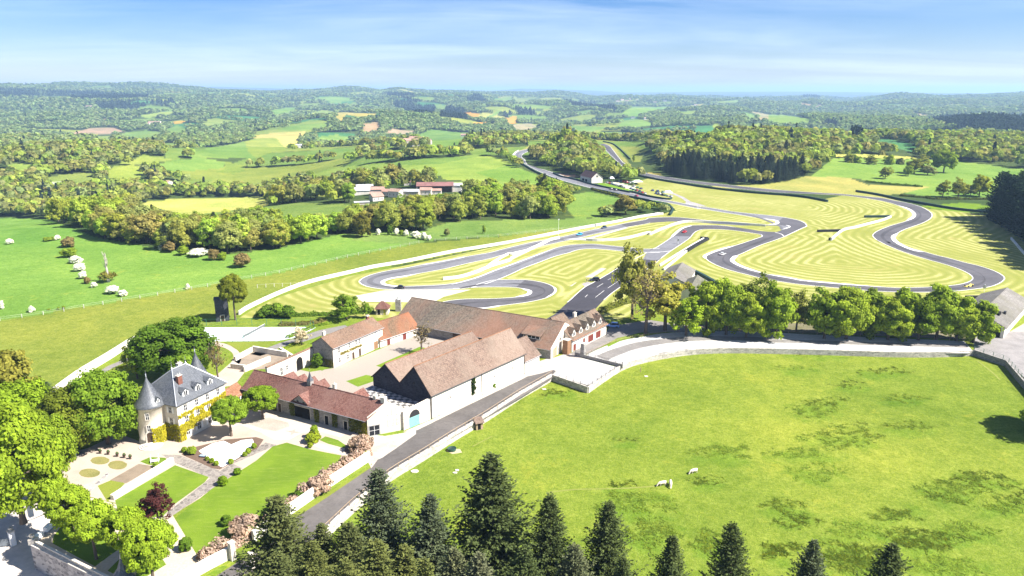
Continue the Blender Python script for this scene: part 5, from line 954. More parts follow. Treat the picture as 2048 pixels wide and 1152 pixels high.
ROW=[(1280,500,635,66,(.23,.24,.055),'light','tall thin spring tree leaning over the pit straight',1264),(1296,530,664,96,(.27,.235,.095),'twig','big half bare tree with pale trunk at the left end of the roadside row',1291),(1338,552,657,92,(.28,.275,.055),'light','yellowish thin tree behind the half bare one',1330),(1372,590,668,66,cBr,'light','low bright leafed tree beside the blue car drive',None),(1412,555,662,60,cF,'tall','fresh green tree in front of the grey sheds',None),(1452,563,666,62,cM,'round','rounded green tree just right of the grey sheds',None),(1503,556,655,66,(.15,.19,.035),'light','paler tree rising behind the left part of the lime row',None),(1492,582,672,62,cF,'round','green tree in front of the paler tall one',None),(1551,572,674,66,cM,'tall','upright green tree left of the gap in the row',None),(1592,586,660,48,(.17,.19,.045),'light','small thin pale tree standing in the gap of the row',None),
 (1648,579,674,64,cM,'tall','first green tree right of the gap in the row',None),(1692,572,675,70,cF,'round','second tree right of the gap with rounded top',None),(1737,576,668,62,(.12,.17,.022),'tall','third tree right of the gap slightly set back',None),(1775,590,676,66,cF,'round','fourth tree right of the gap low and broad',None),(1800,575,672,62,cM,'tall','fifth tree right of the gap with knobbly top',None),(1836,590,677,64,(.13,.19,.02),'round','sixth tree right of the gap brighter green',None),(1872,570,676,70,cM,'round','tallest tree near the right end of the roadside row',None),(1912,592,679,64,cF,'round','last but one tree at the right end of the row',None),(1946,600,682,60,cM,'tall','last tree of the row beside the grey shed gate',None)]
for cx,yt,yb,w_,c,kd,lab,xb in ROW: pt(lab,kd,cx,yt+(5 if xb is None else 0),yb+3,w_*(1.0 if kd=='twig' else 1.16),c,group='trees along the drive',xb=xb)
X,Y=G(2135,872,MZ); tree('broadleaf_tree','tree just beyond the right edge shading the paddock','tree','oak',X,Y,MZ,15,8,cM)
for k,(px,py,h,r) in enumerate([(1996+t_*165+o_+rng.uniform(-3,3),440+105*t_**1.15+(0 if o_==0 else -3)+rng.uniform(-1,1),rng.uniform(26,31),rng.uniform(5.6,6.8)) for o_ in (0,34) for t_ in [q/15 for q in range(16)]]):
    X,Y=G(px,py); conifer('conifer_tree','dark dense conifer of the block at the right edge shading the track',X,Y,0,h,r,(.022,.040,.026),'dark conifers at the right edge',k,True)
# pasture trees and hawthorns
X,Y=G(217,564); t=thing('dead_tree','tall bleached dead tree on the left pasture','tree',(X,Y,0)); g=random.Random(5); mb=MB(); mb.tube([(0,0,-.3),(.1,0,3),(-.2,.1,8),(.1,0,13)],[.75,.5,.36,.08],8)
for k in range(16): z=g.uniform(5.5,11.5); a=g.uniform(0,6.28); L_=g.uniform(1.5,3.6)*(1.1-z/22); mb.tube([(0,0,z),(math.cos(a)*L_*.4,math.sin(a)*L_*.4,z+L_*.6),(math.cos(a)*L_*.6,math.sin(a)*L_*.6,z+L_*1.35)],[.17,.1,.03],5)
mb.obj('trunk',barkP,t); V,Fc,lv,_=crown(91,3.9,2.0,2.6,34,34,.26,1.1,.4,.3); c=link('low_foliage',crown_mesh('low_foliage',V,Fc,lv,leafM),t); c.color=(.15,.145,.03,1)
haw=lambda cx,yt,yb,w_,c,lab,kd='bush':pxtree('hawthorn' if c is cW else 'shrub',lab,kd,cx,yt+3,yb,w_*.72,c,'hedgerow shrubs and hawthorns','hawthorn' if c is cW else 'shrub')
for a in [(152,507,526,30,cW,'white hawthorn at the upper end of the blossoming pasture row'),(160,522,542,28,cW,'white hawthorn in the middle of the pasture row'),(166,538,557,22,cW,'white hawthorn below the middle of the pasture row'),(188,560,575,14,cW,'smallest white hawthorn at the lower end of the row'),(226,566,587,30,cW,'large white hawthorn by the dead tree, left of two'),(246,576,592,22,cW,'white hawthorn by the dead tree, right of two'),(20,474,488,19,cW,'lone white hawthorn on the upper left pasture'),(115,466,480,15,cW,'white hawthorn at the top of the field boundary'),(64,608,624,16,cW,'white hawthorn on the lower fence near the left edge'),(2,596,618,16,cW,'white hawthorn cut by the left edge'),(376,563,578,11,cW,'small white hawthorn on the fence near the clipped tree'),(398,492,512,48,cW,'wide white hawthorn thicket by the stream'),(323,486,500,16,cW,'white hawthorn at the corner of the left wood'),
  (757,453,470,14,cW,'white hawthorn next to the lone dark bush'),(793,452,470,16,cW,'first white hawthorn of the hedge above the track fence'),(812,456,472,16,cW,'second white hawthorn of the hedge above the track fence'),(832,458,476,24,cW,'third and largest white hawthorn of the hedge above the track'),(848,460,479,18,cW,'fourth white hawthorn of the hedge above the track fence'),(858,466,481,12,cW,'last white hawthorn at the right end of that hedge'),
  (137,470,494,36,cB,'brown twiggy thicket on the field boundary'),(140,490,514,36,cM,'green shrub below the brown thicket'),(97,470,482,24,cM,'low green shrub left of the brown thicket'),(175,550,567,18,cB,'brown shrub between the lower hawthorns'),(340,478,504,32,cB,'rusty brown tree at the wood corner'),(366,486,510,28,cM,'green shrub right of the rusty tree'),(428,492,520,28,cB,'brown shrub right of the hawthorn thicket'),(445,500,520,24,cM,'green shrub by the stream'),(485,500,534,38,cB,'brown budding tree at the pasture corner'),(724,424,474,48,(.10,.10,.022),'lone dark olive bush casting a shadow on the pasture'),(968,446,467,9,cM,'slim young tree on the track fence'),(894,452,472,14,cGr,'pale leafless sapling on the track fence'),(780,446,470,14,cD,'dark shrub in the hawthorn hedge'),(803,455,472,12,cM,'small green shrub in the hawthorn hedge'),(98,614,620,10,cM,'small shrub on the fence line right of the left hawthorn'),(117,610,619,7,cM,'tiny shrub on the lower fence'),(128,608,618,8,cM,'tiny bush further along the lower fence'),(1003,410,428,14,cD,'dark small tree')][:-1]: haw(*a)
for a in [(1697,310,334,20,cO,'left tree of the pair on the right pasture'),(1709,312,334,16,cM,'right tree of the pair on the right pasture'),(1739,313,335,24,cO,'round tree right of the pasture pair'),(1777,313,334,16,cF,'slim tree in the pasture row'),(1799,318,333,12,cGr,'thin pale tree in the pasture row'),(1770,336,358,24,cO,'lone small tree below the pasture row'),(1828,318,348,36,cO,'broad olive tree at the pasture corner'),(1816,334,352,16,cM,'small bush tree beside the broad olive tree'),(1847,312,334,24,cO,'tree behind the broad olive tree'),(1887,302,345,34,cM,'large green tree right of the pasture corner'),(1855,335,350,26,cGr,'grey green shrub beside the large green tree'),(1885,365,394,26,cO,'left tree of three near the dark conifers'),(1916,362,395,30,cO,'middle tree of three near the dark conifers'),(1958,357,393,32,cY,'right tree of three near the dark conifers'),(1940,375,393,20,cGr,'low grey tree between the three near the conifers'),(1267,313,324,5,cM,'tiny lone tree on the far field')]: pt(a[5],'light' if a[4] is cO else 'oak',a[0],a[1]-2,a[2],a[3]*1.1,(.19,.21,.04) if a[4] is cO else a[4],group='trees on the right hand pastures')
# ------------------------------------------------------------------ woods
EPT=np.vstack([np.array(GP(smooth(q,3))) for q in (A_out,C_out,E_n,E_s,H_out,H_in)])
HOUSES=np.array([(o.location.x,o.location.y) for o in COL.objects if o.parent is None and o.get('category') in ('house','barn','shed','hut','building')])
CONI=[cr(p,0,0,1) for p in ([(762,185),(830,190),(828,200),(765,192)],[(785,205),(830,198),(872,215),(868,232),(830,232),(785,215)],[(934,192),(960,190),(975,205),(935,206)],[(892,217),(930,220),(935,240),(880,235)],[(1002,218),(1040,215),(1075,222),(1070,245),(1005,236)],[(1115,200),(1180,203),(1230,215),(1235,225),(1150,212)],[(0,178),(60,180),(150,185),(290,190),(300,198),(200,202),(100,195),(0,195)],[(190,205),(350,202),(330,220),(200,222)],[(1860,243),(1920,234),(2048,232),(2048,275),(1950,268),(1870,250)],[(1605,190),(1640,190),(1640,196),(1605,196)],[(1650,248),(1670,246),(1675,256),(1650,256)],[(1700,268),(1722,268),(1722,286),(1700,286)])]
CONI_W=[GP([(1330,346),(1345,357),(1420,364),(1520,368),(1608,364),(1604,352),(1500,352),(1420,347),(1345,338)])]
g=np.random.default_rng(77); PTS=[]
def dens(r0,r1,sp):
    """jittered grid of wood positions with spacing sp between two radii"""
    rs=np.arange(r0,r1,sp); P=[]
    for r in rs:
        n=int(r*R(84)/sp); a=R(-42)+R(84)*(np.arange(n)+g.random(n))/n; q=r+sp*(g.random(n)-.5)*1.4; P.append(np.stack([q*np.sin(a),q*np.cos(a)],1))
    return np.vstack(P)
P1=dens(345,1500,9.2); rs=1500; PL=[P1]
while rs<9800: PL.append(dens(rs,rs*1.12,rs/210)); rs*=1.12
P=np.vstack(PL); P=P[(P[:,1]>0)]; Z=terrain(P[:,0],P[:,1]); px,py=proj(P[:,0],P[:,1],Z); r=np.hypot(*P.T)
px2,py2=proj(P[:,0],P[:,1],Z+np.where(r>560,8.0,1.0)); ok=(px>-160)&(px<2210)&(fieldof(px,py)<0)&(fieldof(px2,py2)<0)&~inpoly(P[:,0],P[:,1],MW)
near=r<1600
def mind(A_,B_,lim):
    out=np.zeros(len(A_),bool)
    for i in range(0,len(A_),2000): out[i:i+2000]=(((A_[i:i+2000,None]-B_[None])**2).sum(2).min(1)<lim*lim)
    return out
q=np.nonzero(ok&near)[0]; ok[q[mind(P[q],EPT,13)]]=False
q=np.nonzero(ok)[0]; ok[q[mind(P[q],HOUSES,17)]]=False
thin=FBM(21)(P[:,0],P[:,1],260)+FBM(22)(P[:,0],P[:,1],90)*.6
ok&=~((thin<-1.25)&(r>700))
# the open strip along the left edge of the circuit and the hamlet yard stay free
ok&=~inpoly(px,py,[(700,386),(920,372),(925,392),(840,400),(760,412),(700,408)]); ok&=~inpoly(px,py,[(1190,352),(1230,360),(1350,390),(1330,402),(1190,372)]); ok&=~inpoly(px,py,[(1600,372),(1700,352),(1790,372),(1990,410),(1990,430),(1760,398)]); ok&=~inpoly(px,py,[(1195,300),(1290,290),(1340,352),(1290,352),(1250,335)])
ok&=~openland(P[:,0],P[:,1],px,r)[0]
P,Z,px,py,r=P[ok],Z[ok],px[ok],py[ok],r[ok]
con=np.zeros(len(P),bool)
for c_ in CONI: con|=inpoly(px,py,c_)
for c_ in CONI_W: con|=inpoly(P[:,0],P[:,1],c_)
con|=(g.random(len(P))<.02)
pal=np.array([cF,cY,cO,(.20,.17,.06),cGr,cM,(.18,.20,.035),cF,(.14,.19,.03)]); mixn=FBM(31)(P[:,0],P[:,1],180)
pi=(np.clip((mixn*1.6+4+g.normal(size=len(P))*2.0),0,8)).astype(int); far_=ss(900,2600,r)[:,None]; tint=np.where(r>1500,1.45,1.38)[:,None]*((pal[pi]*.58+np.array((.150,.190,.045))*.42)*(1-far_*.75)+np.array((.115,.165,.062))*far_*.75)*g.uniform(.82,1.18,(len(P),1))*g.uniform(.93,1.07,(len(P),3))  # crowns turn bluer with distance: haze tone put into the leaf colour
grow=np.where(r>1500,(r/1500)**.48,1.0)
H_=g.uniform(10,16,len(P)); small=(FBM(41)(P[:,0],P[:,1],60)>.8); H_=np.where(small,H_*.6,H_); Rd=H_*g.uniform(.34,.46,len(P)); Rd=Rd*grow; H_=H_*(1+(grow-1)*.12)
# crowns stay below the sight lines to the far straight, the hamlet and the yellow field, as the photo shows them
ph=[(p[0],p[1]) for p in smooth(H_in,4)]+[(1199,366),(1345,403)]; ph=sorted([p for p in ph if 1028<p[0]<1420]); hx,hy=[p[0] for p in ph],[p[1] for p in ph]
LIM=[(hx,hy,3),([268,300,340,372,440,535,542],[408,412,424,431,424,412,398],2),([698,760,800,880,930],[410,410,392,390,388],0),([560,700],[436,424],0),([1117,1150,1200,1246],[418,420,412,404],0),([1640,1700,1790,1985],[386,388,396,422],0),([1199,1215,1250],[300,312,338],0),([850,1000,1120],[448,446,442],0),([1330,1420,1520,1610],[420,420,420,420],0)]
for (lx,ly,m_) in LIM:
    q=(px>lx[0])&(px<lx[-1])&(r<1500); yl=np.interp(px,lx,ly)+m_; _,pt_=proj(P[:,0],P[:,1],Z+H_); q&=(py>yl)&(pt_<yl); H_=np.where(q,H_*(py-yl)/np.maximum(py-pt_,1e-3),H_)
okh=(H_>3.2); P,Z,px,py,r,con,tint,pi,H_,Rd=[a_[okh] for a_ in (P,Z,px,py,r,con,tint,pi,H_,np.minimum(Rd,H_*.55))]
# individuals: those that show largest
score=np.where((px>-10)&(px<2058),H_/r,0); bl=np.nonzero(~con)[0]; cn=np.nonzero(con)[0]
ind_b=bl[np.argsort(-score[bl])[:225]]; ind_c=cn[np.argsort(-score[cn])[:60]]
woodname=lambda x:('left wood beyond the pasture' if x<500 else 'wood between pasture and farm hamlet' if x<760 else 'grove in front of the farm hamlet' if x<1020 else 'grove beside the upper track leg' if x<1345 else 'hillside wood on the right')
tname={0:'fresh green',1:'yellow green',2:'olive',3:'brownish budding',4:'grey green',5:'mid green',6:'olive',7:'fresh green',8:'light green'}
for i in ind_b:
    nm=tname[int(pi[i])]; wn=woodname(px[i]); tree('broadleaf_tree',f'{nm} tree in the {wn}','tree',('oak','light','round','oak','oak')[int(g.integers(5))],P[i,0],P[i,1],Z[i],H_[i]*1.02,Rd[i]*1.05,tint[i],f'{nm} trees of the {wn}')
for i in ind_c: conifer('conifer_tree','dark conifer in the '+('front rank below the right hillside wood' if 1300<px[i]<1640 else woodname(px[i])),P[i,0],P[i,1],Z[i],H_[i]*1.3,H_[i]*.30,(.03,.044,.030),'dark conifers of the '+('right hillside rank' if 1300<px[i]<1640 else woodname(px[i])),int(i),False)
rest=np.ones(len(P),bool); rest[ind_b]=False; rest[ind_c]=False
def mass(name,sel,nq,cone,label):
    VV=[];CC=[]; idx=np.nonzero(sel)[0]
    for (lo,hi,n,s) in nq:
        ii=idx[(r[idx]>=lo)&(r[idx]<hi)]
        for k in range(5):
            jj=ii[k::5]
            if not len(jj): continue
            gg=np.random.default_rng(500+k); d=gg.normal(size=(n,3)); d/=np.linalg.norm(d,axis=1)[:,None]; d[:,2]=np.abs(d[:,2])*1.15-.35
            if cone:
                zz=gg.random(n)**1.4; a=gg.uniform(0,6.28,n); rr_=(1-zz)*gg.uniform(.7,1.05,n); T=np.stack([np.cos(a)*rr_,np.sin(a)*rr_,zz],1); nn=np.stack([np.cos(a),np.sin(a),np.full(n,.8)],1)+gg.normal(size=(n,3))*.35
            else:
                lobe=1+.22*np.sin(d[:,:1]*4+k)*np.cos(d[:,1:2]*3.3+k*2); T=d*(gg.uniform(.72,1.0,(n,1)))*lobe; T[:,2]=T[:,2]*.42+.58; nn=d+gg.normal(size=(n,3))*.38+np.array([0,0,.15])
            tv,_=quads(T*np.array([1,1,2.3 if not cone else 3.2]),nn,s,gg); tv=tv/np.array([1,1,2.3 if not cone else 3.2])
            an=g.uniform(0,6.28,len(jj)); ca,sa=np.cos(an)[:,None],np.sin(an)[:,None]; hh=H_[jj][:,None]*(1.3 if cone else 1); rd=(Rd[jj]*(.72 if cone else 1.08))[:,None]
            X=(tv[None,:,0]*ca-tv[None,:,1]*sa)*rd+P[jj,0][:,None]; Y=(tv[None,:,0]*sa+tv[None,:,1]*ca)*rd+P[jj,1][:,None]; Zz=tv[None,:,2]*hh+Z[jj][:,None]-.1
            VV.append(np.stack([X,Y,Zz],-1).reshape(-1,3)); base=(np.array((.028,.045,.032))*np.ones((len(jj),1))*g.uniform(.8,1.3,(len(jj),1))) if cone else tint[jj]
            lv=np.repeat(gg.uniform(.75,1.25,n),4); CC.append((base[:,None,:]*lv[None,:,None]).reshape(-1,3))
    V=np.vstack(VV); me=npmesh(name,V,np.arange(len(V)).reshape(-1,4),leafS); setcol(me,'tint',np.vstack(CC)); o=link(name,me); tag(o,label,'woodland',kind='stuff'); return o
mass('woodland',rest&~con,[(0,900,90,.24),(900,1600,60,.29),(1600,3500,24,.42),(3500,99999,13,.58)],False,'spring woodland spreading over the far hills'); mass('conifer_woodland',rest&con,[(0,1600,60,.26),(1600,99999,18,.45)],True,'dark conifer plantations scattered over the far hills')
print('trees',len(P),'near',(r<1600).sum(),'con',con.sum())
# ------------------------------------------------------------------ estate ground
Zx=lambda o,s,*p:cr(p,o[0],o[1],s)
z1=lambda *p:Zx((0,576),4,*p); z2=lambda *p:Zx((0,864),4,*p); z3=lambda *p:Zx((256,640),4,*p); z4=lambda *p:Zx((512,576),4,*p); z5=lambda *p:Zx((512,720),4,*p); z6=lambda *p:Zx((768,576),4,*p); z7=lambda *p:Zx((1024,490),4,*p); z8=lambda *p:Zx((1536,490),4,*p); y1=lambda *p:Zx((400,864),4,*p)
pink=M_plain('pink_gravel',(.40,.325,.265),.95,.18,.18,(.31,.25,.20),fine=6); pave=M_plain('pale_paving',(.43,.375,.31),.9,.2,.2,(.42,.36,.29),fine=2); grav=M_plain('yard_gravel',(.285,.25,.21),.95,.22,.12,(.29,.25,.205),fine=4)
whg=M_plain('white_gravel',(.44,.425,.405),.95,.25,.9,(.27,.26,.245),fine=2.2); road=M_asphalt('road_old',(.118,.106,.098),.3); drive=M_asphalt('drive_grey',(.20,.185,.17),.2); setts=M_stone('stone_setts',(.24,.21,.185),(.13,.115,.10),(.27,.24,.205),1.1,bmp=.3)
lawn=M_grass('lawn',(.135,.205,.018),(.092,.155,.014),(.19,.235,.045),.09,1.3,stretch=(rad(-40),.25)); lawn2=M_grass('lawn_dry',(.175,.205,.03),(.12,.165,.02),(.22,.22,.05),.07,1.5); soil=M_plain('bed_soil',(.13,.085,.06),.95,.25,.8); bwht=M_plain('white_slab',(.78,.77,.74),.7,.15,.35,(.55,.53,.5),fine=1.5)
sheet('forecourt',[(100,985)]+z2((500,180),(700,130),(950,10),(1130,80))+[(290,880),(362,878),(441,838),(480,790),(560,812),(640,842),(737,868),(737,893),(690,912),(616,899),(573,886),(545,893),(510,925),(430,978),(345,1030),(250,1010),(205,1000),(150,985)],.006,pink)
sheet('paving',z3((780,870),(1000,720),(1130,680),(1290,760),(1480,800),(1700,880),(1740,910),(1700,940),(1560,900),(1400,900),(1290,960),(1170,960),(1060,900),(900,840)),.011,pave)
sheet('paving',z3((1130,780),(1280,820),(1290,850),(1180,890),(1080,870),(960,830)),.016,M_plain('paving_grey',(.33,.29,.245),.9,.25,.3,(.25,.22,.18)))
sheet('star_paving',z3((1250,885),(1310,885),(1340,868),(1335,890),(1390,900),(1330,905),(1300,925),(1305,900)),.016,MATS['paving_grey'])
sheet('stone_path',z2((1290,180),(1440,185),(1760,310),(2048,130))+z3((1100,980),(1190,1000),(840,1150))+z2((1940,290),(1720,440),(1350,690),(1330,650),(1680,370),(1390,240)),.012,setts)
L=[sheet('lawn',z3((1270,980),(1440,1030),(1740,1090),(1560,1180))+[(640,960),(560,1035),(475,1092),(395,1110)]+z2((1430,730),(1400,690),(1700,450),(2048,230))+[(545,893)],.017,lawn), sheet('lawn',z2((1400,265),(1670,360),(1640,400),(1380,590),(1300,680),(960,690),(920,545)),.017,lawn), sheet('lawn',z2((780,430),(900,380),(1000,410),(890,530),(860,560)),.015,lawn2), sheet('lawn',z2((1120,235),(1200,200),(1320,205),(1345,225),(1250,270),(1180,260)),.015,lawn)]
sheet('lawn',z3((1530,960),(1580,930),(1680,960),(1740,1000),(1750,1030),(1600,990)),.016,lawn); sheet('garden_bed',z3((1740,1000),(1850,1000),(1790,1080),(1750,1090),(1730,1050)),.017,soil); sheet('garden_path',z3((1440,980),(1500,970),(1770,1070),(1745,1090),(1480,1010)),.019,pave)
sheet('garden_bed',z2((1450,180),(1560,120),(1800,60),(2048,40),(2110,60),(2060,130),(1760,300),(1700,290)),.018,soil); sheet('white_terrace',z2((1590,150),(1700,90),(1790,70),(1850,100),(1930,65),(2020,55),(2045,120),(1930,190),(1780,282),(1690,240),(1650,200)),.026,bwht)
for cx,cy,rx,ry in ((179,946,21,9),(235,930,19,9),(200,921,19,8)): sheet('grass_disc',[(cx+rx*(1+.08*math.sin(k*3.1))*math.cos(k*.349),cy+ry*math.sin(k*.349)) for k in range(18)],.012,M_grass('disc_grass',(.22,.20,.07),(.16,.155,.05),(.30,.26,.12),.3,2.5))
sheet('garden_bed',z2((880,385),(1110,255),(1240,275),(1010,410)),.02,M_plain('bed_brown',(.22,.17,.12),.95,.25,.5))
TERR=[GP(z2((430,800),(640,620),(960,680),(1300,720),(1560,960),(1480,1040),(1250,1152),(900,1300),(620,1152)))]
sheet('terrace_floor',[(TX+.1,TY+.3),(TX+.1,TY+25)]+GP([(75,1010),(140,985),(240,1010),(345,1030),(395,1112),(420,1125)])+[(E2[0]+8,E2[1]+4),(E2[0],E2[1]+.4)],.007,M_plain('terrace_sand',(.46,.39,.29),.95,.18,.25,(.46,.36,.25)),world=True); sheet('lawn',z2((430,830),(500,740),(650,690),(900,760),(960,930),(760,1075),(600,990),(420,890)),.014,lawn); sheet('lawn',z2((860,1110),(1040,930),(1250,940),(1330,1060),(1180,1152),(1000,1180)),.014,lawn)
strt=sheet('street',[(-400,40),(E2[0],40),E2,(TX,TY),(TX,TY+24),(TX-14,TY+33),(-400,TY+33)],-4.98,M_plain('street_pale',(.50,.45,.40),.95,.2,.12,(.36,.32,.28)),world=True)
sheet('footpath',[(735,868),(770,872),(806,866),(832,857),(832,868),(790,898),(765,915),(742,925),(737,893)],.0145,MATS['path_pale'] if 'path_pale' in MATS else M_plain('path_pale',(.42,.375,.32),.9,.2,.4)); sheet('forecourt',[(1040,756),(1047,747),(1080,722),(1104,714),(1112,738),(1085,746)],.0125,M_plain('concrete_old',(.40,.365,.325),.95,.25,.2,(.28,.25,.22)))
# courtyard
sheet('courtyard',[(594,738),(620,744),(667,736),(762,697),(822,672),(869,668),(910,675),(950,690),(880,720),(745,776),(700,790),(640,785),(570,765),(556,752)],.007,grav)
sheet('lawn',z4((720,745),(880,695),(940,705),(945,745),(815,790)),.015,lawn); sheet('lawn',z4((960,622),(1310,470),(1385,485),(1050,650)),.015,lawn); sheet('lawn',z4((430,628),(540,605),(592,625),(530,662)),.015,lawn)
ck,nt,b=newmat('checker_paving'); co=coord(nt); ch=N(nt,'ShaderNodeTexChecker'); mp=N(nt,'ShaderNodeMapping'); mp.inputs['Rotation'].default_value=(0,0,rad(51.7)); mp.inputs['Scale'].default_value=(.85,.85,.85); nt.links.new(co,mp.inputs[0]); nt.links.new(mp.outputs[0],ch.inputs[0]); ch.inputs['Scale'].default_value=1; ch.inputs[1].default_value=(.42,.39,.36,1); ch.inputs[2].default_value=(.10,.095,.09,1); nt.links.new(ch.outputs[0],b.inputs['Base Color'])
P_=GP(z5((815,258),(930,203),(1310,338),(1190,392),(1000,335)),3.4); t=thing('roof_terrace','raised roof terrace with black and white checkered paving beside the twin barn','terrace',(*P_[0],0)); P_=[(p[0]-P_[0][0],p[1]-P_[0][1]) for p in P_]; m=MB(); m.prism(P_,-.3,3.38); m.obj('wall',stone_pale,t); m=MB(); m.prism(P_,3.383,3.42); m.obj('paving',ck,t)
# tennis court and paths
sheet('tennis_court',GP([(397,655),(634,654),(598,674),(553,682),(413,683)]),.012,M_plain('court_white',(.66,.70,.69),.8,.1,.1,(.56,.62,.61)),world=True)
sheet('garden_path',smooth([(404,683),(440,685),(466,694),(482,710),(478,728),(455,745),(440,760)],4)+smooth([(426,756),(447,738),(464,722),(466,708),(452,697),(430,691),(402,690)],4),.012,pink); sheet('garden_path',[(432,752),(480,718),(520,700),(545,706),(500,730),(470,770),(440,775)],.010,pink)
sheet('back_drive',[(500,708),(560,686),(640,660),(690,650),(700,656),(640,672),(560,700),(520,712)],.012,drive); sheet('back_lane',z1((590,800),(860,625),(1030,555),(1030,580),(900,640),(640,800)),.01,drive)
sheet('stone_yard',z3((850,330),(1010,250),(1290,300),(1130,390),(960,400)),.012,M_plain('yard_brown',(.25,.20,.15),.95,.2,.4)); sheet('lawn',z3((780,180),(1180,165),(1100,230),(920,270)),.012,lawn2); sheet('lawn',z3((1180,265),(1390,185),(1440,190),(1290,275)),.013,lawn2); sheet('lawn',z3((1440,180),(1590,130),(1610,140),(1460,200)),.013,lawn)
# roads on the right
sheet('front_road',y1((130,1152),(300,1040),(430,960),(760,690),(1360,290),(1430,210),(1640,60))+[(806,866),(863,840),(1047,750),(1085,731),(1115,741),(1104,757),(1040,796),(969,838),(907,874),(845,912),(782,946),(700,1018),(640,1076),(520,1172),(440,1180)],.010,road)
sheet('road_apron',y1((1330,120),(1430,80),(1640,40),(1660,60),(1430,210),(1370,290),(1340,230)),.016,M_plain('apron_pink',(.42,.36,.31),.95,.2,.3)); sheet('footpath',GP([(806,864),(863,839),(1047,749),(1083,729),(1090,733),(1047,757),(900,828),(835,860)]),.018,M_plain('path_pale',(.50,.45,.39),.9,.2,.4),world=True)
sheet('verge',smooth(y1((1370,250),(1340,290),(1000,500),(730,660)),3)+y1((760,690),(1020,520),(1360,290)),.022,lawn2); sheet('verge',y1((60,1140),(180,1070),(220,1075),(120,1150)),.022,lawn)
sheet('forecourt',[(1076,724),(1100,718),(1135,706),(1165,716),(1104,750),(1112,742),(1085,731)],.014,M_plain('concrete_old',(.40,.365,.325),.95,.25,.2,(.28,.25,.22))); sheet('gravel_yard',[(1104,749),(1166,716),(1240,736),(1176,771)],.012,whg)
sheet('drive',[(1130,712),(1143,705),(1212,664),(1222,652),(1300,640),(1400,655),(1420,664),(1330,664),(1262,670),(1235,676),(1180,706),(1160,715)],.010,drive)
sheet('white_gravel',smooth(z7((585,885),(720,820),(880,765),(1060,730),(1280,700),(1700,690),(2100,700)),4)+z8((300,715),(1000,745),(1570,770),(1640,850),(1600,866),(1000,862),(0,832))+z7((1700,824),(1400,834),(1200,862),(1000,920),(880,965)),.010,whg)
sheet('curved_lane',smooth(z7((670,888),(800,835),(1000,778),(1250,745),(1500,730),(1800,732),(2048,740)),4)+smooth(z8((0,752),(700,772),(1590,798)),3)+smooth(z8((1600,822),(700,797),(0,778)),3)+smooth(z7((1800,762),(1500,765),(1250,785),(1000,830),(860,880),(760,922)),4),.018,drive)
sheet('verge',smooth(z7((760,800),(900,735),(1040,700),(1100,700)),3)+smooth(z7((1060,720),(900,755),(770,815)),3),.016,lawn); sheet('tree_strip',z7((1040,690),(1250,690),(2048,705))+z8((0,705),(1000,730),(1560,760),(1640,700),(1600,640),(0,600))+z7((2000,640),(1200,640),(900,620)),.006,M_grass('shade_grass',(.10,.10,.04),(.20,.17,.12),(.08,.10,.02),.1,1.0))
sheet('yard_right',z8((1640,770),(1700,700),(1900,690),(2200,700),(2300,900),(2048,1060),(1900,920),(1660,850)),.012,M_plain('yard_pale',(.25,.232,.222),.95,.2,.2)); sheet('yard_right',[(2005,672),(2060,640),(2200,560),(2260,640),(2100,690),(2010,690)],.009,pink)
# ------------------------------------------------------------------ walls, rails, gates
def pts_res(P,step):
    P=np.array(P); d=np.r_[0,np.cumsum(np.hypot(*np.diff(P,axis=0).T))]; n=max(2,int(d[-1]/step)+1); t=np.linspace(0,d[-1],n); return [(np.interp(k,d,P[:,0]),np.interp(k,d,P[:,1])) for k in t]
def fence(name,label,P,step,h,z,postm,railm,rails=(.9,),pr=.07,rr_=.045,wire=False,cat='fence'):
    Q=pts_res(P,step); t=thing(name,label,cat,(*Q[0],z)); o=Q[0]
    for (x,y) in Q[:100]: m=MB(); m.box(x-o[0]-pr,x-o[0]+pr,y-o[1]-pr,y-o[1]+pr,-.1,h); m.obj('post',postm,t)
    m=MB()
    for hh in rails: m.tube([(x-o[0],y-o[1],hh*h) for x,y in Q],rr_,4)
    m.obj('rail',railm,t); return t
roadw=GP([(640,1088),(700,1030),(782,960),(845,922),(907,882),(969,845),(1040,798),(1104,761)],MZ)
wallobj('retaining_wall',pts_res(roadw,4),.55,2.1,stone_wall,'pale stone wall topped with a wooden rail between front road and paddock','wall',z0=MZ); fence('rail_fence','wooden rail fence on the wall between front road and paddock',roadw,3.4,.95,.7,wood_p,wood_p,(.95,),.07,.06)
gy=GP([(1104,761),(1175.5,786)],MZ); wallobj('retaining_wall',gy,.5,1.9,stone_wall,'shaded retaining wall on the left side of the white gravel yard','wall',z0=MZ); fence('iron_railing','black railing on the left edge of the gravel yard',gy,2.6,.9,.5,iron,iron,(1,.5),.05,.03)
cw_=GP(smooth([(1175.5,786),(1244,740),(1299,723),(1374,710),(1449,706),(1536,707),(1660,710),(1786,714),(1880,714),(1946,711)],4),MZ); wallobj('retaining_wall',pts_res(cw_,5),.6,1.75,stone_wall,'long curved stone wall between white gravel strip and paddock','wall',z0=MZ); fence('iron_railing','black railing on the front edge of the gravel yard',GP([(1175.5,786),(1210,763),(1244,740)],MZ),2.6,.9,.35,iron,iron,(1,.5),.05,.03)
rw=GP([(1946,711),(2011,733),(2048,777),(2130,870)],MZ); wallobj('retaining_wall',rw,.5,2.0,stone_dark,'dark shaded wall at the right corner of the paddock','wall',z0=MZ); fence('mesh_fence','green mesh fence on the dark wall at the right paddock corner',rw,3,1.3,.6,M_flat('green_paint',(.03,.12,.07),.5),MATS['green_paint'],(1,.66,.33),.05,.025)
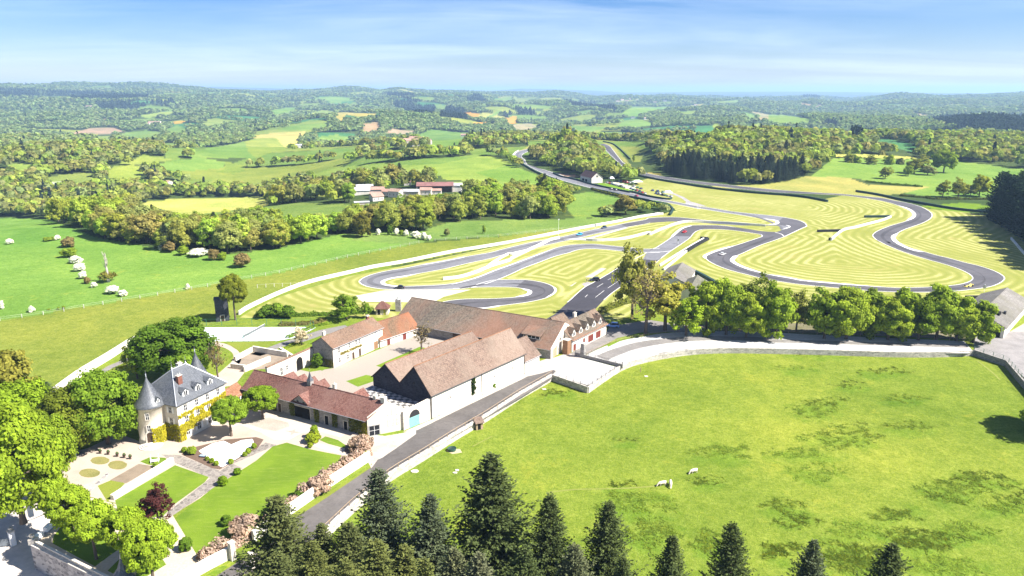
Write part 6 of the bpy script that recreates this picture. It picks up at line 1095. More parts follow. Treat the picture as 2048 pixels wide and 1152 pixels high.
by=GP([(1150,711),(1245.5,735)]); wallobj('low_wall',by,.4,1.0,stone_dark,'low dark wall behind the white gravel yard','wall'); fence('iron_railing','black railing along the low wall behind the gravel yard',by,2.4,.7,.98,iron,iron,(1,.5),.05,.03)
fence('post_fence','small post fence along the grass verge of the curved lane',GP(smooth(z7((592,880),(720,815),(880,762),(1060,728),(1230,706)),4)),3.2,.8,0,wood_p,wood_p,(.9,.5),.06,.03); fence('post_fence','weathered post and rail fence in front of the roadside trees',GP(z7((1230,706),(1700,690),(2048,700))+z8((300,716),(1000,742),(1570,768))),4.5,1.0,0,wood_p,wood_p,(.9,),.07,.04)
def pillar(px,py,h,w_,label,m,name='gate_pillar',ball=False,z=0):
    x,y=G(px,py,z); t=thing(name,label,'gate pillar',(x,y,z),rad(52)); b=MB(); b.box(-w_/2,w_/2,-w_/2,w_/2,-.3,h); b.obj('shaft',m,t); b=MB(); b.box(-w_/2-.1,w_/2+.1,-w_/2-.1,w_/2+.1,h,h+.18)
    if ball: b.lathe([(.1,h+.18),(.14,h+.3),(.36,h+.5),(.42,h+.85),(.2,h+.9)],(0,0,0),10)
    b.obj('cap',stn,t); return t
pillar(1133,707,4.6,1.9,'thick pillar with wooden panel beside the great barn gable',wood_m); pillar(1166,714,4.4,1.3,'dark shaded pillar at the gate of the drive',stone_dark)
# garden wall and its hedge
gw=[(739,921),(660,973),(580,1029),(507,1084)]; wallobj('garden_wall',pts_res(GP(gw),4),.5,2.3,M_stone('wall_white',(.70,.66,.58),(.55,.50,.43),(.68,.64,.57),1.2,bmp=.25),'white garden wall under the pinkish hedge beside the front road','wall'); wallobj('garden_wall',pts_res(GP([(462,1116),(400,1148),(330,1190)]),4),.5,2.3,MATS['wall_white'],'white garden wall below the iron gate at the bottom edge','wall')
pillar(466,1119,3.4,.9,'dark sided pillar of the iron gate at the garden wall',stone_pale); pillar(505,1138,3.2,.7,'right pillar of the iron gate in front of the spruces',stone_pale)
x,y=G(467,1117); x2,y2=G(504,1137); t=thing('iron_gate','black iron gate across the front road at the bottom','gate',(x,y,0),math.atan2(y2-y,x2-x)); Lg=math.hypot(x2-x,y2-y); m=MB()
for i in range(16): u=.5+(Lg-1)*i/15; m.tube([(u,0,.15),(u,0,2.0+.3*math.sin(i/15*3.14))],.025,4)
m.tube([(.4,0,.3),(Lg-.4,0,.3)],.04,4); m.tube([(.4,0,1.7),(Lg-.4,0,1.7)],.04,4); m.obj('gate_leaf',iron,t)
tw=GP([(345,924),(225,1000)]); wallobj('terrace_wall',pts_res(tw,3),.9,1.1,M_plain('wall_bright',(.74,.70,.62),.85,.15,.6,(.58,.53,.45)),'low bright white wall dividing gravel court and sunken lawn','wall')
# long wall on the left
lw=GP([(105,795),(160,754),(215,721),(263,690),(314,668)]); wallobj('boundary_wall',pts_res(lw,4),.6,2.4,MATS['wall_white'],'long bright white boundary wall curving along the yellow meadow','wall'); wallobj('boundary_wall',pts_res(GP([(314,668),(330,664),(388,652)]),3),.6,1.8,MATS['wall_white'],'far continuation of the white boundary wall behind the dark oak','wall')
# terrace retaining wall lower left
cx,cy=TX,TY; dv=Vector((G(200,1162)[0]-cx,G(200,1162)[1]-cy)).normalized(); e2=(cx+dv.x*26,cy+dv.y*26)
t=thing('terrace_wall','high rough stone terrace wall with balustrade at the lower left corner','wall',(cx,cy,0)); m=MB(); v=[(0,0),(dv.x*26,dv.y*26),(dv.x*26+.6,dv.y*26+.7),(.6,.7)]; m.prism(v,-5.6,.25); m.prism([(0,.7),(.6,.7),(.6,26),(0,26)],-5.6,.25); m.obj('wall',M_stone('rubble_stone',(.48,.44,.40),(.14,.13,.13),(.40,.37,.34),.9,bmp=.9),t)
m=MB(); q=[(-.12,-.1),(dv.x*26,dv.y*26-.12),(dv.x*26+.5,dv.y*26+.8),(.5,.85)]; m.prism(q,.253,.40); m.obj('coping',stn,t)
for i in range(62):
    u=1.4+i*.36; m=MB(); m.lathe([(.09,.40),(.05,.5),(.11,.68),(.05,.95),(.09,1.05)],(dv.x*u+.3,dv.y*u+.35,0),6); m.obj('baluster',stn,t)
m=MB(); a,b_=(dv.x*1.1+.3,dv.y*1.1+.35),(dv.x*24+.3,dv.y*24+.35); m.prism([(a[0]-.18,a[1]-.18),(b_[0]-.18,b_[1]-.18),(b_[0]+.18,b_[1]+.18),(a[0]+.18,a[1]+.18)],1.052,1.2); m.obj('balustrade_rail',wood_d if False else stn,t)
for i in range(6): m=MB(); m.box(-.05,.75,1.2+i*2.7,2.9+i*2.7,.253,1.15); m.obj('merlon',wht,t)
m=MB(); m.box(-.2,.9,-.2,.9,.253,1.35); m.lathe([(.2,1.35),(.14,1.55),(.45,1.8),(.5,2.05),(.3,2.1)],(.35,.35,0),10); m.obj('corner_urn',stn,t)
pillar(27,1090,3.0,.9,'white gate pillar with urn on the shaded street at the lower left',wht,ball=True,z=-4.98); pillar(62,1030,2.2,.8,'white pillar with ivy at the back end of the terrace wall',wht)
x,y=G(-20,1098,-4.98); x2,y2=G(26,1091,-4.98); t=thing('sheet_gate','grey metal gate beside the white pillar on the lower left street','gate',(x,y,-4.98),math.atan2(y2-y,x2-x)); m=MB(); m.box(0,math.hypot(x2-x,y2-y)-.6,-.04,.04,.2,1.7); m.obj('gate_leaf',M_flat('gate_grey',(.13,.15,.17),.5),t)
x,y=G(252,1178); t=thing('roof_spire','white tipped slate spire poking up at the bottom edge','spire',(x,y,0)); m=MB(); m.lathe([(1.7,0),(1.7,2.6)],n=8); m.obj('turret',cream,t); m=MB(); m.lathe([(2.0,2.5),(.9,4.0),(.12,6.2),(.02,6.6)],n=8); m.obj('spire_roof',slate,t); m=MB(); m.lathe([(.28,5.5),(.16,6.3),(.02,7.2)],n=8); m.obj('finial',zinc,t)
# dark tower and tennis fence
x,y=G(446,640); t=thing('tower','dark stone tower behind the clipped oval tree','tower',(x,y,0),rad(20)); m=MB(); m.prism([(-2.2,-1.8),(2.2,-1.8),(2.2,1.8),(-2.2,1.8)],-.3,8.0); m.obj('wall',gab_d,t); m=MB(); m.prism([(-2.4,-2),(2.4,-2),(2.4,2),(-2.4,2)],8.0,8.35); m.obj('parapet',gab_d,t); opening(t,(Vector((-2.2,-1.8,0)),Vector((1,0,0)),Vector((0,-1,0))),2.2,.1,1.2,2.2,'door',stn,wood_d)
gp=M_flat('green_paint2',(.03,.16,.10),.5); fence('court_fence','green wire fence posts around the white tennis court',GP([(388,676),(413,684),(553,683),(600,674),(636,653),(500,651),(397,653),(388,676)]),5,2.6,0,gp,gp,(1,.5,.1),.05,.02)
P=GP([(530,652.5),(487,675.5)]); t=thing('tennis_net','sagging dark net across the tennis court','net',(*P[1],0),math.atan2(P[0][1]-P[1][1],P[0][0]-P[1][0])); L_=math.hypot(P[0][0]-P[1][0],P[0][1]-P[1][1]); m=MB(); m.box(0,L_,-.02,.02,.05,.92); m.obj('netting',M_flat('net_dark',(.10,.11,.11),.9),t)
for u in (0,L_): m=MB(); m.tube([(u,0,0),(u,0,1.1)],.06,6); m.obj('net_post',gp,t)
m=MB(); m.box(0,L_,-.03,.03,.93,1.0); m.obj('net_tape',wht,t)
for nm,a in (('hut','(737,640)'),): pass
house('hut','small hut with red hipped roof between gravel trap and great barn','hut',(G(752,630)[0],G(752,630)[1]),rad(0),4.4,4.0,2.8,4.6,stone_pale,tile_red,[('f',1.1,.1,1,2,'door',stn,dark),('f',3.2,.1,.9,2,'door',stn,M_flat('gold',(.35,.33,.02),.6))],hipL=1.6,hipR=1.6,gutter=False)
x,y=G(797,622); t=thing('chimney_stack','white capped chimney stack beside the great barn','chimney',(x,y,0)); m=MB(); m.box(-1,1,-.8,.8,-.2,4.5); m.obj('stack',stone_dark,t); m=MB(); m.lathe([(.45,4.5),(.4,5.6),(.55,5.7),(.02,6.0)],n=10); m.obj('pot',wht,t)
for lab,A_,B_,h in (('stone wall of the roofless yard, far side',(506,702),(576,714),1.7),('stone wall of the roofless yard, left side',(470,722),(506,702),1.4),('stone wall of the roofless yard, near side',(488,744),(540,722),1.6),('stone block wall beside the chateau lane',(463,736),(492,740),1.5),('low wall along the terrace behind the white gateway wall',(560,700),(605,728),1.0)): wallobj('yard_wall',GP([A_,B_]),.7,h,stone_pale,lab,'wall')
# hedges made of leaves
def leafbox(name,label,P,w_,h,col,cat='hedge',dn=26,size=.2,z=0,wob=.25,base=0,group=None):
    g=np.random.default_rng(len(label)*7+int(abs(P[0][0]))); P=np.array(P); d=np.r_[0,np.cumsum(np.hypot(*np.diff(P,axis=0).T))]; n=int(d[-1]*dn*(w_+h)); s=g.uniform(0,d[-1],n); cx_,cy_=np.interp(s,d,P[:,0]),np.interp(s,d,P[:,1]); tx=np.interp(s+.05,d,P[:,0])-np.interp(s-.05,d,P[:,0]); ty=np.interp(s+.05,d,P[:,1])-np.interp(s-.05,d,P[:,1]); L_=np.hypot(tx,ty)+1e-9
    a=g.uniform(-.4,math.pi+.4,n); k=1+wob*np.sin(s*1.3)*np.sin(s*.53+2)+g.normal(size=n)*.09; hh=h*(1+wob*np.sin(s*.9+1)*.8); off=np.cos(a)*w_/2*k; zz=np.maximum(.04,np.abs(np.sin(a))*hh*k*np.where(np.sin(a)<0,.1,1)*g.uniform(.45,1,n)**.5)
    C_=np.stack([cx_-ty/L_*off,cy_+tx/L_*off,zz+base],1); o0=C_[0]*np.array([1,1,0]); Nn=np.stack([-ty/L_*np.cos(a),tx/L_*np.cos(a),np.sin(a)*.8+.3],1)+g.normal(size=(n,3))*.4
    V,Fc=quads(C_-o0,Nn,size,g); lv=np.repeat(g.uniform(.72,1.25,n),4); me=crown_mesh(name,V,Fc,np.stack([lv]*3,1),leafM); o=link(name,me); o.location=(o0[0],o0[1],z); o.color=(*col,1)
    if label: tag(o,label,cat,group)
    return o
leafbox('hedge','pinkish dry flowering hedge along the top of the white garden wall',pts_res(GP([(734,905),(690,935),(640,968),(580,1014),(500,1070),(455,1100),(400,1125)]),2),3.0,2.2,cPk,dn=34,size=.17,wob=.35)
for px,py,r_,lab in ((722,900,2.9,'biggest pinkish hedge mound at the corner of the service wing'),(640,985,2.6,'rounded pinkish hedge mound halfway along the garden wall'),(492,1068,2.8,'rounded pinkish hedge mound near the iron gate')):
    x,y=G(px,py); V,Fc,lv,_=crown(int(px),r_,1.9,1.8,60,60,.16,.8,.15,.6); me=crown_mesh('hedge_mound',V,Fc,lv,leafM); o=link('shrub',me); o.location=(x,y,0); o.color=(*cPk,1); tag(o,lab,'shrub')
def ball(px,py,r_,lab,col=cM,sz=1.0,name='topiary'):
    x,y=G(px,py); V,Fc,lv,_=crown(int(px*3+py),r_,r_*sz,r_*sz*.95,44,46,.15,.35*r_,.06,.82); o=link(name,crown_mesh(name,V,Fc,lv,leafM)); o.location=(x,y,0); o.color=(*col,1); tag(o,lab,'shrub'); return o
ball(446,970,1.0,'larger clipped ball bush beside the stone path',(.13,.21,.015)); ball(475,949,.75,'smaller clipped ball bush beside the stone path',(.11,.19,.015)); ball(626,884,1.9,'wide two tier clipped shrub between path and service wing',(.20,.25,.02),.62); ball(629,875,1.0,'round top ball of the clipped shrub by the service wing',(.17,.24,.02),1.6); ball(621,895,.55,'little clipped cylinder bush at the lawn corner',(.2,.25,.02),1.1)
for i,(px,py,r_) in enumerate([(369,904,.6),(384,908,.95),(313,934,.6),(372,1100,1.2),(490,912,.5),(497,906,.6),(508,896,.6),(462,927,.55),(424,925,.5),(433,930,.5),(415,920,.4),(600,1000,1.1),(452,1050,1.0)]): ball(px,py,r_,['round green shrub at the left tip of the white terrace','bushy shrub beside it at the left of the white terrace','small round shrub on the end of the low white wall','dark green shrub right of the nearest clipped lime','tiny shrub at the right side of the white terrace','small shrub on the right side of the white terrace','small shrub at the upper right of the white terrace','small shrub on the near right side of the white terrace','low shrub at the near edge of the white terrace','second low shrub at the near edge of the white terrace','third low shrub at the near edge of the white terrace','dark green bush behind the middle hedge mound','dark green bush behind the lower hedge mound'][i],cD if i in(3,11,12) else cM,1.0,'shrub')
x,y=G(944,797); t=thing('cypress','twin columned dark cypress in a planter against the white barn wall','cypress',(x,y,0))
for s in (-.45,.4): V,Fc,lv,_=crown(int(50+s*10),.8,2.9,3.4,60,60,.13,.45,.1,.7); c=link('crown',crown_mesh('crown',V,Fc,lv,leafM),t); c.location=(s,0,.2 if s>0 else 0); c.color=(.03,.05,.012,1)
ball(986,776,.85,'small bushy shrub in a box at the barn wall',cD,1,'shrub')
leafbox('hedge','dark hedge between gravel trap and tennis court lawn',GP([(512,632),(600,632),(690,629),(748,624)]),2.2,1.4,cD,dn=16,size=.22); leafbox('hedge','low green hedge along the terraced path, upper row',GP([(575,676),(625,655),(680,642)]),1.6,.9,(.13,.20,.02),dn=16,size=.2); leafbox('hedge','low green hedge along the terraced path, lower row',GP([(548,706),(600,685)]),1.4,.8,(.15,.21,.02),dn=16,size=.2); leafbox('hedge','clipped olive hedge blocks along the lane behind the dormer house',GP([(1200,627),(1225,615),(1262,603)]),2.2,2.2,(.12,.14,.025),dn=16,size=.2,wob=.15); leafbox('hedge','brown twiggy bank hedge behind the tennis court',GP([(560,650),(620,648),(650,640)]),3,1.0,(.13,.12,.04),dn=10,size=.24)
leafbox('hedge','ragged low hedge on the upper right pasture boundary',[march(px,py)[:2] for px,py in ((1732,364),(1780,369),(1845,374))],2.5,1.4,cD,dn=7,size=.4); leafbox('hedge','low bank hedge along the far side of the circuit at the pasture',[march(px,py)[:2] for px,py in ((1800,392),(1850,396),(1870,399),(1985,399))],2.5,1.3,(.07,.09,.02),dn=7,size=.4); leafbox('hedge','ragged hedge beside the far straight',[march(px,py)[:2] for px,py in ((1185,380),(1215,388),(1250,395))],2.2,1.5,(.10,.12,.02),dn=7,size=.4)
# ivy
def ivy(root_m,fr,u0,u1,z0,z1,col,seed,dn=30,ragged=.3,name='ivy',parent=None):
    g=np.random.default_rng(seed); n=int((u1-u0)*(z1-z0)*dn); u=g.uniform(u0,u1,n); zt=z1-ragged*(z1-z0)*(.5+.5*np.sin(u*2.1+seed))*g.random(n); z_=z0+(zt-z0)*g.random(n)**.8; d=.08+.22*g.random(n); o,a,nn=fr; C_=np.array([o+a*float(q) for q in u])+np.array(nn)[None]*d[:,None]; C_[:,2]=z_
    V,Fc=quads(C_,np.array(nn)[None]+g.normal(size=(n,3))*.5+np.array([0,0,.3]),.15,g); lv=np.repeat(g.uniform(.7,1.25,n),4); o_=link(name,crown_mesh(name,V,Fc,np.stack([lv]*3,1),leafM),parent); o_.color=(*col,1); return o_
tch=[o for o in COL.objects if o.name=='chateau'][0]; fcf=face_frame('f',Lc,Wc); iy=(.32,.29,.025)
for k,(u0,u1,z0_,z1_) in enumerate([(-.1,1.6,0,4.2),(1.6,4.6,2.8,4.0),(3.0,4.6,3.0,5.8),(4.6,8.2,2.9,3.9),(6.4,7.8,3.2,6.6),(8.2,11.6,2.8,4.2),(9.9,11.8,3.4,6.8),(11.6,14.8,2.9,4.6),(13.4,14.9,2.5,7.2),(.0,14.9,5.9,6.8),(.0,5.0,2.0,4.4),(4.7,9.0,3.1,4.6),(9.0,14.9,3.0,5.0)]): ivy(None,fcf,u0,u1,z0_,z1_,iy,60+k,38,.45,parent=tch)
flf=face_frame('l',Lc,Wc); ivy(None,flf,7.4,12.5,0,4.4,(.25,.24,.02),80,34,.15,parent=tch); ivy(None,flf,.3,3.4,0,4.6,iy,84,20,.5,parent=tch)
for k in range(-1,8):
    a=rad(180+37)+rad(36+k*17); cx_,cy_=-1.35,7.0; fr=(Vector((cx_+3.1*math.cos(a),cy_+3.1*math.sin(a),0)),Vector((-math.sin(a),math.cos(a),0)),Vector((math.cos(a),math.sin(a),0)))
    if k<8: ivy(None,fr,-.55,.55,0,4.3,(.30,.28,.022),90+k,38,.12,parent=tch)
tsw=[o for o in COL.objects if o.name=='service_wing'][0]; fw=face_frame('f',Lw,Ww)
for k,(u0,u1,zt) in enumerate([(10.3,11.4,2.6),(16.2,17.9,4.2),(24.4,25.9,4.1),(30.2,31.8,4.0),(35.6,39.5,4.3),(39.5,41,3.4)]): ivy(None,fw,u0,u1,0,zt,(.13,.14,.03) if k<5 else (.25,.24,.03),120+k,34,.2,parent=tsw)
tfh=[o for o in COL.objects if o.name=='farmhouse'][0]; ffh=face_frame('f',22.7,8.2); ivy(None,ffh,3,12.5,3.1,3.9,(.22,.19,.06),140,26,.3,'vine',parent=tfh); ivy(None,face_frame('l',22.7,8.2),4.8,8.2,0,2.6,(.15,.15,.04),141,20,.3,parent=tfh)
# ------------------------------------------------------------------ small things
for i,(px,py) in enumerate([(883,824.5),(936,798),(1035,748),(1067,733)]):
    x,y=G(px,py); t=thing('planter',['wooden planter box nearest the teal door on the barn footpath','small planter box at the foot of the twin cypress','planter box near the far end of the barn wall','planter box in front of the low annex'][i],'planter',(x,y,0),a0); m=MB(); m.box(-1.1,1.1,-.3,.3,.0,.55); m.obj('box',wood_m,t); m=MB(); m.box(-1.0,1.0,-.22,.22,.553,.57); m.obj('soil',soil,t)
x,y=G(957,857,MZ); t=thing('field_shelter','little wooden hut with brown roof standing at the paddock wall','hut',(x,y,MZ),rad(25)); m=MB(); m.box(-.9,.9,-.8,.8,0,2.0); m.obj('wall',wood_p,t); m=MB(); roofslab(m,[(-1.2,-1.2,1.95),(1.2,-1.2,1.95),(1.2,1.1,2.7),(-1.2,1.1,2.7)],.1); m.obj('roof',tile_barn,t); m=MB(); m.box(-.5,.3,-.83,-.805,.1,1.7); m.obj('opening',dark,t)
x,y=G(904,901,MZ); t=thing('water_trough','round dark green water trough on a worn pale patch in the paddock','trough',(x,y,MZ)); m=MB(); m.lathe([(.01,.02),(.85,.02),(1.0,.62),(1.06,.62),(1.06,.58),(.92,.05)],n=20); m.obj('tub',M_flat('trough_green',(.02,.09,.06),.5),t); m=MB(); m.lathe([(.96,.5),(.01,.5)],n=20); m.obj('water',M_flat('trough_water',(.02,.04,.03),.05),t)
sheet('worn_patch',[(892,902),(905,908),(924,905),(920,898),(900,897)],MZ+.012,M_plain('worn_earth',(.42,.35,.22),.95,.3,.5))
bandobj('trodden_path',GP(smooth([(1095,985),(1150,979),(1200,978),(1260,976),(1312,972)],5),MZ),.5,MZ+.014,M_plain('trodden_grass',(.200,.222,.045),1,.25,.6)); bandobj('trodden_path',GP(smooth([(945,893),(962,884),(985,872)],4),MZ),.4,MZ+.014,MATS['trodden_grass']); bandobj('trodden_path',GP(smooth([(2000,760),(1985,745),(1955,722)],4),MZ),.5,MZ+.014,MATS['trodden_grass'])
def slab(px,py,w_,lab,name='stone_slab'): x,y=G(px,py,MZ); m=MB(); g=random.Random(int(px)); m.prism([(w_*.5*(1+.3*g.random())*math.cos(k*1.05),w_*.36*(1+.3*g.random())*math.sin(k*1.05)) for k in range(6)],0,.16); o=m.obj(name,stn,loc=(x,y,MZ)); tag(o,lab,'stone')
for a in ((830,943,1.6,'flat pale stone slab near the road wall at the bottom'),(910,946,.9,'small pale stone left of the tallest spruce, lower of two'),(914,941,.9,'small pale stone left of the tallest spruce, upper of two'),(1088,779,1.2,'pale stone below the corner of the gravel yard'),(1292,753,1.1,'pale stone in the paddock near the curved wall')): slab(*a)
x,y=G(1281,744,MZ); o=MB().box(-.09,.09,-.09,.09,0,1.5).obj('wooden_post',wood_p,loc=(x,y,MZ)); tag(o,'single wooden post standing in the paddock grass','post')
for i,(px,py) in enumerate([(201,907),(217,909),(235,913),(249,915.5),(261,918)]):
    x,y=G(px,py); t=thing('urn',['first','second','third','fourth','fifth'][i]+' urn from the left of the row on the gravel court','urn',(x,y,0),0,'urns on the gravel court'); m=MB(); m.lathe([(.25,0),(.25,.1),(.1,.2),(.32,.5),(.38,.75),(.3,.75)],n=10); m.obj('vase',wood_d,t); m=MB(); m.ball((0,0,.9),.3,8,jit=.4); m.obj('plant',M_flat('urn_green',(.05,.08,.02),.9),t)
x,y=G(151,912); t=thing('fountain','small stone fountain with white figure at the edge of the gravel court','fountain',(x,y,0)); m=MB(); m.lathe([(1.4,0),(1.5,.4),(1.3,.4),(1.2,.1)],n=16); m.obj('basin',stone_dark,t); m=MB(); m.lathe([(.35,0),(.3,.5),(.22,1.1),(.32,1.5),(.12,1.7),(.2,1.95),(.02,2.1)],n=10); m.obj('figure',wht,t)
x,y=G(310,924); t=thing('white_swing','white garden bench with four posts on the small lawn','bench',(x,y,0),rad(20)); m=MB()
for a,b_ in ((-.8,-.5),(.8,-.5),(.8,.5),(-.8,.5)): m.tube([(a,b_,0),(a,b_,1.7)],.05,5)
m.obj('frame',wht,t); m=MB(); m.box(-.9,.9,-.5,.5,.35,.45); m.obj('seat',wht,t)
x,y=G(432,897); t=thing('lounger','white sun lounger on the near edge of the white terrace','lounger',(*G(408,914),0),rad(-10)); m=MB(); m.box(-1,.3,-.35,.35,.3,.38); m.obj('seat',M_flat('lounger_blue',(.25,.33,.42),.6),t); m=MB(); m.add([(.3,-.35,.33),(1.0,-.35,.8),(1.0,.35,.8),(.3,.35,.33),(.3,-.35,.27),(1.0,-.35,.74),(1.0,.35,.74),(.3,.35,.27)],[(0,1,2,3),(7,6,5,4),(0,4,5,1),(3,2,6,7),(1,5,6,2)]); m.obj('backrest',dark,t); m=MB()
for a in (-.9,.25): m.box(a-.03,a+.03,-.33,.33,0,.3)
m.obj('frame',iron,t)
x,y=G(1117,471); t=thing('flag_pole','tall white pole at the pit apron of the circuit','pole',(x,y,0)); m=MB(); m.tube([(0,0,0),(0,0,9.5)],[.09,.05],6); m.obj('pole',wht,t); m=MB(); m.box(-.3,.3,-.12,.12,8.9,9.5); m.obj('lamp',wht,t)
for px,py,lab in ((1190,462,'thin dark marker post behind the upper barrier'),(1356,492,'white marshal post beside the grassy barrier pair'),(1968,588,'thin pale mast beside the grey shed')): x,y=G(px,py-4); t=thing('post',lab,'post',(x,y,0)); m=MB(); m.tube([(0,0,0),(0,0,3.2)],.09,5); m.obj('shaft',wht,t); m=MB(); m.box(-.4,.4,-.3,.3,1.6,3.0); m.obj('panel',grey_m,t)
fence('field_fence','pale wire fence along the boundary of the left pastures',GP([(0,642),(100,628),(250,602),(400,577),(470,563),(560,546),(640,528),(700,514),(780,499),(838,487)]),6.5,1.5,0,M_plain('post_pale',(.55,.52,.46),.9,.1,1),MATS['post_pale'],(.95,.55),.09,.022); fence('field_fence','pale wire fence along the pasture behind the upper barrier',GP([(870,482),(1000,473),(1100,462),(1180,454),(1220,448)]),6,1.4,0,MATS['post_pale'],MATS['post_pale'],(.95,.5),.08,.022); fence('field_fence','short row of pale posts beside the outer barrier bend',GP([(515,576),(545,574),(580,573),(598,572)]),3,1.6,0,MATS['post_pale'],MATS['post_pale'],(.9,),.1,.025)
# ------------------------------------------------------------------ rough grass in the paddock
tuftM=M_leaf('tuft','tint',.35,1.0); g=np.random.default_rng(8); Cs=[]
Tt=[]
for (cx,cy,rx,ry) in PATCH:
    n=int(rx*ry*.14); a=g.uniform(0,6.28,n); q=g.random(n)**.6; x_=cx+rx*q*np.cos(a)*(1+.3*np.sin(a*3+cx)); y_=cy+ry*q*np.sin(a)*(1+.3*np.cos(a*2+cy)); m=FBM(int(cx))(x_,y_*2.4,26)>-.35
    for px,py in zip(x_[m],y_[m]): Cs.append((*G(px,py,MZ),MZ)); Tt.append(.8+.4*math.sin(cx*cy))
C_=np.array(Cs); n=len(C_); nb=7; base=np.repeat(C_,nb,0)+np.stack([g.normal(size=n*nb)*.22,g.normal(size=n*nb)*.22,np.zeros(n*nb)],1); hgt_=g.uniform(.08,.2,n*nb); lean=g.normal(size=(n*nb,2))*.5; w2=.09; a=g.uniform(0,3.14,n*nb); dx,dy=np.cos(a)*w2,np.sin(a)*w2
V=np.stack([base-np.stack([dx,dy,0*dx],1),base+np.stack([dx,dy,0*dx],1),base+np.stack([lean[:,0]+dx*.5,lean[:,1]+dy*.5,hgt_],1),base+np.stack([lean[:,0]-dx*.5,lean[:,1]-dy*.5,hgt_],1)],1).reshape(-1,3)
tc_=np.array((.150,.225,.028))*np.repeat(np.array(Tt),nb)[:,None]*g.uniform(.7,1.35,(n*nb,1))+np.array((.05,.03,0))*(g.random((n*nb,1))<.25)
me=npmesh('rough_grass',V,np.arange(len(V)).reshape(-1,4),tuftM); setcol(me,'tint',np.repeat(tc_,4,0)); tag(link('rough_grass',me),'darker rough grass tufts scattered over the paddock','grass',kind='stuff')
# ------------------------------------------------------------------ cars
carp=bpy.data.materials.new('car_paint'); carp.use_nodes=True; nt=carp.node_tree; b=nt.nodes['Principled BSDF']; nt.links.new(N(nt,'ShaderNodeObjectInfo').outputs['Color'],b.inputs['Base Color']); b.inputs['Roughness'].default_value=.28; b.inputs['Coat Weight'].default_value=.6
tyre=M_flat('tyre',(.015,.015,.016),.8); lampw=M_flat('lamp_clear',(.75,.75,.72),.15); lampr=M_flat('lamp_red',(.45,.01,.01),.2)
def loft(secs):
    """secs: list of (x, [(y,z)...]) half profiles mirrored"""
    m=MB(); n=None
    for x,h in secs:
        ring=[(x,y,z) for y,z in h]+[(x,-y,z) for y,z in h[::-1]]; n=len(ring); m.v+=ring
    for i in range(len(secs)-1):
        for k in range(n): m.f.append((i*n+k,i*n+(k+1)%n,(i+1)*n+(k+1)%n,(i+1)*n+k)); m.m.append(0)
    m.f+= [tuple(range(n-1,-1,-1)),tuple((len(secs)-1)*n+k for k in range(n))]; m.m+=[0,0]; return m
def car_proto(L=4.3,W=1.8,H=1.42,suv=0,low=0):
    w=W/2; zb=.22; bl=.78+.16*suv-.08*low; P={}
    sec=lambda x,wf,zt,zb_=zb:(x,[(0,zb_),(w*wf*.92,zb_),(w*wf,zb_+.18),(w*wf,zt-.15),(w*wf*.9,zt),(0,zt+.03)])
    h=L/2; P['body']=loft([sec(-h,.80,bl-.12,.35),sec(-h+.18,.94,bl+.02),sec(-h*.6,1,bl+.06),sec(0,1,bl+.02),sec(h*.45,1,bl-.01),sec(h*.8,.96,bl-.12),sec(h-.1,.85,bl-.22,.3),sec(h,.72,bl-.28,.36)])
    c=lambda x,wf,z0,z1:(x,[(0,z0),(w*wf,z0),(w*wf*.84,z1),(0,z1+.03)])
    r=-h*.92 if suv else -h*.72; P['cabin_glass']=loft([c(r,.86,bl-.04,bl),c(r+.42,.9,bl-.04,H-.05),c(-h*.1,.92,bl-.04,H),c(h*.12,.92,bl-.04,H-.06),c(h*.44,.86,bl-.04,bl)])
    P['roof']=loft([(r+.40,[(0,H-.04),(w*.74,H-.055),(w*.72,H-.01),(0,H+.02)]),(-h*.1,[(0,H+.0),(w*.77,H-.01),(w*.75,H+.035),(0,H+.06)]),(h*.14,[(0,H-.05),(w*.76,H-.06),(w*.74,H-.015),(0,H+.01)])])
    def wheel(): m=MB(); R_=.33; m.lathe([(R_*.6,-.1),(R_,-.1),(R_,.1),(R_*.6,.1)],n=16); m.lathe([(.01,-.06),(R_*.62,-.09)],n=16); m.v=[(x,z,y) for x,y,z in m.v]; return m
    def rim(): m=MB(); m.lathe([(.2,.102),(.01,.112)],n=10); m.lathe([(.01,-.112),(.2,-.102)],n=10); m.v=[(x,z,y) for x,y,z in m.v]; return m
    P['wheel']=wheel(); P['rim']=rim(); P['hl']=MB().box(-.08,.06,-.17,.17,-.07,.07); return P,L,W,bl
def car(name,label,x,y,rz,color,kind=0,group=None,cat='car',z=.03,protos={}):
    if kind not in protos:
        P,L,W,bl=car_proto(*[(4.2,1.78,1.42,0,0),(4.7,1.92,1.68,1,0),(4.3,1.85,1.24,0,1),(4.0,1.72,1.42,0,0)][kind]); me={}
        for k,m in P.items(): o=m.obj('tmp',{'body':carp,'cabin_glass':glass,'roof':carp,'wheel':tyre,'rim':grey_m,'hl':lampw}[k]); me[k]=o.data; bpy.data.objects.remove(o)
        protos[kind]=(me,L,W,bl)
    me,L,W,bl=protos[kind]; t=thing(name,label,cat,(x,y,z),rz,group)
    def pt_(n,k,loc=(0,0,0),par=None): o=link(n,me[k],par or t); o.location=loc; return o
    bd=pt_('body','body'); bd.color=(*color,1); rf_=pt_('roof','roof'); rf_.color=(*color,1); pt_('window_glass','cabin_glass')
    for sx_ in (-1,1):
        for sy in (-1,1): wv=pt_('wheel','wheel',(sx_*L*.31,sy*(W/2-.1),.33)); pt_('rim','rim',(0,0,0),wv)
    for sy in (-1,1): pt_('headlight','hl',(L/2-.13,sy*W*.33,bl-.22)); tl=pt_('taillight','hl',(-L/2+.04,sy*W*.34,bl-.08)); tl.data=tl.data.copy() if 'red' not in protos else protos['red']; tl.data.materials[0]=lampr; protos['red']=tl.data
    return t
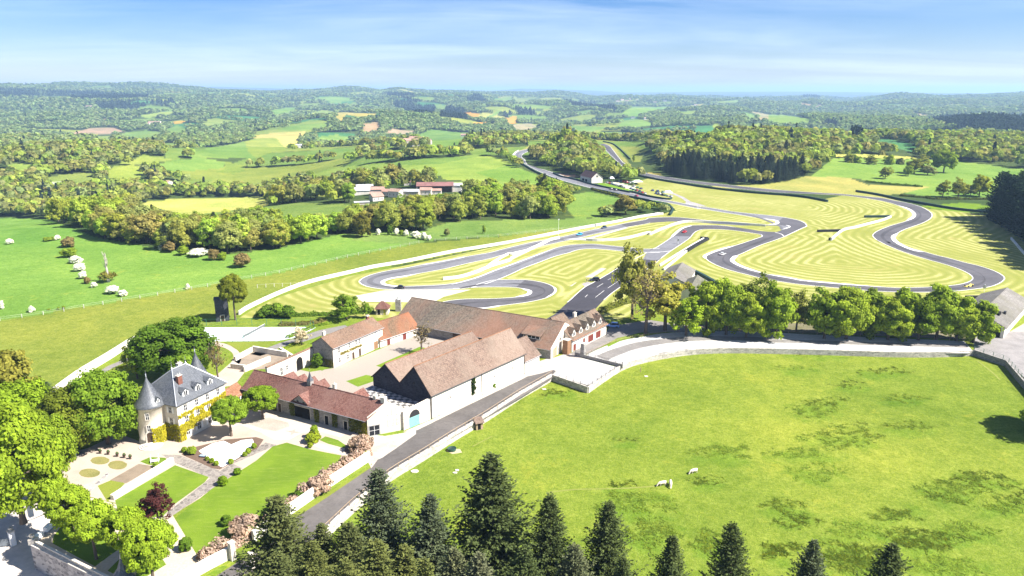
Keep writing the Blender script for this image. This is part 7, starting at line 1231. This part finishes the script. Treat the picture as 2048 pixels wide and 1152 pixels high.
def pcar(label,px,py,hx,hy,color,kind=0,**k):
    """car standing at a pixel, nose towards a second pixel"""
    x,y=G(px,py); x2,y2=G(hx,hy); return car('car',label,x,y,math.atan2(y2-y,x2-x),color,kind,**k)
blk_=(.012,.012,.014)
pcar('light blue parked car beside the house with five dormers',1225,654,1200,653,(.22,.38,.72),1); pcar('black car with red tail lights stopped at the edge of the pit straight',1189,562,1165,562.5,blk_,1); pcar('black estate car driving through the left hairpin',799,577,770,577,blk_,0); pcar('bright cyan blue sports car on the upper track leg',1159,470,1110,480,(.03,.42,.75),2); pcar('dark blue car following the cyan car on the upper leg',1208,456.5,1180,462,(.03,.06,.11),0); pcar('red sports car on the dark bend of the inner leg',1369,465,1345,478,(.62,.03,.03),2); pcar('white sports car on the lower right leg',1445,509.5,1485,500,(.72,.72,.70),2)
pcar('tiny red car on the far straight',1273,392.5,1250,386,(.6,.03,.05),2); pcar('dark car stopped on the far straight, left of two',1222,379,1200,373,blk_,0); pcar('dark car stopped on the far straight, right of two',1231,381,1210,375,blk_,0)
g=random.Random(3); cc=[(.72,.72,.7),(.55,.03,.03),(.03,.03,.035),(.4,.42,.44),(.04,.10,.25),(.03,.25,.12),(.7,.7,.68),(.1,.2,.32)]; cn_=['white','red','black','silver','dark blue','green','white','steel blue']
rowsP=[((1214,366),(1250,376),9),((1240,364),(1272,368),6),((1262,378),(1290,388),6),((1268,374),(1282,378),3),((1312,388),(1342,394),6),((1305,382),(1325,386),3)]
for ri,(A_,B_,n) in enumerate(rowsP):
    for i in range(n):
        k=g.randrange(8) if not (ri==1 and i in(2,4)) else (1 if i==2 else 5); t_=i/max(1,n-1); px=A_[0]+(B_[0]-A_[0])*t_; py=A_[1]+(B_[1]-A_[1])*t_; x,y=G(px,py); car('car',f'{cn_[k]} car parked in the far paddock, '+['front','back','lower','middle','right end','upper right'][ri]+' row',x,y,rad(100+g.uniform(-8,8)),cc[k],g.randrange(2) if g.random()<.8 else 2,group='cars parked in the far paddock')
for i,(px,py,lab) in enumerate(((1274,369,'white awning tent among the parked paddock cars'),(1335,391,'white van like tent at the right end of the paddock'),(1223,362,'small white pointed tent at the back of the paddock'))):
    x,y=G(px,py); t=thing('tent',lab,'tent',(x,y,0),rad(15)); s=(9,7,4)[i]; m=MB(); v=[(-s/2,-2.5,2.4),(s/2,-2.5,2.4),(s/2,2.5,2.4),(-s/2,2.5,2.4),(-s/4,0,4.0),(s/4,0,4.0)]; m.add(v,[(0,1,5,4),(1,2,5),(2,3,4,5),(3,0,4),(3,2,1,0)]); m.obj('canopy',wht,t)
    for a in (-s/2+.1,s/2-.1):
        for b_ in (-2.4,2.4): m=MB(); m.tube([(a,b_,0),(a,b_,2.4)],.06,5); m.obj('pole',grey_m,t)
# yellow single seater
x,y=G(1937,573); t=thing('racing_car','yellow open wheeled racing car in the bottom right bend','car',(x,y,.03),math.atan2(G(1900,580)[1]-y,G(1900,580)[0]-x)); yl=M_flat('yellow_paint',(.62,.50,.10),.3)
m=loft([(-2.0,[(0,.2),(.35,.2),(.3,.75),(0,.8)]),(-.9,[(0,.15),(.65,.15),(.45,.7),(0,.95)]),(-.2,[(0,.15),(.75,.15),(.5,.55),(0,.6)]),(.7,[(0,.15),(.4,.15),(.3,.5),(0,.55)]),(2.1,[(0,.15),(.15,.15),(.12,.3),(0,.32)])]); m.obj('body',yl,t); m=MB(); m.box(1.75,2.25,-.85,.85,.12,.2); m.obj('front_wing',yl,t); m=MB(); m.box(-2.3,-1.9,-.6,.6,.75,.82); m.box(-2.3,-1.9,-.62,-.58,.4,.95); m.box(-2.3,-1.9,.58,.62,.4,.95); m.obj('rear_wing',yl,t)
for a in (-1.5,1.35):
    for b_ in (-.8,.8): m=MB(); m.lathe([(.05,-.17),(.33,-.17),(.33,.17),(.05,.17)],n=14); m.v=[(p,r_,q) for p,q,r_ in m.v]; m.obj('wheel',tyre,t,loc=(a,b_,.33))
m=MB(); m.ball((-.35,0,.82),.16,10); m.obj('helmet',wht,t)
# ------------------------------------------------------------------ animals and people
def skin(name,verts,edges,radii,mat,parent=None,sub=2,root=0):
    me=bpy.data.meshes.new(name); me.from_pydata(verts,edges,[]); me.materials.append(mat); o=link(name,me,parent); md=o.modifiers.new('skin','SKIN'); sv=me.skin_vertices[0].data
    for i,r_ in enumerate(radii): sv[i].radius=(r_,r_) if not hasattr(r_,'__len__') else r_; sv[i].use_root=(i==root)
    md.use_smooth_shade=True; s=o.modifiers.new('sub','SUBSURF'); s.levels=s.render_levels=sub; return o
cowM=M_plain('cow_coat',(.70,.62,.52),.9,.15,1.5,(.55,.46,.37))
def cow(px,py,rz,label,turn=0.0):
    x,y=G(px,py,MZ); t=thing('cow',label,'cow',(x,y,MZ),rz,'cows grazing in the paddock'); t.scale=(.76,.76,.76)
    V=[(0,0,1.02),(.75,0,1.03),(1.05,0,1.1),(1.5,.1*turn,.85),(1.85,.3*turn,.38),(2.08,.42*turn,.14),(-.7,0,1.06),(-.98,0,1.08),(-1.12,0,.95),(-1.16,0,.45)]
    E=[(0,1),(1,2),(2,3),(3,4),(4,5),(0,6),(6,7),(7,8),(8,9)]; Rd_=[(.40,.44),(.38,.42),(.30,.34),.20,.17,.10,(.38,.40),.30,.06,.05]
    for s,k in ((.24,1),(-.24,1)): i=len(V); V+=[(.78,s,.72),(.80,s*1.05,.42),(.76,s*1.05,.22),(.80,s*1.05,.03)]; E+=[(k,i),(i,i+1),(i+1,i+2),(i+2,i+3)]; Rd_+=[.15,.09,.065,.075]
    for s in (.24,-.24): i=len(V); V+=[(-.72,s,.72),(-.86,s,.46),(-.80,s,.22),(-.76,s,.03)]; E+=[(6,i),(i,i+1),(i+1,i+2),(i+2,i+3)]; Rd_+=[.19,.10,.065,.075]
    i=len(V); V+=[(1.70,.22,.62),(1.70,-.16,.62)]; E+=[(4,i),(4,i+1)]; Rd_+=[.045,.045]
    skin('body',V,E,Rd_,cowM,t); return t
cow(1325,971,rad(200),'white cow grazing, left one of the close pair',.2); cow(1341,971,rad(262),'white cow seen end on, right one of the close pair',-.3); cow(1388,946,rad(205),'white cow grazing alone up to the right of the pair',.4)
def person(px,py,rz,label,top,leg,hair):
    x,y=G(px,py); t=thing('person',label,'person',(x,y,.02),rz)
    V=[(0,0,.95),(0,0,1.15),(0,0,1.38),(.01,0,1.50),(.02,0,1.60),(.03,0,1.70)]; E=[(0,1),(1,2),(2,3),(3,4),(4,5)]; Rd_=[(.15,.12),(.14,.11),(.17,.11),.055,.085,.08]
    for s in (1,-1):
        i=len(V); V+=[(0,s*.10,.86),(.03,s*.11,.48),(0,s*.12,.08),(.14,s*.13,.04)]; E+=[(0,i),(i,i+1),(i+1,i+2),(i+2,i+3)]; Rd_+=[.095,.065,.045,.04]
        i=len(V); V+=[(0,s*.2,1.38),(-.02,s*.27,1.10),(.12,s*.25,.88),(.18,s*.24,.80)]; E+=[(2,i),(i,i+1),(i+1,i+2),(i+2,i+3)]; Rd_+=[.06,.045,.035,.03]
    m_,nt,b=newmat('person_'+top[0]); co=coord(nt); s_=N(nt,'ShaderNodeSeparateXYZ'); nt.links.new(co,s_.inputs[0]); c_=ramp(nt,mathn(nt,'DIVIDE',s_.outputs[2],1.8),[(0,(.02,.02,.02)),(.06,leg),(.54,top[1]),(.835,(.45,.28,.2))]); nt.links.new(c_,b.inputs['Base Color'])
    skin('body',V,E,Rd_,m_,t); h=MB(); h.ball((.01,0,1.72),.098,10,sz=.8); h.obj('hair',M_flat('hair',hair,.8),t)
person(1176,565,rad(0),'person in dark clothes standing beside the black car on the pit straight',('dark',(.03,.03,.04)),(.02,.02,.03),(.03,.02,.015)); person(1173,563.5,rad(-30),'second dark clothed person a step further left of the black car',('grey',(.06,.06,.07)),(.03,.03,.05),(.05,.035,.02))
# ------------------------------------------------------------------ air
mb=MB(); HZ=60000
mb.box(-HZ,HZ,-HZ,HZ,float(GZ.min())-1.5,max(float(GZ.max())+40,120)); hm=bpy.data.materials.new('haze'); hm.use_nodes=True; nt=hm.node_tree; nt.nodes.remove(nt.nodes['Principled BSDF'])
pv=N(nt,'ShaderNodeVolumePrincipled'); pv.inputs['Color'].default_value=(.46,.69,1,1); pv.inputs['Density'].default_value=8.5e-5; pv.inputs['Anisotropy'].default_value=.1
nt.links.new(pv.outputs[0],nt.nodes['Material Output'].inputs['Volume']); tag(mb.obj('haze',hm),kind='stuff')
